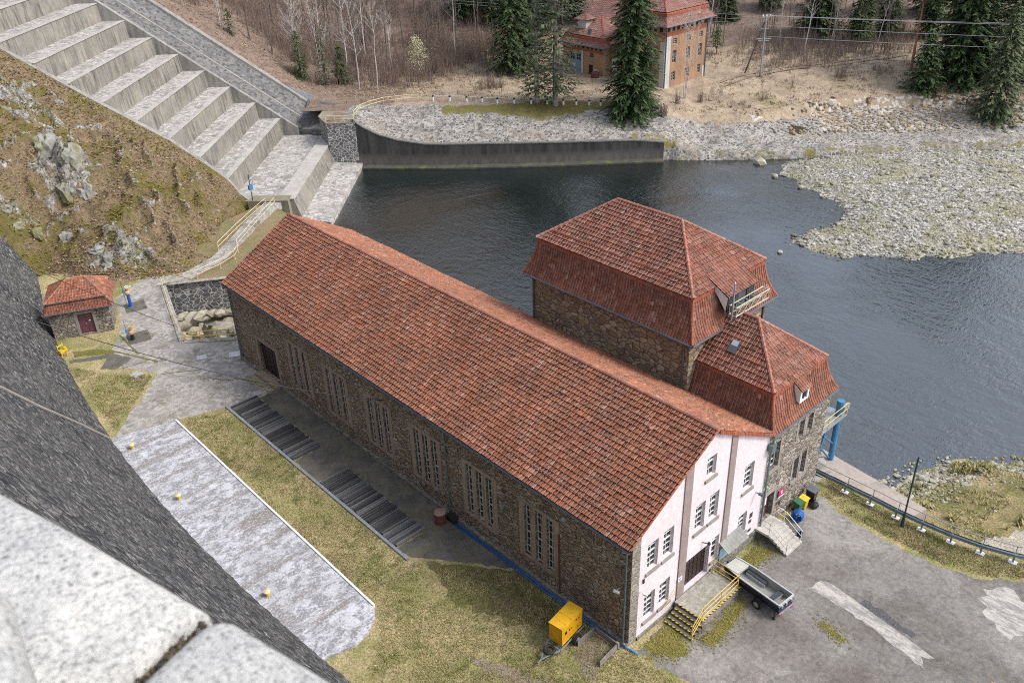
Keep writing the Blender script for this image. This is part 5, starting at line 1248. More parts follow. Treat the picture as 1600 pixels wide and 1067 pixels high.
m = MB(); c1=[(a-.12*(1 if a<2 else -1),b-.12*(1 if b<2 else -1),z1+.1) for a,b,_ in c1]; ma=(2.0,HD/2,z2); mb_=(HW-1.6,HD/2,z2)
tile_roof(m,c1[0],c1[1],mb_,ma,.23,.32,.05,.4); tile_roof(m,c1[1],c1[2],mb_,mb_,.23,.32,.05,.4); tile_roof(m,c1[2],c1[3],ma,mb_,.23,.32,.05,.4); tile_roof(m,c1[3],c1[0],ma,ma,.23,.32,.05,.4)
m.build('upper_roof', TM('tile_hall'), hut)
m = MB()
for p,q in ((c1[0],ma),(c1[1],mb_),(c1[2],mb_),(c1[3],ma),(ma,mb_)): ridge_line(m,p,q,.09,.34)
m.build('ridge_tiles', M['ridge'], hut)
m = MB()
for p,q in ((c0[0],c0[1]),(c0[1],c0[2])): m.tube([V(p)+V((0,-.05,-.03)),V(q)+V((0,-.05,-.03))],.06,6)
for p,q in ((c1[0],c1[1]),): m.tube([V(p)+V((0,-.03,-.02)),V(q)+V((0,-.03,-.02))],.04,6)
m.build('gutter', M['zinc'], hut)
# ------------------------------------------------------------------ railings
def railing(name, label, pts, h=1.0, rails=(1.,.55), r=.025, mat='yellow', step=1.6, group=None, posts_r=.03, flip=False):
    o = thing(name, label, 'railing', pts[0], 0, group)
    L = [V(p)-V(pts[0]) for p in pts]
    m = MB()
    for k in rails: m.tube([p+V((0,0,h*k)) for p in L], r, 6)
    m.build('rail', M[mat], o)
    seen = []
    for a,b in zip(L,L[1:]):
        d = (b-a).length; n = max(1,int(round(d/step)))
        for i in range(n+1):
            p = a+(b-a)*i/n
            if any((p-q).length < .3 for q in seen): continue
            seen.append(p); m = MB(); m.tube([p,p+V((0,0,h))],posts_r,6); m.lathe([(.07,0),(.07,.02)],tuple(p),8); m.build('post', M[mat], o)
    return o
# ------------------------------------------------------------------ loading dock
dk = thing('loading_dock','concrete loading dock with hazard striped steps before the gable door','loading dock',(5.7,-1,0))
D0 = (5.7,-1,0)
m = MB(); m.bx(4.0,7.55,-2.08,-.1,-.1,.57); m.build('base', concrete('dock_side',(.34,.28,.26),(.25,.21,.195),True,1.2,None,(.08,.075,.06),.6), dk, D0)
m = MB(); m.bx(3.97,7.6,-2.12,-.1,.573,.63); m.build('platform', concrete('dock_top',(.33,.31,.25),(.25,.235,.19),False,1.6,(.42,.4,.36),(.15,.14,.1),.5), dk, D0)
m = MB()
for k in range(4): m.bx(3.97-.29*(k+1),3.97-.29*k-.004,-.32-1.98+.02*k,-.3,-.1,.5-.125*k)
m.build('steps', M['conc_dark'], dk, D0)
m = MB()
for k in range(5):
    x = 3.97-.29*k; m.bx(x-.012,x+.035,-2.26,-.3,.634-.125*k,.642-.125*k); m.bx(x-.026,x-.021,-2.26,-.3,.6-.125*k,.636-.125*k)
m.bx(3.97,7.6,-2.14,-2.121,.6,.636); m.bx(4.04,7.6,-2.12,-2.06,.634,.64); m.bx(7.605,7.62,-2.1,-.1,.57,.64); m.build('hazard_edge', M['hazard'], dk, D0)
railing('dock_railing','yellow pipe railing around the loading dock by the boat',[(7.5,-.25,.63),(7.5,-2.02,.63),(4.05,-2.05,.63),(2.85,-2.22,.12)],1.0,(1.,.62,.25),.026,'yellow',1.75)
m = MB(); m.tube([(3.9,-.16,1.55),(2.7,-.16,.95),(2.7,-.03,.95)],.022,6); m.tube([(3.9,-.16,1.55),(3.9,-.02,1.55)],.022,6); tag(m.build('handrail', M['yellow']),'short yellow handrail fixed to the pink wall above the dock steps','handrail')
# awning with notice boards
o = thing('notice_awning','grey sheet awning over notice boards on the pink gable','awning',(9.2,0,2)); A0=(9.2,0,2)
m = MB()
for k in range(7): m.hexa([(8.2+k*.31,-.75,1.86),(8.5+k*.31,-.75,1.86),(8.5+k*.31,-.03,2.28),(8.2+k*.31,-.03,2.28),(8.2+k*.31,-.75,1.89),(8.5+k*.31,-.75,1.89),(8.5+k*.31,-.03,2.32),(8.2+k*.31,-.03,2.32)])
m.build('roof', M['slate'], o, A0)
m = MB(); m.bx(8.3,9.1,-.09,-.072,.85,1.75); m.build('poster', M['poster'], o, A0)
m = MB(); m.bx(9.15,10.3,-.07,-.004,1.1,1.8); m.build('board', M['white'], o, A0)
m = MB()
for k in range(4): m.bx(9.2+k*.27,9.4+k*.27,-.08,-.072,1.2+.05*(k%2),1.65); 
m.build('leaflet', plain('violet_leaflets',(.25,.22,.45),.6,0,.3,9.), o, A0)
def smallsign(x,z,w,h,mat,label,y=-.03,name='wall_sign',cat='sign'):
    m = MB(); m.bx(x-w/2,x+w/2,y,y+.025,z-h/2,z+h/2); o=m.build(name,M[mat]); return tag(o,label,cat)
o = smallsign(14.9,2.28,.62,.5,'red','magenta sign with white emblem beside the annex door',-.08)
m = MB(); m.torus((14.9,-.088,2.33),.1,.022,'X',16,6); m.bx(14.87,14.93,-.09,-.082,2.2,2.28); m.build('emblem', M['white'], o)
m = MB(); m.bx(14.59,15.21,-.079,-.056,1.93,2.025); m.build('caption_strip', M['white'], o)
smallsign(14.75,1.55,.2,.34,'dark','small dark letterbox below the magenta sign',-.12,'letterbox','letterbox')
smallsign(11.55,2.42,.28,.36,'blackgloss','small dark plate high on the pink wall beside the downpipe',-.03)
smallsign(11.5,1.95,.26,.24,'blackgloss','small dark lower plate on the pink wall beside the downpipe',-.03)
smallsign(11.55,1.2,.3,.2,'zinc','small grey plate near the foot of the pink wall',-.03)
o = smallsign(4.35,2.15,.38,.3,'white','small white sign with blue letters on the grey pilaster left of the big door',-.1)
m = MB(); m.bx(4.22,4.48,-.105,-.101,2.16,2.22); m.bx(4.22,4.4,-.105,-.101,2.06,2.1); m.build('lettering', M['blue'], o)
smallsign(1.0,4.35,.12,.3,'dark','tiny dark box on the pink wall near its stone corner',-.08,'junction_box','box')
o = thing('wall_lamp','black wall lamp with bracket above the big brown door','lamp',(6.4,0,3.55)); m = MB(); m.tube([(0,0,0),(0,-.25,.1),(.16,-.32,.08)],.03,6); m.build('bracket',M['blackgloss'],o); m = MB(); m.lathe([(.04,.12),(.11,.0),(.1,-.06)],(.2,-.34,.0),10); m.build('shade',M['blackgloss'],o)
o = thing('wall_lamp','grey bulkhead lamp on the pink wall beside the downpipe','lamp',(11.75,0,4.1)); m = MB(); m.tube([(0,0,0),(.0,-.3,.05)],.03,6); m.obx((0,-.38,.05),.16,.3,.14); m.build('shade',M['zinc'],o)
for (x,y,z,l) in ((-.05,.75,4.0,'white security camera on the dark stone wall near its corner'),(.8,-.05,3.7,'white security camera low on the corner of the pink gable')):
    o = thing('security_camera',l,'camera',(x,y,z)); m = MB()
    if x < 0: m.tube([(0,0,0),(-.22,0,.02)],.025,6); m.obx((-.3,-.05,.0),.14,.34,.12,.3)
    else: m.tube([(0,0,0),(0,-.2,.02)],.025,6); m.obx((0,-.3,0),.1,.26,.1,.2)
    m.build('housing',M['white'],o)
o = thing('floodlight','grey floodlight on the long stone wall below the eaves','lamp',(0,4.7,6.55)); m = MB(); m.tube([(0,0,0),(-.2,0,0)],.025,6); m.obx((-.28,0,-.02),.12,.3,.26,0,0,.4); m.build('housing',M['steel'],o)
o = thing('floodlight','grey wall light between the two nearest window groups','lamp',(0,10.1,4.1)); m = MB(); m.obx((-.12,0,0),.22,.3,.16); m.build('housing',M['steel'],o)
# ------------------------------------------------------------------ annex stairs
st = thing('door_stairs','pale concrete stairs with landing up to the annex door','stairs',(13.1,-1.2,0)); S0=(13.1,-1.2,0)
m = MB(); m.bx(12.25,14.05,-1.12,.0,.74,.9); m.build('landing', M['conc_step'], st, S0)
for k in range(5):
    m = MB(); y=-1.12-.255*k; z=.9-.15*(k+1); m.bx(12.3,14.05,y-.25,y-.005,z-.12,z+.03); m.build('step', M['conc_step'], st, S0)
m = MB()
for x in (12.35,13.9): m.hexa([(x,-2.3,-.05),(x+.12,-2.3,-.05),(x+.12,-1.0,.55),(x,-1.0,.55),(x,-2.2,.12),(x+.12,-2.2,.12),(x+.12,-1.0,.735),(x,-1.0,.735)])
m.bx(12.3,14.0,-.3,-.05,-.1,.735); m.build('stringer', M['conc_dark'], st, S0)
for x,l in ((12.3,'left'),(14.0,'right')):
    m = MB(); m.tube([(x,-.35 if l=='left' else -.5,1.85),(x,-1.12,1.8),(x,-2.35,1.0)],.022,6); m.tube([(x,-.5,1.4),(x,-1.12,1.35),(x,-2.35,.55)],.016,5)
    for y,z,h in ((-1.0,.9,.9),(-2.3,.15,.88)): m.tube([(x,y,z),(x,y,z+h)],.02,6)
    m.build('handrail', M['white'] if l=='right' else M['steel'], st, S0)
# bins, hose reel
def bin_(label, x, y, body, lid, s=1., rz=0., name='wheelie_bin'):
    o = thing(name,label,'bin',(x,y,0),rz); m = MB(); b=.25*s; t=.31*s; h=.95*s
    m.hexa([(-b,-b,.06),(b,-b,.06),(b,b,.06),(-b,b,.06),(-t,-t,h),(t,-t,h),(t,t,h),(-t,t,h)]); m.build('body',M[body],o)
    m = MB(); m.hexa([(-t-.03,-t-.05,h),(t+.03,-t-.05,h),(t+.03,t+.03,h+.06),(-t-.03,t+.03,h+.06),(-t-.03,-t-.05,h+.05),(t+.03,-t-.05,h+.05),(t+.03,t+.03,h+.13),(-t-.03,t+.03,h+.13)]); m.build('lid',M[lid],o)
    for x_ in (-.22*s,.22*s): m = MB(); m.cyl((x_-.04,b+.04,.1),(x_+.04,b+.04,.1),.1,10); m.build('wheel',M['black'],o)
    m = MB(); m.tube([(-.2*s,t+.06,h),(.2*s,t+.06,h)],.02,6); m.build('handle',M['black'],o)
    return o
bin_('tall black wheelie bin with grey lid against the annex wall',18.1,-.62,'blackgloss','zinc',.98,.1)
bin_('yellow bin with rounded front between green bin and black bin',17.1,-.62,'yellow_sat','yellow_sat',.8,.05)
bin_('dark green bin with green lid standing behind the blue reel',16.55,-.55,'green_bin','green_bin',.78,-.05)
o = thing('rubbish_bag','shiny black rubbish bag slumped before the black bin','bag',(17.65,-1.1,0)); m = MB(); m.sm=True; m.lathe([(.02,.02),(.28,.05),(.33,.2),(.25,.38),(.07,.45),(.1,.56),(.02,.54)],n=11)
for i,v in enumerate(m.v): k=.045*mn.noise(V(v)*9); m.v[i]=(v[0]+k,v[1]+k,v[2]+k)
m.build('sack',M['blackgloss'],o)
o = thing('hose_reel','bright blue hose wound on a wooden stand beside the green bin','hose reel',(15.85,-1.0,0),.2); o.scale=(.85,.85,.85); m = MB()
for k in range(3):
    for rr in (.26,.34,.42): m.torus((-.26+.2*k*.5,0,.5),rr,.05,'Y',20,6)
m.build('hose_coil',M['blue_bright'],o); m = MB(); m.torus((.1,0,.5),.38,.07,'Y',20,8); m.torus((-.4,0,.5),.4,.06,'Y',20,8); m.build('flange',M['blue_bright'],o)
m = MB(); m.bx(-.4,.2,-.25,-.18,0,.12); m.bx(-.4,.2,.18,.25,0,.12); m.cyl((-.45,0,.5),(.2,0,.5),.06,8); m.bx(-.02,.04,-.2,.2,.02,.3); m.build('stand',M['wood'],o)
bk_ = thing('bucket','dark blue bucket on the asphalt beside the stair rail','bucket',(14.45,-1.95,0)); m = MB(); m.lathe([(.13,0),(.19,.36),(.2,.38),(.17,.36),(.12,.05)],n=14); m.build('pail',plain('dark_blue_plastic',(.02,.045,.1),.4),bk_); m = MB(); m.tube([(.19*cos(a),0,.36+.16*sin(a)) for a in frange(0,pi,.4)],.008,4); m.build('handle',M['steel'],bk_)
# ------------------------------------------------------------------ boat on trailer  (local x = across, y = towards bow)
bt = thing('boat_trailer','galvanised boat trailer with black wheels under the open boat','trailer',(8.3,-2.9,0),R(-5))
m = MB()
for s_ in (-1,1): m.tube([(s_*.42,-1.9,.42),(s_*.42,1.2,.42),(0,2.7,.42)],.045,6)
for y in (-1.8,-.4,.8): m.tube([(-.6,y,.45),(.6,y,.45)],.04,6)
m.tube([(-.72,-.55,.3),(.72,-.55,.3)],.05,6); m.tube([(0,2.6,.42),(0,3.15,.44)],.05,6); m.build('frame',M['steel'],bt)
for s_ in (-1,1):
    m = MB(); m.cyl((s_*.68,-.55,.31),(s_*.86,-.55,.31),.31,18); w_=m.build('wheel',M['black'],bt)
    m = MB(); m.cyl((s_*.861,-.55,.31),(s_*.875,-.55,.31),.18,14); m.cyl((s_*.875,-.55,.31),(s_*.9,-.55,.31),.06,8); m.build('rim',M['steel'],w_)
    m = MB()
    for k in range(6):
        a0,a1=pi*.05+pi*.9*k/6,pi*.05+pi*.9*(k+1)/6; P_=lambda a,x:(s_*x,-.55+.39*cos(a),.31+.39*sin(a))
        m.quad(P_(a0,.64),P_(a1,.64),P_(a1,.9),P_(a0,.9))
    m.build('mudguard',M['blackgloss'],bt)
m = MB(); m.tube([(-.72,-1.75,.0+.08),(-.72,-1.75,.62)],.035,6); m.cyl((-.76,-1.75,.1),(-.68,-1.75,.1),.1,12); m.build('jockey_wheel',M['blackgloss'],bt)
m = MB(); m.obx((0,-1.98,.45),1.25,.06,.12); m.build('light_bar',M['steel'],bt)
for s_ in (-1,1): m = MB(); m.obx((s_*.5,-2.02,.45),.2,.04,.1); m.build('tail_light',M['red'],bt)
m = MB(); m.tube([(0,2.2,.45),(0,2.25,1.05)],.035,6); m.cyl((-.08,2.25,1.05),(.08,2.25,1.05),.09,10); m.build('winch_post',M['blue'],bt)
bo = thing('open_boat','navy hulled open boat with grey floor resting on the trailer','boat',(8.3,-2.9,.52),R(-5))
def hullw(y): # half beam at gunwale / bottom
    t = (y+1.95)/4.1; b = .68*(1-max(0,(t-.55)/.45)**2*.22); return b, b*.86, .68, .0+.13*max(0,(t-.7)/.3)**2
m = MB(); ys_=frange(-1.95,2.15,.34); rows=[]
for y in ys_:
    g,b_,hz,bz=hullw(y); rows.append([m.V(*p) for p in ((-g,y,hz),(-g*.985,y,.34),(-b_,y,bz),(0,y,bz-.05),(b_,y,bz),(g*.985,y,.34),(g,y,hz))])
for a,b_ in zip(rows,rows[1:]):
    for k in range(6): m.F(a[k],a[k+1],b_[k+1],b_[k])
m.F(*rows[0]); m.F(*rows[-1][::-1]); m.build('hull',M['navy'],bo)
m = MB(); rows=[]
for y in ys_:
    g,b_,hz,bz=hullw(y); rows.append([m.V(*p) for p in ((-g-.02,y,hz-.04),(-g-.02,y,hz+.03),(-g+.06,y,hz+.03),(-g+.06,y,hz-.02),(-b_*.93,y,bz+.12))]+[m.V(*p) for p in ((b_*.93,y,bz+.12),(g-.06,y,hz-.02),(g-.06,y,hz+.03),(g+.02,y,hz+.03),(g+.02,y,hz-.04))])
for a,b_ in zip(rows,rows[1:]):
    for k in (0,1,2,5+1,5+2,5+3): m.F(a[k],a[k+1],b_[k+1],b_[k])
m.bx(-.68,.68,-1.98,-1.88,.55,.715); m.build('gunwale',M['alu'],bo)
m = MB(); rows=[]
for y in ys_[:-1]:
    g,b_,hz,bz=hullw(y); rows.append([m.V(*p) for p in ((-g+.06,y,hz-.02),(-b_*.95,y,bz+.1),(b_*.95,y,bz+.1),(g-.06,y,hz-.02))])
for a,b_ in zip(rows,rows[1:]):
    for k in range(3): m.F(a[k],a[k+1],b_[k+1],b_[k])
m.build('floor',M['boatfloor'],bo)
m = MB(); m.hexa([(-.6,1.2,.5),(.6,1.2,.5),(.5,2.12,.5),(-.5,2.12,.5),(-.6,1.2,.66),(.6,1.2,.66),(.52,2.12,.66),(-.52,2.12,.66)]); m.build('foredeck',plain('pale_deck',(.45,.45,.4),.6,0,.08),bo)
m = MB(); m.bx(.3,.58,-.25,1.15,.3,.44); m.bx(-.58,-.46,-.25,1.1,.3,.4); m.bx(-.6,.6,-1.35,-1.05,.3,.44); m.build('seat',plain('dark_boat_seat',(.045,.055,.065),.5,0,.15),bo)
m = MB(); m.bx(.28,.3,-.25,1.15,.1,.36); m.bx(-.56,.56,-1.36,-1.35,.1,.4); m.build('seat_box',M['alu'],bo)
m = MB(); m.bx(-.5,.5,-1.83,-1.5,.1,.2); m.build('stern_well',plain('tan_well',(.4,.35,.24),.6),bo)
for x in (-.5,-.1,.35): m = MB(); m.obx((x,-2.02,.55),.12,.1,.16); m.build('cleat',M['steel'],bo)
# ------------------------------------------------------------------ generator trailer  local y = forward (towards hitch)
ge = thing('generator_trailer','yellow generator on a grey two wheeled trailer on the grass','generator',(-2.05,2.85,0),atan2(-.32,-2.)+pi/2+pi)
# forward direction = world (-2,-.3)
ge.rotation_euler = (0,0,atan2(-.28,-2.)-pi/2)
m = MB(); m.bx(-.45,.45,-.95,.95,.55,1.78); m.build('body',M['gen_yellow'],ge)
m = MB(); m.bx(-.48,.48,-.98,.98,1.784,1.84); m.bx(-.47,.47,-.03,.03,1.84,1.86); m.build('roof',M['gen_top'],ge)
m = MB(); m.bx(-.22,.22,.952,.975,.85,1.25); m.build('vent_panel',plain('pale_yellow_panel',(.75,.45,.03),.5,0,.1),ge)
sdm = plain('yellow_side_door',(.66,.33,.008),.45,0,.12)
for s_ in (-1,1):
    for a,b in ((-.8,-.05),(.05,.8)): m = MB(); m.bx(s_*.452,s_*.46,a,b,.7,1.65); m.build('side_door',sdm,ge)
m = MB()
for (y,z,w,h) in ((.62,1.3,.2,.22),(.3,1.28,.1,.14),(.12,1.26,.12,.08),(-.35,1.5,.1,.12),(-.6,1.45,.12,.08),(-.5,.9,.08,.1)):
    for s_ in (-1,1): m.bx(s_*.461,s_*.468,y-w/2,y+w/2,z-h/2,z+h/2)
m.build('louvre',M['blackgloss'],ge)
m = MB()
for s_ in (-1,1): m.tube([(s_*.5,-1.15,.45),(s_*.5,1.2,.45)],.05,6); m.tube([(s_*.48,1.15,.45),(0,2.3,.45)],.045,6)
for y in (-1.15,1.18,.3): m.tube([(-.5,y,.45),(.5,y,.45)],.045,6)
m.tube([(0,2.2,.45),(0,2.6,.42)],.05,6); m.tube([(.1,2.0,.45),(.1,2.0,.02)],.035,6); m.build('chassis',M['guard'],ge)
for s_ in (-1,1):
    m = MB(); m.cyl((s_*.58,-.1,.33),(s_*.78,-.1,.33),.33,18); w_=m.build('wheel',M['black'],ge); m = MB(); m.cyl((s_*.781,-.1,.33),(s_*.79,-.1,.33),.17,12); m.build('rim',M['alu'],w_)
m = MB(); m.torus((0,1.55,.5),.27,.1,'Z',18,8); m.build('spare_wheel',M['black'],ge)
m = MB(); m.tube([(-.35,1.2,.4),(-.35,1.2,.02)],.03,6); m.build('support_leg',M['steel'],ge)
# board enclosure with bare soil
o = thing('board_enclosure','weathered grey boards enclosing bare soil beside the yellow generator','board enclosure',(-1.2,1.1,0)); O_=(-1.2,1.1,0)
for (a,b) in (((-2.0,1.98),(-.62,2.0)),((-2.15,.18),(-.6,.32)),((-.55,2.0),(-.52,.3))):
    L=hypot(b[0]-a[0],b[1]-a[1]); m = MB(); m.obx(((a[0]+b[0])/2,(a[1]+b[1])/2,.22),L,.06,.44,atan2(b[1]-a[1],b[0]-a[0])); m.build('board',M['wood'],o,O_)
m = MB(); m.bx(-.6,-.45,.25,.42,.02,.5); m.build('peg',M['wood'],o,O_)
sheet('bare_soil',[(-2.6,1.9,.1),(-.6,1.9,.05),(-.6,.4,.05),(-2.2,.25,.1),(-2.9,-.3,.2),(-3.2,.4,.2)],.01,M['dirt'],(),.1,.25)
# rusty drum, black funnel box, hoses
o = thing('rusty_drum','rusty brown drum with pale lid beside the long stone wall','drum',(-1.0,15.4,0)); m = MB(); m.lathe([(.0,0),(.38,0),(.4,.03),(.38,.06),(.38,.38),(.4,.4),(.38,.43),(.38,.8),(.4,.83),(.38,.86)],n=22); m.build('body',M['rust'],o); m = MB(); m.lathe([(.4,.86),(.38,.9),(.05,.96),(.01,.96)],n=22); m.build('lid',M['rustlight'],o)
o = thing('gully_box','black gully box at the foot of the middle downpipe','gully',(-.35,15.0,0)); m = MB(); m.hexa([(-.2,-.45,0),(.25,-.45,0),(.25,.35,0),(-.2,.35,0),(-.2,-.45,.3),(.2,-.45,.5),(.2,.35,.55),(-.2,.35,.35)]); m.build('box',M['dark'],o)
for k,(dx,lab) in enumerate(((-.32,'thick blue hose running along the foot of the long stone wall'),(-.5,'thin blue hose lying just outside the thicker blue hose'))):
    m = MB(); pts=[(dx+.12*sin(y*.7+k*2)+.06*sin(y*1.9),y,.06) for y in frange(14.6,1.0,.4)]+[(-.28+.02*k,.4,.05),(-.12,-.25,.05),(-.02-.05*k,-.75,.05)]
    m.sm=True; m.tube(pts,.06-.02*k,6); tag(m.build('hose',M['blue_bright']),lab,'hose')
m = MB(); m.sm=True; m.tube([(-.62+.1*sin(y*.6),y,.04) for y in frange(6.,.6,.4)],.022,5); tag(m.build('cable',plain('pale_pink_cable',(.5,.38,.32),.6)),'thin pale cable beside the blue hoses near the corner','cable')
# ------------------------------------------------------------------ lamp post, guard rails
o = thing('lamp_post','tall dark green lamp post with thin side arm beside the guard rail','lamp post',(19.97,-6.07,0)); m = MB(); m.tube([(0,0,0),(0,0,5.6)],.055,8); m.tube([(0,0,0),(0,0,1.1)],.1,10); m.lathe([(.16,0),(.16,.03)],n=12); m.build('pole',M['darkpole'],o); m = MB(); m.tube([(0,0,5.55),(.15,-.98,5.62)],.022,5); m.build('arm',M['blue_light'],o)
GR=[(20.35,1.0),(20.38,-1.8),(20.4,-3.6),(20.36,-5.4),(20.42,-7.1),(20.6,-8.9),(20.95,-10.6),(21.55,-12.3),(22.6,-14.4)]
o = thing('guard_rail','steel crash barrier curving along the grass verge above the river','guard rail',(20.4,-5,0)); G0=(20.4,-5,0)
m = MB()
for (x0,y0),(x1,y1) in zip(GR,GR[1:]):
    L=hypot(x1-x0,y1-y0); nx,ny=-(y1-y0)/L,(x1-x0)/L
    pr=[(.0,.78),(-.05,.72),(-.05,.68),(.03,.63),(-.05,.58),(-.05,.53),(.0,.47)]
    for (d0,z0),(d1,z1) in zip(pr,pr[1:]):
        for s_ in (1,-1): m.quad((x0+nx*d0*s_+.12*(s_<0),y0+ny*d0*s_,z0),(x1+nx*d0*s_+.12*(s_<0),y1+ny*d0*s_,z0),(x1+nx*d1*s_+.12*(s_<0),y1+ny*d1*s_,z1),(x0+nx*d1*s_+.12*(s_<0),y0+ny*d1*s_,z1))
m.build('beam',M['guard'],o,G0)
for x,y in GR[1:-1]:
    m = MB(); m.bx(x+.02,x+.1,y-.05,y+.05,0,.75); m.build('post',M['guard'],o,G0)
    m = MB(); m.obx((x+.06,y,.04),.34,.5,.08,.1); m.obx((x+.06,y+.12,.1),.2,.16,.06,.1); m.build('foot_block',M['white'],o,G0)
GR2=[(x+.62,y+.1,-.15) for x,y in GR]
railing('river_railing','thin galvanised pipe railing behind the crash barrier above the river',GR2,1.05,(1.,),.03,'steel',2.0)
m = MB(); m.tube([(20.2,y,.05) for y in (0.8,-1.5)],.05,6)
# ------------------------------------------------------------------ blue gantry by the annex
o = thing('water_gantry','weathered blue steel pump gantry with yellow railing at the river corner','gantry',(24.3,1.3,-1)); W0=(24.3,1.3,-1)
m = MB(); m.tube([(24.3,1.3,-1.0),(24.3,1.3,3.0)],.21,12); m.tube([(24.3,1.3,3.0),(24.3,1.3,4.2)],.26,12); m.build('column',M['blue_light'],o,W0)
m = MB(); m.bx(24.3,25.1,.95,1.2,3.35,3.75); m.build('motor',M['steel'],o,W0)
m = MB()
for a,b in (((23.9,1.3,-.6),(21.0,1.9,2.9)),((24.1,1.3,.6),(21.6,1.8,2.9)),((22.2,1.5,-.7),(23.2,1.4,2.9)),((24.3,1.1,2.8),(19.6,1.1,2.8)),((24.3,2.2,2.8),(19.6,2.2,2.8))): m.tube([a,b],.075,6)
m.build('brace',M['blue_light'],o,W0)
m = MB(); m.bx(19.55,24.8,.9,2.4,2.9,2.96); m.build('deck',M['steel'],o,W0)
m = MB()
for z in (3.45,3.95): m.tube([(19.6,.95,z),(24.75,.95,z),(24.75,2.35,z),(19.6,2.35,z)],.03,5)
for p in ((22.2,.95),(24.75,.95),(24.75,2.35),(20.2,.95),(22.2,2.35)): m.tube([(p[0],p[1],2.9),(p[0],p[1],3.95)],.035,5)
m.build('handrail',M['yellow'],o,W0)
# ------------------------------------------------------------------ valves near the hut
def valve(label,x,y,h,col,wheel):
    o = thing('valve_post',label,'valve',(x,y,0)); m = MB(); m.lathe([(.24,0),(.24,.05),(.17,.08),(.15,h)],n=14); m.build('column',M[col],o)
    m = MB(); m.lathe([(.2,h),(.27,h+.1),(.27,h+.3),(.12,h+.38)],n=12); m.bx(-.05,.45,-.18,.18,h+.08,h+.36); m.build('gearbox',plain('beige_gearbox',(.5,.38,.22),.6),o)
    m = MB(); m.lathe([(.13,h+.38),(.13,h+.6),(.05,h+.64)],n=10); m.build('actuator',plain('orange_actuator',(.42,.15,.06),.6),o)
    m = MB(); m.obx((-.3,0,h+.42),.24,.2,.26); m.build('control_box',M['blue_light'],o)
    m = MB(); m.torus((.2,.15,h+.68),.27,.025,'Z',18,6); m.tube([(-.07,.15,h+.68),(.47,.15,h+.68)],.015,4); m.tube([(.2,-.12,h+.68),(.2,.42,h+.68)],.015,4); m.build('handwheel',M[wheel],o)
    m = MB(); m.tube([(-.32,.0,0),(-.36,.05,h+1.5)],.025,5); m.build('conduit',M['zinc'],o)
    return o
valve('tall blue valve post with beige gearbox farther from the viewer beside the hut',-3.0,61.4,1.35,'blue','white')
valve('short black valve post with yellow handwheel on the concrete path',-5.55,54.8,.55,'blackgloss','yellow')
for k,(x,y) in enumerate(((-3.0,61.0),(-5.3,54.7))): sheet('concrete_plinth',[(x-.9,y-.8),(x+1.,y-1.2),(x+1.5,y+.9),(x-.4,y+1.3)],.016,M['conc_dark'])
o = thing('valve_stand','bright yellow valve stand with two legs at the dam foot','valve',(-11.2,56.0,0),.5); m = MB()
m.tube([(-.3,0,0),(-.22,0,.62)],.06,8); m.tube([(.3,0,0),(.22,0,.62)],.06,8); m.bx(-.42,.42,-.16,.16,.58,.72); m.lathe([(.14,0),(.14,.18)],(.28,0,.7),10); m.lathe([(.14,0),(.14,.18)],(-.28,0,.7),10); m.build('frame',M['yellow_sat'],o)
m = MB(); m.tube([(-.3,.2,.7),(-.3,.25,1.35)],.05,6); m.tube([(.3,.2,.7),(.3,.25,1.35)],.05,6); m.bx(-.35,.35,.2,.28,1.1,1.2); m.build('back_frame',M['yellow_sat'],o)
for (x,y,a,w,h,l) in ((-7.85,48.45,.3,.85,.75,'pale steel hatch plate in the path nearest the lawn tip'),(-2.55,47.05,-.3,.85,.7,'pale steel hatch plate in the middle of the path below the pit railing'),(-.25,45.4,-.5,.95,.85,'bright steel hatch plate by the corner downpipe of the hall'),(-3.1,43.35,.25,.95,.8,'grey hatch plate in the path near the timber cover')):
    o = thing('hatch_plate',l,'hatch',(x,y,.006),a); m = MB(); m.bx(-w/2,w/2,-h/2,h/2,0,.06); m.build('plate',M['alu'] if 'grey' not in l else M['conc'],o); m = MB(); m.bx(w/2-.14,w/2-.1,-.12,.12,.06,.09); m.bx(-w/2+.1,-w/2+.14,-.12,.12,.06,.09); m.build('handle',M['steel'],o)
# ------------------------------------------------------------------ walkway and its railings
wk = [(3.6,63.6,.0),(8.4,65.5,.02),(12.0,68.3,.1),(15.5,71.2,.35),(19.2,74.0,.5),(21.0,75.4,.2)]
m = MB(); pv=None
for i,p in enumerate(wk):
    q = wk[min(i+1,len(wk)-1)]; q0 = wk[max(i-1,0)]; d=V((q[0]-q0[0],q[1]-q0[1],0)).normalized(); n=V((-d.y,d.x,0)); c=(V(p)+n*.85,V(p)-n*.85)
    if pv: m.hexa([pv[0]-V((0,0,.8)),pv[1]-V((0,0,.8)),c[1]-V((0,0,.8)),c[0]-V((0,0,.8)),pv[0]+V((0,0,.05)),pv[1]+V((0,0,.05)),c[1]+V((0,0,.05)),c[0]+V((0,0,.05))])
    pv=c
struct(m.build('walkway',M['conc_path']))
railing('walkway_railing','pale yellow railing on the hillside edge of the concrete walkway',[(9.3,67.2,.1),(13.2,70.3,.2),(17.4,73.2,.4),(19.3,74.4,.5)],1.0,(1.,.5),.03,'cream',2.2)
railing('walkway_railing','pale yellow curving railing on the hall side of the concrete walkway',[(1.25,63.2,0),(4.5,62.4,0),(7.4,63.0,0),(9.6,64.0,0),(10.6,65.1,.02),(11.2,66.4,.1),(15.6,70.0,.35),(17.2,71.3,.4),(20.2,73.8,.5)],1.0,(1.,.5),.03,'cream',2.6)
railing('pit_railing','long pale yellow railing beside the path along the masonry pit',[(1.1,63.3,.05),(-.8,57.2,.05),(-2.45,51.1,.05)],1.0,(1.,.5),.03,'cream',2.4)
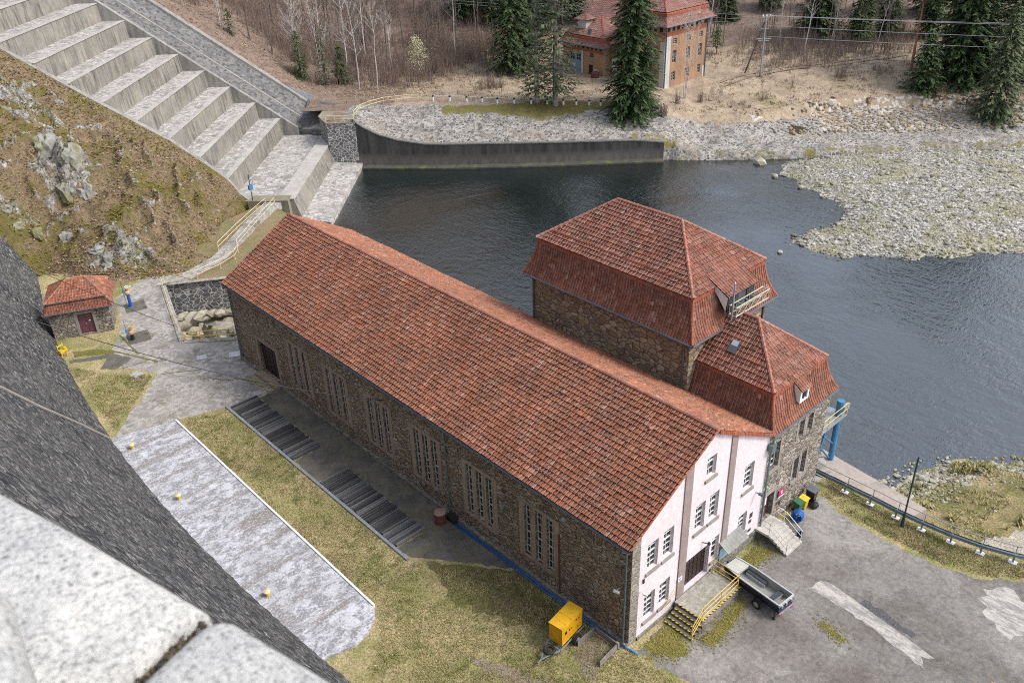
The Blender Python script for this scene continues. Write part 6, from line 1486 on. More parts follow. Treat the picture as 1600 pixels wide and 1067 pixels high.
railing('pit_railing','deep yellow railing across the near end of the masonry pit',[(-2.4,50.8,.05),(1.15,47.9,.05)],1.0,(1.,.5),.042,'yellow',1.5)
# gauge mast at the pool end
x,y = xy(40.9,70.8); o = thing('gauge_mast','dark gauge mast with small box at the end of the cascade','mast',(x,y,-.4)); m = MB(); m.tube([(0,0,0),(0,0,3.6)],.05,6); m.build('pole',M['darkpole'],o); m = MB(); m.obx((0,-.05,1.9),.5,.4,.6); m.torus((.3,0,2.6),.3,.03,'Y',12,5); m.build('box',M['blue_light'],o)
# overhead cables
def cable(label, a, b, sag=.6, r=.03, mat='blackgloss', n=24, name='overhead_cable', group=None):
    a,b=V(a),V(b); m = MB(); m.tube([a+(b-a)*t-V((0,0,sag*4*t*(1-t))) for t in [i/n for i in range(n+1)]],r,5)
    return tag(m.build(name,M[mat]),label,'cable',group)
cable('black cable slung from the dam across the hut front to the hall wall',(-21.2,25.2,21.0),(-.05,22.1,6.1),1.0,.025)
cable('black cable slung from the dam over the hut roof towards the pit',(-13.5,64.0,9.5),(-2.6,50.8,1.6),.35,.022)
cable('thin dark cable running from the small mansard roof out over the river',(19.62,5.25,12.),(52.,-22.,5.5),1.6,.014,'zinc')
# ================================================================== far bank: derelict building
der = thing('derelict_house','abandoned ochre brick building with red mansard roofs behind the big spruce','building',(90,76,2.4)); R0=(90,76,2.4)
gz = 2.2
# tower block
tx0,tx1,ty0,ty1 = 88.5,99.6,68.4,78.2
f1 = plane_y(ty0); f2 = plane_x(tx0)
tw_ = [(90.6+3.6*k,91.6+3.6*k,z0,z1) for k in (0,1) for z0,z1 in ((3.2,4.6),(6.0,8.0),(9.0,9.9))]+[(97.5,98.4,3.2,4.6),(97.5,98.4,6.,8.),(97.5,98.4,9.,9.9)]
tl = [(70.2,71.2,3.4,4.8),(70.2,71.2,6.2,8.)]
m = MB(); wall(m,[(tx0,1.),(tx1,1.),(tx1,10.4),(tx0,10.4)],tw_,f1,.25); wall(m,[(ty0,1.),(ty1,1.),(ty1,10.4),(ty0,10.4)],tl,f2,.25,True); m.quad((tx1,ty0,1),(tx1,ty1,1),(tx1,ty1,10.4),(tx1,ty0,10.4)); m.build('wall',M['brick'],der,R0)
for w in tw_: window(der,R0,f1,*w,2,3,'grey_frame',False,.12,None,.06,.03)
for w in tl: window(der,R0,f2,*w,2,3,'grey_frame',False,.12,None,.06,.03)
m = MB(); fbox(m,f1,tx0-.06,tx1+.06,10.4,11.0,-.06,.3); fbox(m,f2,ty0+.3,ty1,10.4,11.0,-.06,.3)
m.build('brick_band',M['brick_red'],der,R0)
m = MB(); fbox(m,f1,tx0,tx1,11.0,12.05,-.02,.3); fbox(m,f2,ty0+.3,ty1,11.0,12.05,-.02,.3); m.build('frieze',M['brick'],der,R0)
m = MB()
for k in range(9): fbox(m,f1,tx0+.5+k*1.2,tx0+1.15+k*1.2,11.1,11.95,-.05,-.022)
for k in range(8): fbox(m,f2,ty0+.5+k*1.2,ty0+1.15+k*1.2,11.1,11.95,-.05,-.022)
m.build('frieze_opening',M['dark'],der,R0)
m = MB(); fbox(m,f1,tx0+.004,tx0+1.5,2.,10.38,-.04,-.003); fbox(m,f2,ty0-.04,ty0+.9,2.,9.6,-.04,-.003); m.build('peeling_corner',M['peel'],der,R0)
m = MB(); fbox(m,f1,tx1-.7,tx1-.1,2.,4.2,-.04,-.003); m.build('peeling_corner',M['peel'],der,R0)
m = MB(); 
for x in (tx0+.15,tx1-.15): m=MB(); m.tube([(x,ty0-.15,12),(x,ty0-.15,2.2)],.09,6); m.build('downpipe',M['zinc'],der,R0)
def far_mansard(x0,x1,y0,y1,z,kz,rz,ins,rdg):
    m = MB(); c0=[(x0,y0,z),(x1,y0,z),(x1,y1,z),(x0,y1,z)]; c05=[(x0+ins*.6,y0+ins*.6,z+(kz-z)*.42),(x1-ins*.6,y0+ins*.6,z+(kz-z)*.42),(x1-ins*.6,y1-ins*.6,z+(kz-z)*.42),(x0+ins*.6,y1-ins*.6,z+(kz-z)*.42)]
    c1=[(x0+ins,y0+ins,kz),(x1-ins,y0+ins,kz),(x1-ins,y1-ins,kz),(x0+ins,y1-ins,kz)]
    for i in range(4):
        j=(i+1)%4; tile_roof(m,c0[i],c0[j],c05[j],c05[i],.4,.42,.04,.15); tile_roof(m,c05[i],c05[j],c1[j],c1[i],.4,.42,.04,.15)
    m.build('lower_roof',TM('tile_far'),der,R0)
    m = MB(); g_=ins*.8; d0=[(x0+g_,y0+g_,kz+.1),(x1-g_,y0+g_,kz+.1),(x1-g_,y1-g_,kz+.1),(x0+g_,y1-g_,kz+.1)]
    if rdg=='x': a=(x0+(y1-y0)/2,(y0+y1)/2,rz); b=(x1-(y1-y0)/2,(y0+y1)/2,rz); rr=[(0,1,b,a),(1,2,b,b),(2,3,a,b),(3,0,a,a)]
    else: a=((x0+x1)/2,y0+(x1-x0)/2,rz); b=((x0+x1)/2,y1-(x1-x0)/2,rz); rr=[(0,1,a,a),(1,2,b,a),(2,3,b,b),(3,0,a,b)]
    for i,j,p,q in rr: tile_roof(m,d0[i],d0[j],p,q,.4,.45,.05,.2)
    m.build('upper_roof',TM('tile_far'),der,R0)
    m = MB()
    for i,(ii,jj,p,q) in enumerate(rr): ridge_line(m,d0[ii],q,.14,.5,5); band(m,(d0[ii][0],d0[ii][1],kz-.5),(d0[jj][0],d0[jj][1],kz-.5),.5,.1,((0,-1,0),(1,0,0),(0,1,0),(-1,0,0))[ii],.4)
    ridge_line(m,a,b,.14,.5,5); m.build('ridge_tiles',M['ridge_red'],der,R0)
    m = MB()
    for i in range(4): m.tube([c0[i],c0[(i+1)%4]],.12,6)
    m.bx(x0+.15,x1-.15,y0+.15,y1-.15,z-.12,z-.06); m.build('eaves_gutter',M['zinc'],der,R0)
far_mansard(tx0-.9,tx1+.9,ty0-.9,ty1+.9,12.1,14.0,17.5,1.25,'x')
# low wing
lx0,lx1,ly0,ly1 = 87.2,96.5,80.2,89.6
f3 = plane_x(lx0); f4 = plane_y(ly0)
dl = [(85.3,88.2,2.4,6.0),(82.6,83.6,2.4,4.2),(82.4,83.5,5.4,6.2)]
m = MB(); wall(m,[(ly0,1.),(ly1,1.),(ly1,7.3),(ly0,7.3)],dl,f3,.25,True); m.quad((lx0,ly0,1),(lx1,ly0,1),(lx1,ly0,7.3),(lx0,ly0,7.3)); m.quad((lx0,ly1,1),(lx1,ly1,1),(lx1,ly1,7.3),(lx0,ly1,7.3)); m.build('wing_wall',M['brick'],der,R0)
m = MB(); fbox(m,f3,*dl[0],.15,.2); d_=m.build('door',M['greydoor'],der,R0); m = MB()
for k in (0,1): 
    for j in (0,1): 
        for q in (0,1): fbox(m,f3,85.6+k*1.4+q*.5,85.6+k*1.4+q*.5+.38,4.6+j*.55,5.05+j*.55,.13,.148)
m.build('door_window',M['glass'],d_,R0)
m = MB(); fbox(m,f3,*dl[1],.2,.24); m.build('opening',M['dark'],der,R0); window(der,R0,f3,*dl[2],1,2,'grey_frame',False,.1,None,.08,.03)
m = MB(); fbox(m,f3,84.9,85.296,2.2,6.2,-.03,-.003); fbox(m,f3,89.0,89.6,2.,5.,-.03,-.003); fbox(m,f3,81.3,82.4,2.,3.6,-.03,-.003); m.build('peeling_patch',M['peel'],der,R0)
m = MB()
for k in range(9): fbox(m,f3,ly0+.4+k*1.0,ly0+.9+k*1.0,6.75,7.2,-.05,-.003)
m.build('frieze_opening',M['dark'],der,R0)
m = MB(); fbox(m,f3,ly0,ly1,6.3,6.6,-.08,-.003); m.build('brick_band',M['brick_red'],der,R0)
far_mansard(lx0-.7,lx1+.7,ly0-.7,ly1+.7,7.35,8.7,11.2,1.0,'x')
m = MB(); c_=(89.6,86.6); m.bx(c_[0]-.9,c_[0]+.9,c_[1]-.9,c_[1]+.9,9.5,11.1); lt = m.build('roof_lantern',M['peel'],der,R0)
m = MB()
for i,(a,b) in enumerate((((-1.4,-1.4),(1.4,-1.4)),((1.4,-1.4),(1.4,1.4)),((1.4,1.4),(-1.4,1.4)),((-1.4,1.4),(-1.4,-1.4)))): tile_roof(m,(c_[0]+a[0],c_[1]+a[1],11.1),(c_[0]+b[0],c_[1]+b[1],11.1),(c_[0],c_[1],12.1),(c_[0],c_[1],12.1),.4,.42,.04,.2)
m.build('lantern_roof',TM('tile_far'),lt,R0)
m = MB(); m.quad((87.6,83.6,9.0),(87.6,84.4,9.0),(88.0,84.4,9.9),(88.0,83.6,9.9)); m.build('roof_window',M['zinc'],der,R0)
# middle link between wing and tower with second big door
f5 = plane_x(88.9)
m = MB(); wall(m,[(78.2,1.),(80.2,1.),(80.2,7.3),(78.2,7.3)],[(78.4,79.9,2.2,5.6)],f5,.2,True); m.build('link_wall',M['brick'],der,R0)
m = MB(); fbox(m,f5,78.4,79.9,2.2,5.6,.1,.15); d_=m.build('link_door',M['white'],der,R0); m = MB()
for q in (0,1,2): fbox(m,f5,78.6+q*.4,78.85+q*.4,4.4,5.0,.08,.098)
m.build('door_window',M['glass'],d_,R0)
m = MB(); tile_roof(m,(88.3,80.5,7.3),(88.3,78.0,7.3),(93,78,10.5),(93,80.5,10.5),.4,.42,.05,.2); tile_roof(m,(87.4,79.,8.2),(87.4,70,8.2),(88.4,70,8.9),(88.4,79.,8.9),.4,.42,.05,.2); m.build('link_roof',TM('tile_far'),der,R0)
m = MB(); m.bx(94.,104,80,92,1,9.0); m.build('rear_wing',M['brick'],der,R0); m = MB(); tile_roof(m,(93.4,92.4,9),(93.4,79.5,9),(99,79.5,13),(99,92.4,13),.4,.42,.05,.2); tile_roof(m,(93.4,79.5,9),(104.6,79.5,9),(99,79.5,13),(99,79.5,13),.4,.42,.05,.2); m.build('rear_roof',TM('tile_far'),der,R0)
o = thing('rusty_tank','rusty red tank standing before the derelict building','tank',(85.9,80.9,HF(85.9,80.9))); m = MB(); m.lathe([(.7,0),(.72,.8),(.6,.9),(.5,1.)],n=16); m.build('shell',M['rust'],o)
# ------------------------------------------------------------------ bank railing and marker posts
def gp(x,y,dz=0.): return (x,y,HF(x,y)+dz)
railing('pier_railing','cream railing on top of the grey ashlar pier',[(39.4,91.8,2.97),(42.4,89.1,2.97),(43.9,91.0,2.97)],1.0,(1.,.5),.04,'cream',1.5)
railing('road_railing','cream railing curving along the top of the stone pitched bank',[(44.0,91.2,2.9),(46.4,93.6,2.75),(49.5,95.0,2.55),gp(52.3,95.3),gp(55.6,93.6),gp(58.3,91.1)],1.0,(1.,.5),.045,'cream',1.8)
rp = [(58.6,90.7),(61.8,86.2),(64.6,82.1),(68.2,78.2),(71.5,74.4),(74.2,71.4),(76.6,68.8)]
proto=None; i=0
for (a,b),(c,d) in zip(rp,rp[1:]):
    for t in (0,.5):
        x,y=a+(c-a)*t,b+(d-b)*t
        if proto is None:
            proto=thing('marker_post','','post'); m=MB(); m.bx(-.13,.13,-.1,.1,0,.62); m.build('shaft',M['white'],proto); m=MB(); m.bx(-.14,.14,-.11,.11,.62,.85); m.build('head',M['blackgloss'],proto); q=proto
        else: q=copy_tree(proto)
        q.location=gp(x,y,-.02); q['label']='white concrete marker post with black head on the edge of the bank road'; q['group']='marker posts along the bank road'; i+=1
m=MB(); m.tube([gp(x,y,.8) for x,y in rp],.03,5); tag(m.build('rail_wire',M['white']),'white wire rail strung along the marker posts on the far bank','wire rail')
o=thing('road_post','pale road post between the twin spruces and the derelict building','post',gp(75.5,72.0)); m=MB(); m.tube([(0,0,0),(0,0,1.6)],.07,6); m.bx(-.2,.2,-.03,.03,1.3,1.6); m.build('pole',M['white'],o)
# ------------------------------------------------------------------ power pole and lines
PB=(104.8,60.7); pz0=HF(*PB)
o=thing('power_pole','grey A shaped power pole with crossbars standing in the meadow','power pole',(PB[0],PB[1],pz0)); P0=(PB[0],PB[1],pz0)
m=MB(); m.tube([(PB[0],PB[1],pz0-.3),(PB[0]-.1,PB[1],12.1)],.17,8,True,.12); m.build('pole',M['steel'],o,P0)
m=MB(); m.tube([(PB[0]+.4,PB[1]+3.4,pz0-.3),(PB[0]+.0,PB[1]+.25,11.2)],.16,8,True,.11); m.build('strut',M['bark'],o,P0)
m=MB(); dx_,dy_=.74,-.67
for z,w in ((12.0,.9),(11.6,.5),(10.2,.8),(8.6,1.5),(8.3,1.1)): m.obx((PB[0],PB[1]+.1,z),w*2*.8,.14,.16,atan2(dy_,dx_))
m.build('crossbar',M['steel'],o,P0)
m=MB()
for s_ in (-1,0,1): m.lathe([(.06,0),(.12,.05),(.12,.25),(.05,.3)],(PB[0]+s_*.6*dx_,PB[1]+s_*.6*dy_,12.1),8)
m.build('insulator',M['white'],o,P0)
GRP='power lines on the far bank'
for k,(dz,ex,ey,ez,l) in enumerate(((12.3,126,29.3,11.9,'topmost power line running right from the pole'),(12.25,125,28.0,12.0,'power line just under the topmost one right of the pole'),(10.7,123.,26.6,10.6,'middle power line running right from the pole'),(9.0,121.5,25.2,9.4,'lowest power line running right from the pole'))):
    p=(PB[0],PB[1],dz); d=V((ex-p[0],ey-p[1],ez-p[2])); cable(l,p,tuple(V(p)+d*1.7),.35,.03,'steel',20,'power_line',GRP)
for k,(dz,dl,l) in enumerate(((12.2,0,'upper power line crossing the forest left of the twin spruces'),(11.5,.9,'second power line crossing the forest left of the twin spruces'),(10.9,1.9,'lower power line crossing the forest left of the twin spruces'))):
    p=(PB[0],PB[1],dz); q=(75.5,93.5,11.8-dl*.55); d=V(q)-V(p); cable(l,p,(78.5+k*.3,128.-k,12.8-dl*.5),.3,.026,'steel',20,'power_line',GRP)
# ================================================================== vegetation
def conifer(h, rb, seed, low=.06, dens=1., droop=.25, fs=.3, mat='needle', whorl=.42):
    random.seed(seed); t=MB(); t.tube([(0,0,-.4),(ru(-.1,.1),ru(-.1,.1),h*.5),(ru(-.15,.15),ru(-.1,.1),h)],h*.0135+.04,7,True,.025)
    f=MB(); z=h*low
    while z<h*.985:
        k=(z/h-low)/(1-low); rad=rb*(1-k)**.82*(1-.12*(1-k)**6)+.12
        n=int((5+3*(1-k))*dens+rnd())
        a0=ru(0,6.28)
        for i in range(max(2,n)):
            a=a0+2*pi*i/max(2,n)+ru(-.35,.35); L=rad*ru(.6,1.12); ca,sa=cos(a),sin(a)
            ns=max(2,int(L/.38)); zz=z+ru(-.2,.2)
            if rnd()<.5 and L>.8: t.tube([(0,0,zz),(ca*L*.5,sa*L*.5,zz-L*droop*.35),(ca*L*.9,sa*L*.9,zz-L*droop*.8+.1*L)],.035,3,False,.012)
            for s in range(ns):
                u=(s+.6+ru(-.2,.2))/ns; r=L*u; bz=zz-L*droop*(u**1.3)+L*.12*max(0,u-.75)*2
                for q in range(2 if u>.35 else 1):
                    px,py=ca*r+ru(-.12,.12)*L*.35,sa*r+ru(-.12,.12)*L*.35; w=fs*ru(.6,1.2)*(1.1-.35*u); ln=fs*ru(1.,1.9)
                    b=a+ru(-1.,1.); cb,sb=cos(b),sin(b); dz=-ru(.1,.7)*ln
                    f.quad((px-sb*w*.5,py+cb*w*.5,bz),(px+sb*w*.5,py-cb*w*.5,bz+ru(-.05,.05)),(px+cb*ln+sb*w*.2,py+sb*ln-cb*w*.2,bz+dz),(px+cb*ln-sb*w*.2,py+sb*ln+cb*w*.2,bz+dz))
        z+=whorl*ru(.75,1.25)*(1-.35*k)
    for i in range(10): a=ru(0,6.28); f.tri((0,0,h*1.01),(cos(a)*.15,sin(a)*.15,h*.95),(cos(a+.6)*.15,sin(a+.6)*.15,h*.94))
    return t,f
def put_tree(name,label,cat,t,f,x,y,bark,leaf,group=None,dz=0,sc_=1.,rz=0.):
    o=thing(name,label,cat,(x,y,HF(x,y)+dz),rz,group)
    if t.v: t.build('trunk',M[bark],o)
    if f and f.v: f.build('crown',M[leaf],o)
    o.scale=(sc_,)*3; return o
put_tree('spruce_tree','huge dark green spruce standing in front of the derelict building','tree',*conifer(36,4.9,11,.01,1.7,.4,.45),77.3,65.4,'bark','needle')
put_tree('spruce_tree','tall thin see-through spruce, right one of the twin spruces on the bank','tree',*conifer(32,5.2,12,.06,.62,.12,.4,'needle_thin',.55),70.6,75.2,'bark_pale','needle_thin')
put_tree('spruce_tree','slim sparse spruce, left one of the twin spruces on the bank','tree',*conifer(27,4.2,13,.05,.52,.12,.38,'needle_thin',.55),69.2,77.9,'bark_pale','needle_thin')
put_tree('spruce_tree','dense dark spruce behind the left twin spruce','tree',*conifer(27,4.8,14,.06,1.1,.35,.45),79.5,95.,'bark','needle')
put_tree('spruce_tree','dark spruce half hidden between the twin spruces and the forest','tree',*conifer(25,4.6,15,.06,1.,.3,.45),84.5,96.5,'bark','needle')
put_tree('spruce_tree','round low spruce at the foot of the red barked pine','tree',*conifer(9.5,3.7,16,.01,1.7,.12,.4),119.1,39.4,'bark','needle')
put_tree('spruce_tree','grey green spruce overhanging the eroded river edge at the far right','tree',*conifer(17,4.6,17,.01,1.4,.35,.4,'needle_thin'),119.6,27.8,'bark','needle_thin')
put_tree('spruce_tree','broad tall spruce behind the small round spruce on the right','tree',*conifer(30,6.,18,.02,1.6,.35,.5),126,36.2,'bark','needle')
put_tree('spruce_tree','tall grey green spruce in the upper right corner','tree',*conifer(33,6.4,19,.02,1.4,.3,.5,'needle_thin'),132,31.5,'bark','needle_thin')
put_tree('spruce_tree','second tall spruce between the pines and the upper right corner','tree',*conifer(29,5.6,20,.03,1.4,.3,.5),131.5,39.0,'bark','needle')
put_tree('spruce_tree','massive dark spruce at the wood edge right of the power pole','tree',*conifer(22,5.2,21,.03,1.4,.3,.5),134,67.5,'bark','needle')
put_tree('spruce_tree','narrow dark spruce beside the massive spruce at the wood edge','tree',*conifer(17,3.2,22,.05,1.2,.3,.45),137,60.5,'bark','needle')
put_tree('spruce_tree','small dark spruce at the edge of the meadow right of the derelict roof','tree',*conifer(8.5,3.4,23,.02,1.5,.2,.42),130.5,86.,'bark','needle')
put_tree('young_pine','little pine standing alone in the meadow right of the derelict building','tree',*conifer(5.2,1.5,24,.3,1.2,.0,.34),113.2,75.6,'bark_pine','needle_pine')
put_tree('spruce_tree','bushy young spruce lowest on the forest slope above the cascade wall','tree',*conifer(6.4,2.,25,.02,1.4,.15,.3),55.2,111.4,'bark','needle')
put_tree('spruce_tree','taller ragged young spruce left of the bushy one on the forest slope','tree',*conifer(9.6,1.8,26,.05,.7,.1,.3,'needle_thin'),52.0,111.5,'bark','needle_thin')
put_tree('spruce_tree','young spruce behind the birches on the forest slope','tree',*conifer(7.5,2.2,27,.03,1.1,.1,.3),48.8,113.8,'bark','needle')
put_tree('spruce_tree','tiny spruce high on the slope beside the cascade coping','tree',*conifer(3.8,1.1,28,.02,1.3,.15,.24),41.3,121.5,'bark','needle')
FARG='dark spruces at the back of the forest'
random.seed(5)
for k,(x,y,h) in enumerate(((97,118,20),(103,112,22),(109,108,19),(113,101,22),(93,124,18),(119,96,20),(140,82,21),(147,74,22),(152,66,20),(158,58,23),(148,52,22),(164,48,24),(122,92,18),(143,58,19),(100,125,21),(107,118,22),(129,97,21),(135,92,20))):
    if k<3: base_=conifer(h,3.6,40+k,.08,1.,.3,.5); pr_=put_tree('spruce_tree','','tree',*base_,x,y,'bark','needle'); lib=[pr_] if k==0 else lib+[pr_]; q=pr_
    else: q=copy_tree(lib[k%3]); q.location=(x,y,HF(x,y)); q.rotation_euler.z=ru(0,6); s_=ru(.85,1.15); q.scale=(s_,s_,s_)
    q['label']='dark spruce among many at the back of the forest'; q['group']=FARG
# pines with bare red trunks
def pine(h,seed,lean=0.):
    random.seed(seed); t=MB(); t.tube([(0,0,-.3),(lean*.45,0,h*.45),(lean,0,h)],.26,8,True,.09); f=MB()
    for k in range(34):
        z=h*ru(.62,1.02); a=ru(0,6.28); L=ru(1.2,3.2); b=V((lean*z/h,0,z)); e=b+V((cos(a)*L,sin(a)*L,ru(.1,.8))); t.tube([b,(b+e)/2+V((0,0,.2)),e],.05,3,False,.02)
        for q in range(46):
            c=e+V((random.gauss(0,.55),random.gauss(0,.55),random.gauss(0,.28))); w=ru(.12,.26); aa=ru(0,6.28); f.quad(c+V((w*cos(aa),w*sin(aa),0)),c+V((-w*sin(aa),w*cos(aa),ru(-.1,.2))),c+V((-w*cos(aa),-w*sin(aa),.05)),c+V((w*sin(aa),-w*cos(aa),ru(-.2,.1))))
    return t,f
put_tree('pine_tree','straight red barked pine left of the round spruce','tree',*pine(17.5,31,.1),124.6,44.2,'bark_pine','needle_pine')
put_tree('pine_tree','leaning red barked pine right of the straight one','tree',*pine(17,32,2.2),134.5,44.,'bark_pine','needle_pine')
put_tree('pine_tree','third pine with grey lower trunk left of the broad spruce','tree',*pine(14.5,33,.8),130.2,41.5,'bark','needle_pine')
# leafless trees
def bare(h,seed,r=.11,forks=9,up=.75,twl=.9,multi=1,crown=.35,spread=.3):
    random.seed(seed); t=MB()
    for mI in range(multi):
        lx,ly=(ru(-1,1)*.07*h*(multi>1)+ru(-.04,.04)*h, ru(-1,1)*.07*h*(multi>1)+ru(-.04,.04)*h)
        pts=[V((mI*.25,0,-.3))]+[V((mI*.25+lx*k/5+ru(-.012,.012)*h,ly*k/5+ru(-.012,.012)*h,h*k/5)) for k in range(1,6)]
        t.tube(pts,r,6,True,r*.16)
        for k in range(forks*2):
            u=crown+(1-crown)*rnd()**.9; i=min(4,int(u*5)); p=pts[i]+(pts[i+1]-pts[i])*(u*5-i); a=ru(0,6.28); L=h*spread*(1.15-u)*ru(.6,1.3)+.3
            d=V((cos(a),sin(a),up*ru(.6,1.4))).normalized(); e=p+d*L+V((0,0,L*.15)); mid=(p+e)/2+V((ru(-.06,.06),ru(-.06,.06),-.04))*L
            t.tube([p,mid,e],max(.012,r*.34*(1.1-u)),3,False,.008)
            for q in range(4):
                v=ru(.3,.95); b=p+(e-p)*v; d2=(d+V((ru(-.8,.8),ru(-.8,.8),ru(-.1,.7)))).normalized(); L2=L*ru(.25,.5)*twl; e2=b+d2*L2; t.tube([b,e2],.014,3,False,.006)
                for w in range(2):
                    b3=b+(e2-b)*ru(.3,.9); t.tube([b3,b3+(d2+V((ru(-.9,.9),ru(-.9,.9),ru(-.3,.5)))).normalized()*L2*.5],.009,3,False,.005)
    return t,None
for k,(x,y,h,s,mu,l) in enumerate(((88.4,64.0,12.5,51,3,'white multi stemmed birch right of the big spruce'),(55.0,106.0,14.5,52,1,'tall straight white birch on the left above the stone pier'),(57.4,104.2,13.5,53,1,'slender white birch right of the tall straight one'),(49.4,115.5,13,54,3,'cluster of white birch stems before the young spruces'),(40.2,122.3,7.5,55,2,'twin birch stems beside the tiny spruce on the slope'),(52.5,113.5,12.,56,2,'forked pale birch above the ragged young spruce'),(60.5,118,13,57,1,'pale birch standing deeper in the forest above the cascade'),(67,113,11,58,1,'thin pale birch in the brown thicket'))):
    put_tree('birch_tree',l,'tree',*bare(h*1.1,s,.115 if mu==1 else .085,12,.9,.9,mu,.3,.27),x,y,'birch','needle')
t_,_=bare(7.4,61,.09,20,.9,1.,1,.22,.42); random.seed(8); f=MB()
tv=[p for p in t_.v if p[2]>2.1]
for k in range(1500):
    p=random.choice(tv); sp=.3
    if mn.noise(V(p)*.9)<-.2 and rnd()<.8: continue
    x,y,z=p[0]+random.gauss(0,sp),p[1]+random.gauss(0,sp),p[2]+random.gauss(0,.22); w=ru(.035,.085); f.tri((x+w,y,z),(x-w*.5,y+w,z+w),(x-w*.5,y-w,z-w*.4))
put_tree('budding_tree','pale green budding tree standing before the brown thicket','tree',t_,f,62.8,99.8,'bark','bud')
# forest of bare trees: a library copied
lib=[]; BG='leafless trees of the hillside forest'
random.seed(21); spots=[]
for k in range(4000):
    s=ru(-60,95); l=ru(116,215); x,y=xy(s,l)
    dens=max(0,min(1,.5+(s-22+(l-116)*.5)/12.)) 
    if l>150: dens=max(dens,.8 if s<60 else .9)
    if s<-8 and l<150: dens=0
    if l<122 and s<44: dens*=.35
    if rnd()>dens: continue
    if 84<x<106 and 64<y<95: continue
    if any(hypot(x-a,y-b)<2.9 for a,b in spots): continue
    spots.append((x,y))
    if len(spots)>=230: break
for k,(x,y) in enumerate(spots):
    if k<7:
        t,_=bare(ru(13,20),70+k,.16,11,.95,.9,1,.4,.24); q=put_tree('bare_tree','','tree',t,None,x,y,'birch' if k in (0,3) else 'bark','needle'); lib.append(q)
    else:
        random.seed(900+k); q=copy_tree(lib[k%7]); q.location=(x,y,HF(x,y)); q.rotation_euler.z=ru(0,6.28); s_=ru(.75,1.15); q.scale=(s_,s_,s_*ru(.9,1.2))
    q['label']='leafless forest tree with thin grey brown branches'; q['group']=BG; q['category']='tree'
# second growth right of the power pole (bare shrubs and leaning stems)
random.seed(33); BG2='leafless trees at the wood edge behind the power pole'
for k,(x,y) in enumerate([(123.5+ru(-6,8),64.5+ru(-6,8)) for _ in range(14)]+[(136+ru(-6,9),57+ru(-6,6)) for _ in range(12)]+[(121+ru(-3,3),84+ru(-6,6)) for _ in range(7)]):
    q=copy_tree(lib[1+k%6]); q.location=(x,y,HF(x,y)); q.rotation_euler=(ru(-.12,.12),ru(-.12,.12),ru(0,6.28)); s_=ru(.55,.85); q.scale=(s_,)*3; q['label']='leafless wood edge tree with tangled branches behind the power pole'; q['group']=BG2
# thickets: uncountable brown brush
def brush(m,x,y,z,h,n,sp,lean=.25):
    for k in range(n):
        a=ru(0,6.28); bx_,by_=x+ru(-sp,sp)*.6,y+ru(-sp,sp)*.6; hh=h*ru(.55,1.1); L=lean*hh*rnd(); w=.010+.010*rnd()
        px,py=bx_+cos(a)*L,by_+sin(a)*L; nx,ny=-sin(a)*w,cos(a)*w
        b2=ru(0,6.28); qx,qy=cos(b2)*w,sin(b2)*w
        m.quad((bx_-nx*1.4,by_-ny*1.4,z),(bx_+nx*1.4,by_+ny*1.4,z),(px+nx*.5,py+ny*.5,z+hh),(px-nx*.5,py-ny*.5,z+hh))
        m.quad((bx_-qx*1.4,by_-qy*1.4,z),(bx_+qx*1.4,by_+qy*1.4,z),(px+qx*.5,py+qy*.5,z+hh),(px-qx*.5,py-qy*.5,z+hh))
        for q in range(4):
            u=ru(.3,.95); sx,sy,sz=bx_+(px-bx_)*u,by_+(py-by_)*u,z+hh*u; c=ru(0,6.28); l2=hh*ru(.12,.3); m.tri((sx,sy,sz-.015),(sx,sy,sz+.02),(sx+cos(c)*l2*.6,sy+sin(c)*l2*.6,sz+l2))
m=MB(); m2=MB(); random.seed(77); c=0
while c<6500:
    s=ru(-20,85); l=ru(113,185); x,y=xy(s,l); d=max(0,min(1,.5+(s-24+(l-113)*.55)/9.))
    if l<121 and s<60: d*=.12+.5*max(0,(l-115)/6.)*(s<40)
    if s>46 and l<118: d*=.12
    d*=.35+.65*(mn.noise(V((x*.09,y*.09,0)))>-.15)
    if 84<x<107 and 63<y<96: continue
    if rnd()>d: continue
    if l>145 and rnd()<.45: continue
    brush(m if rnd()<.72 else m2,x,y,HF(x,y)-.05,ru(1.6,3.8),9,1.); c+=1
for k in range(420):
    x,y=124+random.gauss(0,6.5),65+random.gauss(0,6); brush(m2 if k%3 else m,x,y,HF(x,y)-.05,ru(1.2,3.4),7,.9,.4)
for k in range(330):
    x,y=139+random.gauss(0,8),58+random.gauss(0,4.5); brush(m2 if k%2 else m,x,y,HF(x,y)-.05,ru(1.,2.6),7,.9,.4)
for (cx,cy,n,h,sp) in ((114.5,51.2,14,2.6,1.),(80.5,62.3,10,2.2,1.),(79,64,8,1.8,1.1),(69.5,90,26,2.6,2.6),(121,47,16,1.6,2.),(93,56,8,1.1,1.5),(98,55,8,1.3,.8),(112,62,9,1.2,1.6),(90,62,6,2.,.6),(85.5,63,6,2.2,.5)):
    for k in range(n): x,y=cx+random.gauss(0,sp*.5),cy+random.gauss(0,sp*.5); brush(m if k%2 else m2,x,y,HF(x,y)-.05,h*ru(.6,1.1),8,.5,.45)
random.seed(91)
for k in range(1500):
    s=ru(-45,75); l=ru(160,290); x,y=xy(s,l); brush(m2 if rnd()<.6 else m,x,y,HF(x,y)-.3,ru(6,12),5,2.6,.2)
struct(m.build('brown_thicket',M['twig']),'stuff'); struct(m2.build('grey_thicket',M['twig_dark']),'stuff')
m=MB(); random.seed(78)
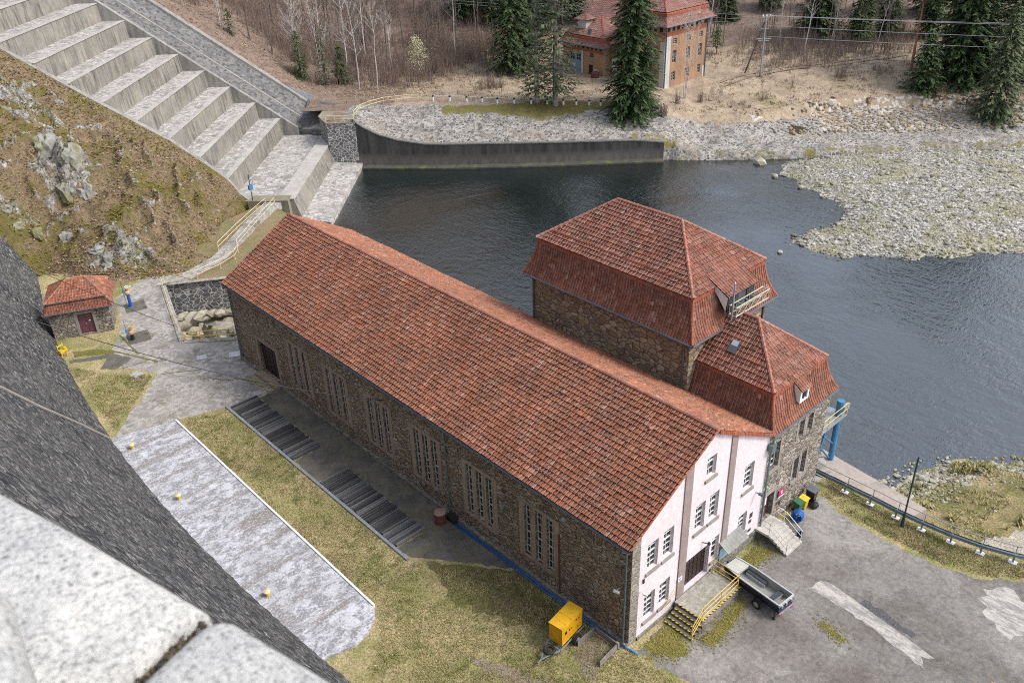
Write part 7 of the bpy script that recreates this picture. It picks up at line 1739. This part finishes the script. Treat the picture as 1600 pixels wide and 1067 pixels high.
for k in range(9500):
    s=ru(-75,45); l=ru(96,150); x,y=xy(s,l); t,a=wline(x,y); tw=11.5 if a<54.5 else 8.5+6*max(0,1-((a-92)/22.)**2)
    if t<tw+.8 or (84<x<106 and 64<y<94) or s>36: continue
    if mn.noise(V((x*.25,y*.25,3)))<-.1: continue
    tuft(m,x,y,HF(x,y)-.02,ru(.2,.5),5,.35)
struct(m.build('meadow_grass',M['tuft_far']),'stuff')
m=MB(); random.seed(79)
for k in range(9000):
    s=ru(20,95); l=ru(108.5,135); x,y=xy(s,l)
    if s<36 and wline(x,y)[0]<13: continue
    r=ru(.08,.2); a=ru(0,6.28); z=HF(x,y)+.3*mn.noise(V((x*.2,y*.2,5)))*(s>36)+.05; m.tri((x+r*cos(a),y+r*sin(a),z),(x+r*cos(a+2),y+r*sin(a+2),z+r*.7),(x+r*cos(a+4),y+r*sin(a+4),z+.1))
struct(m.build('forest_litter',M['litter']),'stuff')
m=MB(); random.seed(80)
for k in range(2600):
    a=ru(70,128); x0,y0,ux,uy=wpath(a); t=ru(6,14.5); x,y=x0-uy*t,y0+ux*t
    if rnd()>max(.12,f_zone(x,y,0)[2]): continue
    stone(m,(x,y,HF(x,y)+.05),ru(.1,.4)*(1.6 if rnd()<.05 else 1),.6,.5)
struct(m.build('eroded_stones',rockmat('eroded_rubble',[(.28,.2,.12),(.33,.26,.18),(.28,.265,.24),(.37,.35,.32),(.22,.165,.1)])),'stuff')
# twin wheel track through the meadow
TR=[(92,60.5),(97,63.6),(103,62.6),(109,60.8),(116,57.8),(124,53.8),(134,49.),(146,44)]
for off in (-.75,.75):
    g_=MB(); pv=None
    for i,(x,y) in enumerate(TR):
        q,q0=TR[min(i+1,len(TR)-1)],TR[max(i-1,0)]; d=V((q[0]-q0[0],q[1]-q0[1])).normalized(); n=(-d.y,d.x)
        for_=(x+n[0]*off,y+n[1]*off,n)
        if pv:
            for k in range(8):
                t0,t1=k/8,(k+1)/8; P_=lambda t,w:(pv[0]+(for_[0]-pv[0])*t+n[0]*w, pv[1]+(for_[1]-pv[1])*t+n[1]*w)
                pts=[P_(t0,-.3),P_(t1,-.3),P_(t1,.3),P_(t0,.3)]; g_.quad(*[(a,b,HF(a,b)+.09) for a,b in pts])
        pv=for_
    struct(g_.build('wheel_track',M['dirt']))
# ================================================================== camera, light, render
cam=bpy.data.cameras.new('camera'); co=bpy.data.objects.new('camera',cam); COL.objects.link(co); sc.camera=co
YAW,PIT,ROL=.7384,-.5162,-.0315
F_=V((sin(YAW)*cos(PIT),cos(YAW)*cos(PIT),sin(PIT))); rt=V((cos(YAW),-sin(YAW),0)); up=rt.cross(F_)
RT=rt*cos(ROL)+up*sin(ROL); UP=-rt*sin(ROL)+up*cos(ROL)
mt=Matrix(((RT.x,UP.x,-F_.x),(RT.y,UP.y,-F_.y),(RT.z,UP.z,-F_.z))).to_4x4(); mt.translation=V((-27.287,-21.486,40.0)); co.matrix_world=mt
cam.sensor_width=36.; cam.lens=1383.6275/1600*36; cam.shift_x=-5.94/1600; cam.shift_y=-17.6/1600; cam.clip_start=.05; cam.clip_end=2000
cam.dof.use_dof=True; cam.dof.focus_distance=62.; cam.dof.aperture_fstop=9.
w=bpy.data.worlds.new('World'); sc.world=w; w.use_nodes=True; nt=w.node_tree; nt.nodes.clear()
SUN_EL,SUN_AZ=R(50),R(146)   # azimuth clockwise from +y
sk=nt.nodes.new('ShaderNodeTexSky'); sk.sky_type='NISHITA'; sk.sun_disc=False; sk.sun_elevation=SUN_EL; sk.sun_rotation=SUN_AZ; sk.altitude=300; sk.dust_density=2.5; sk.air_density=1.; sk.ozone_density=1.
hs=nt.nodes.new('ShaderNodeHueSaturation'); hs.inputs['Saturation'].default_value=.5
bg=nt.nodes.new('ShaderNodeBackground'); bg.inputs[1].default_value=.15; ou=nt.nodes.new('ShaderNodeOutputWorld')
nt.links.new(sk.outputs[0],hs.inputs['Color']); nt.links.new(hs.outputs[0],bg.inputs[0]); nt.links.new(bg.outputs[0],ou.inputs[0])
sl_=bpy.data.lights.new('sun','SUN'); sl_.energy=1.25; sl_.angle=R(18); sl_.color=(1.,.95,.88); so=bpy.data.objects.new('sun',sl_); COL.objects.link(so)
dv=V((sin(SUN_AZ)*cos(SUN_EL),cos(SUN_AZ)*cos(SUN_EL),sin(SUN_EL))); so.rotation_euler=dv.to_track_quat('Z','Y').to_euler(); so.location=(0,-20,80)
vs=sc.view_settings; vs.view_transform='Standard'; vs.look='None'; vs.exposure=1.02; vs.gamma=1.
sc.cycles.use_denoising=False; sc.cycles.filter_width=1.0; sc.cycles.max_bounces=5; sc.cycles.diffuse_bounces=2; sc.cycles.glossy_bounces=3; sc.cycles.transparent_max_bounces=4
sc.cycles.sample_clamp_indirect=6
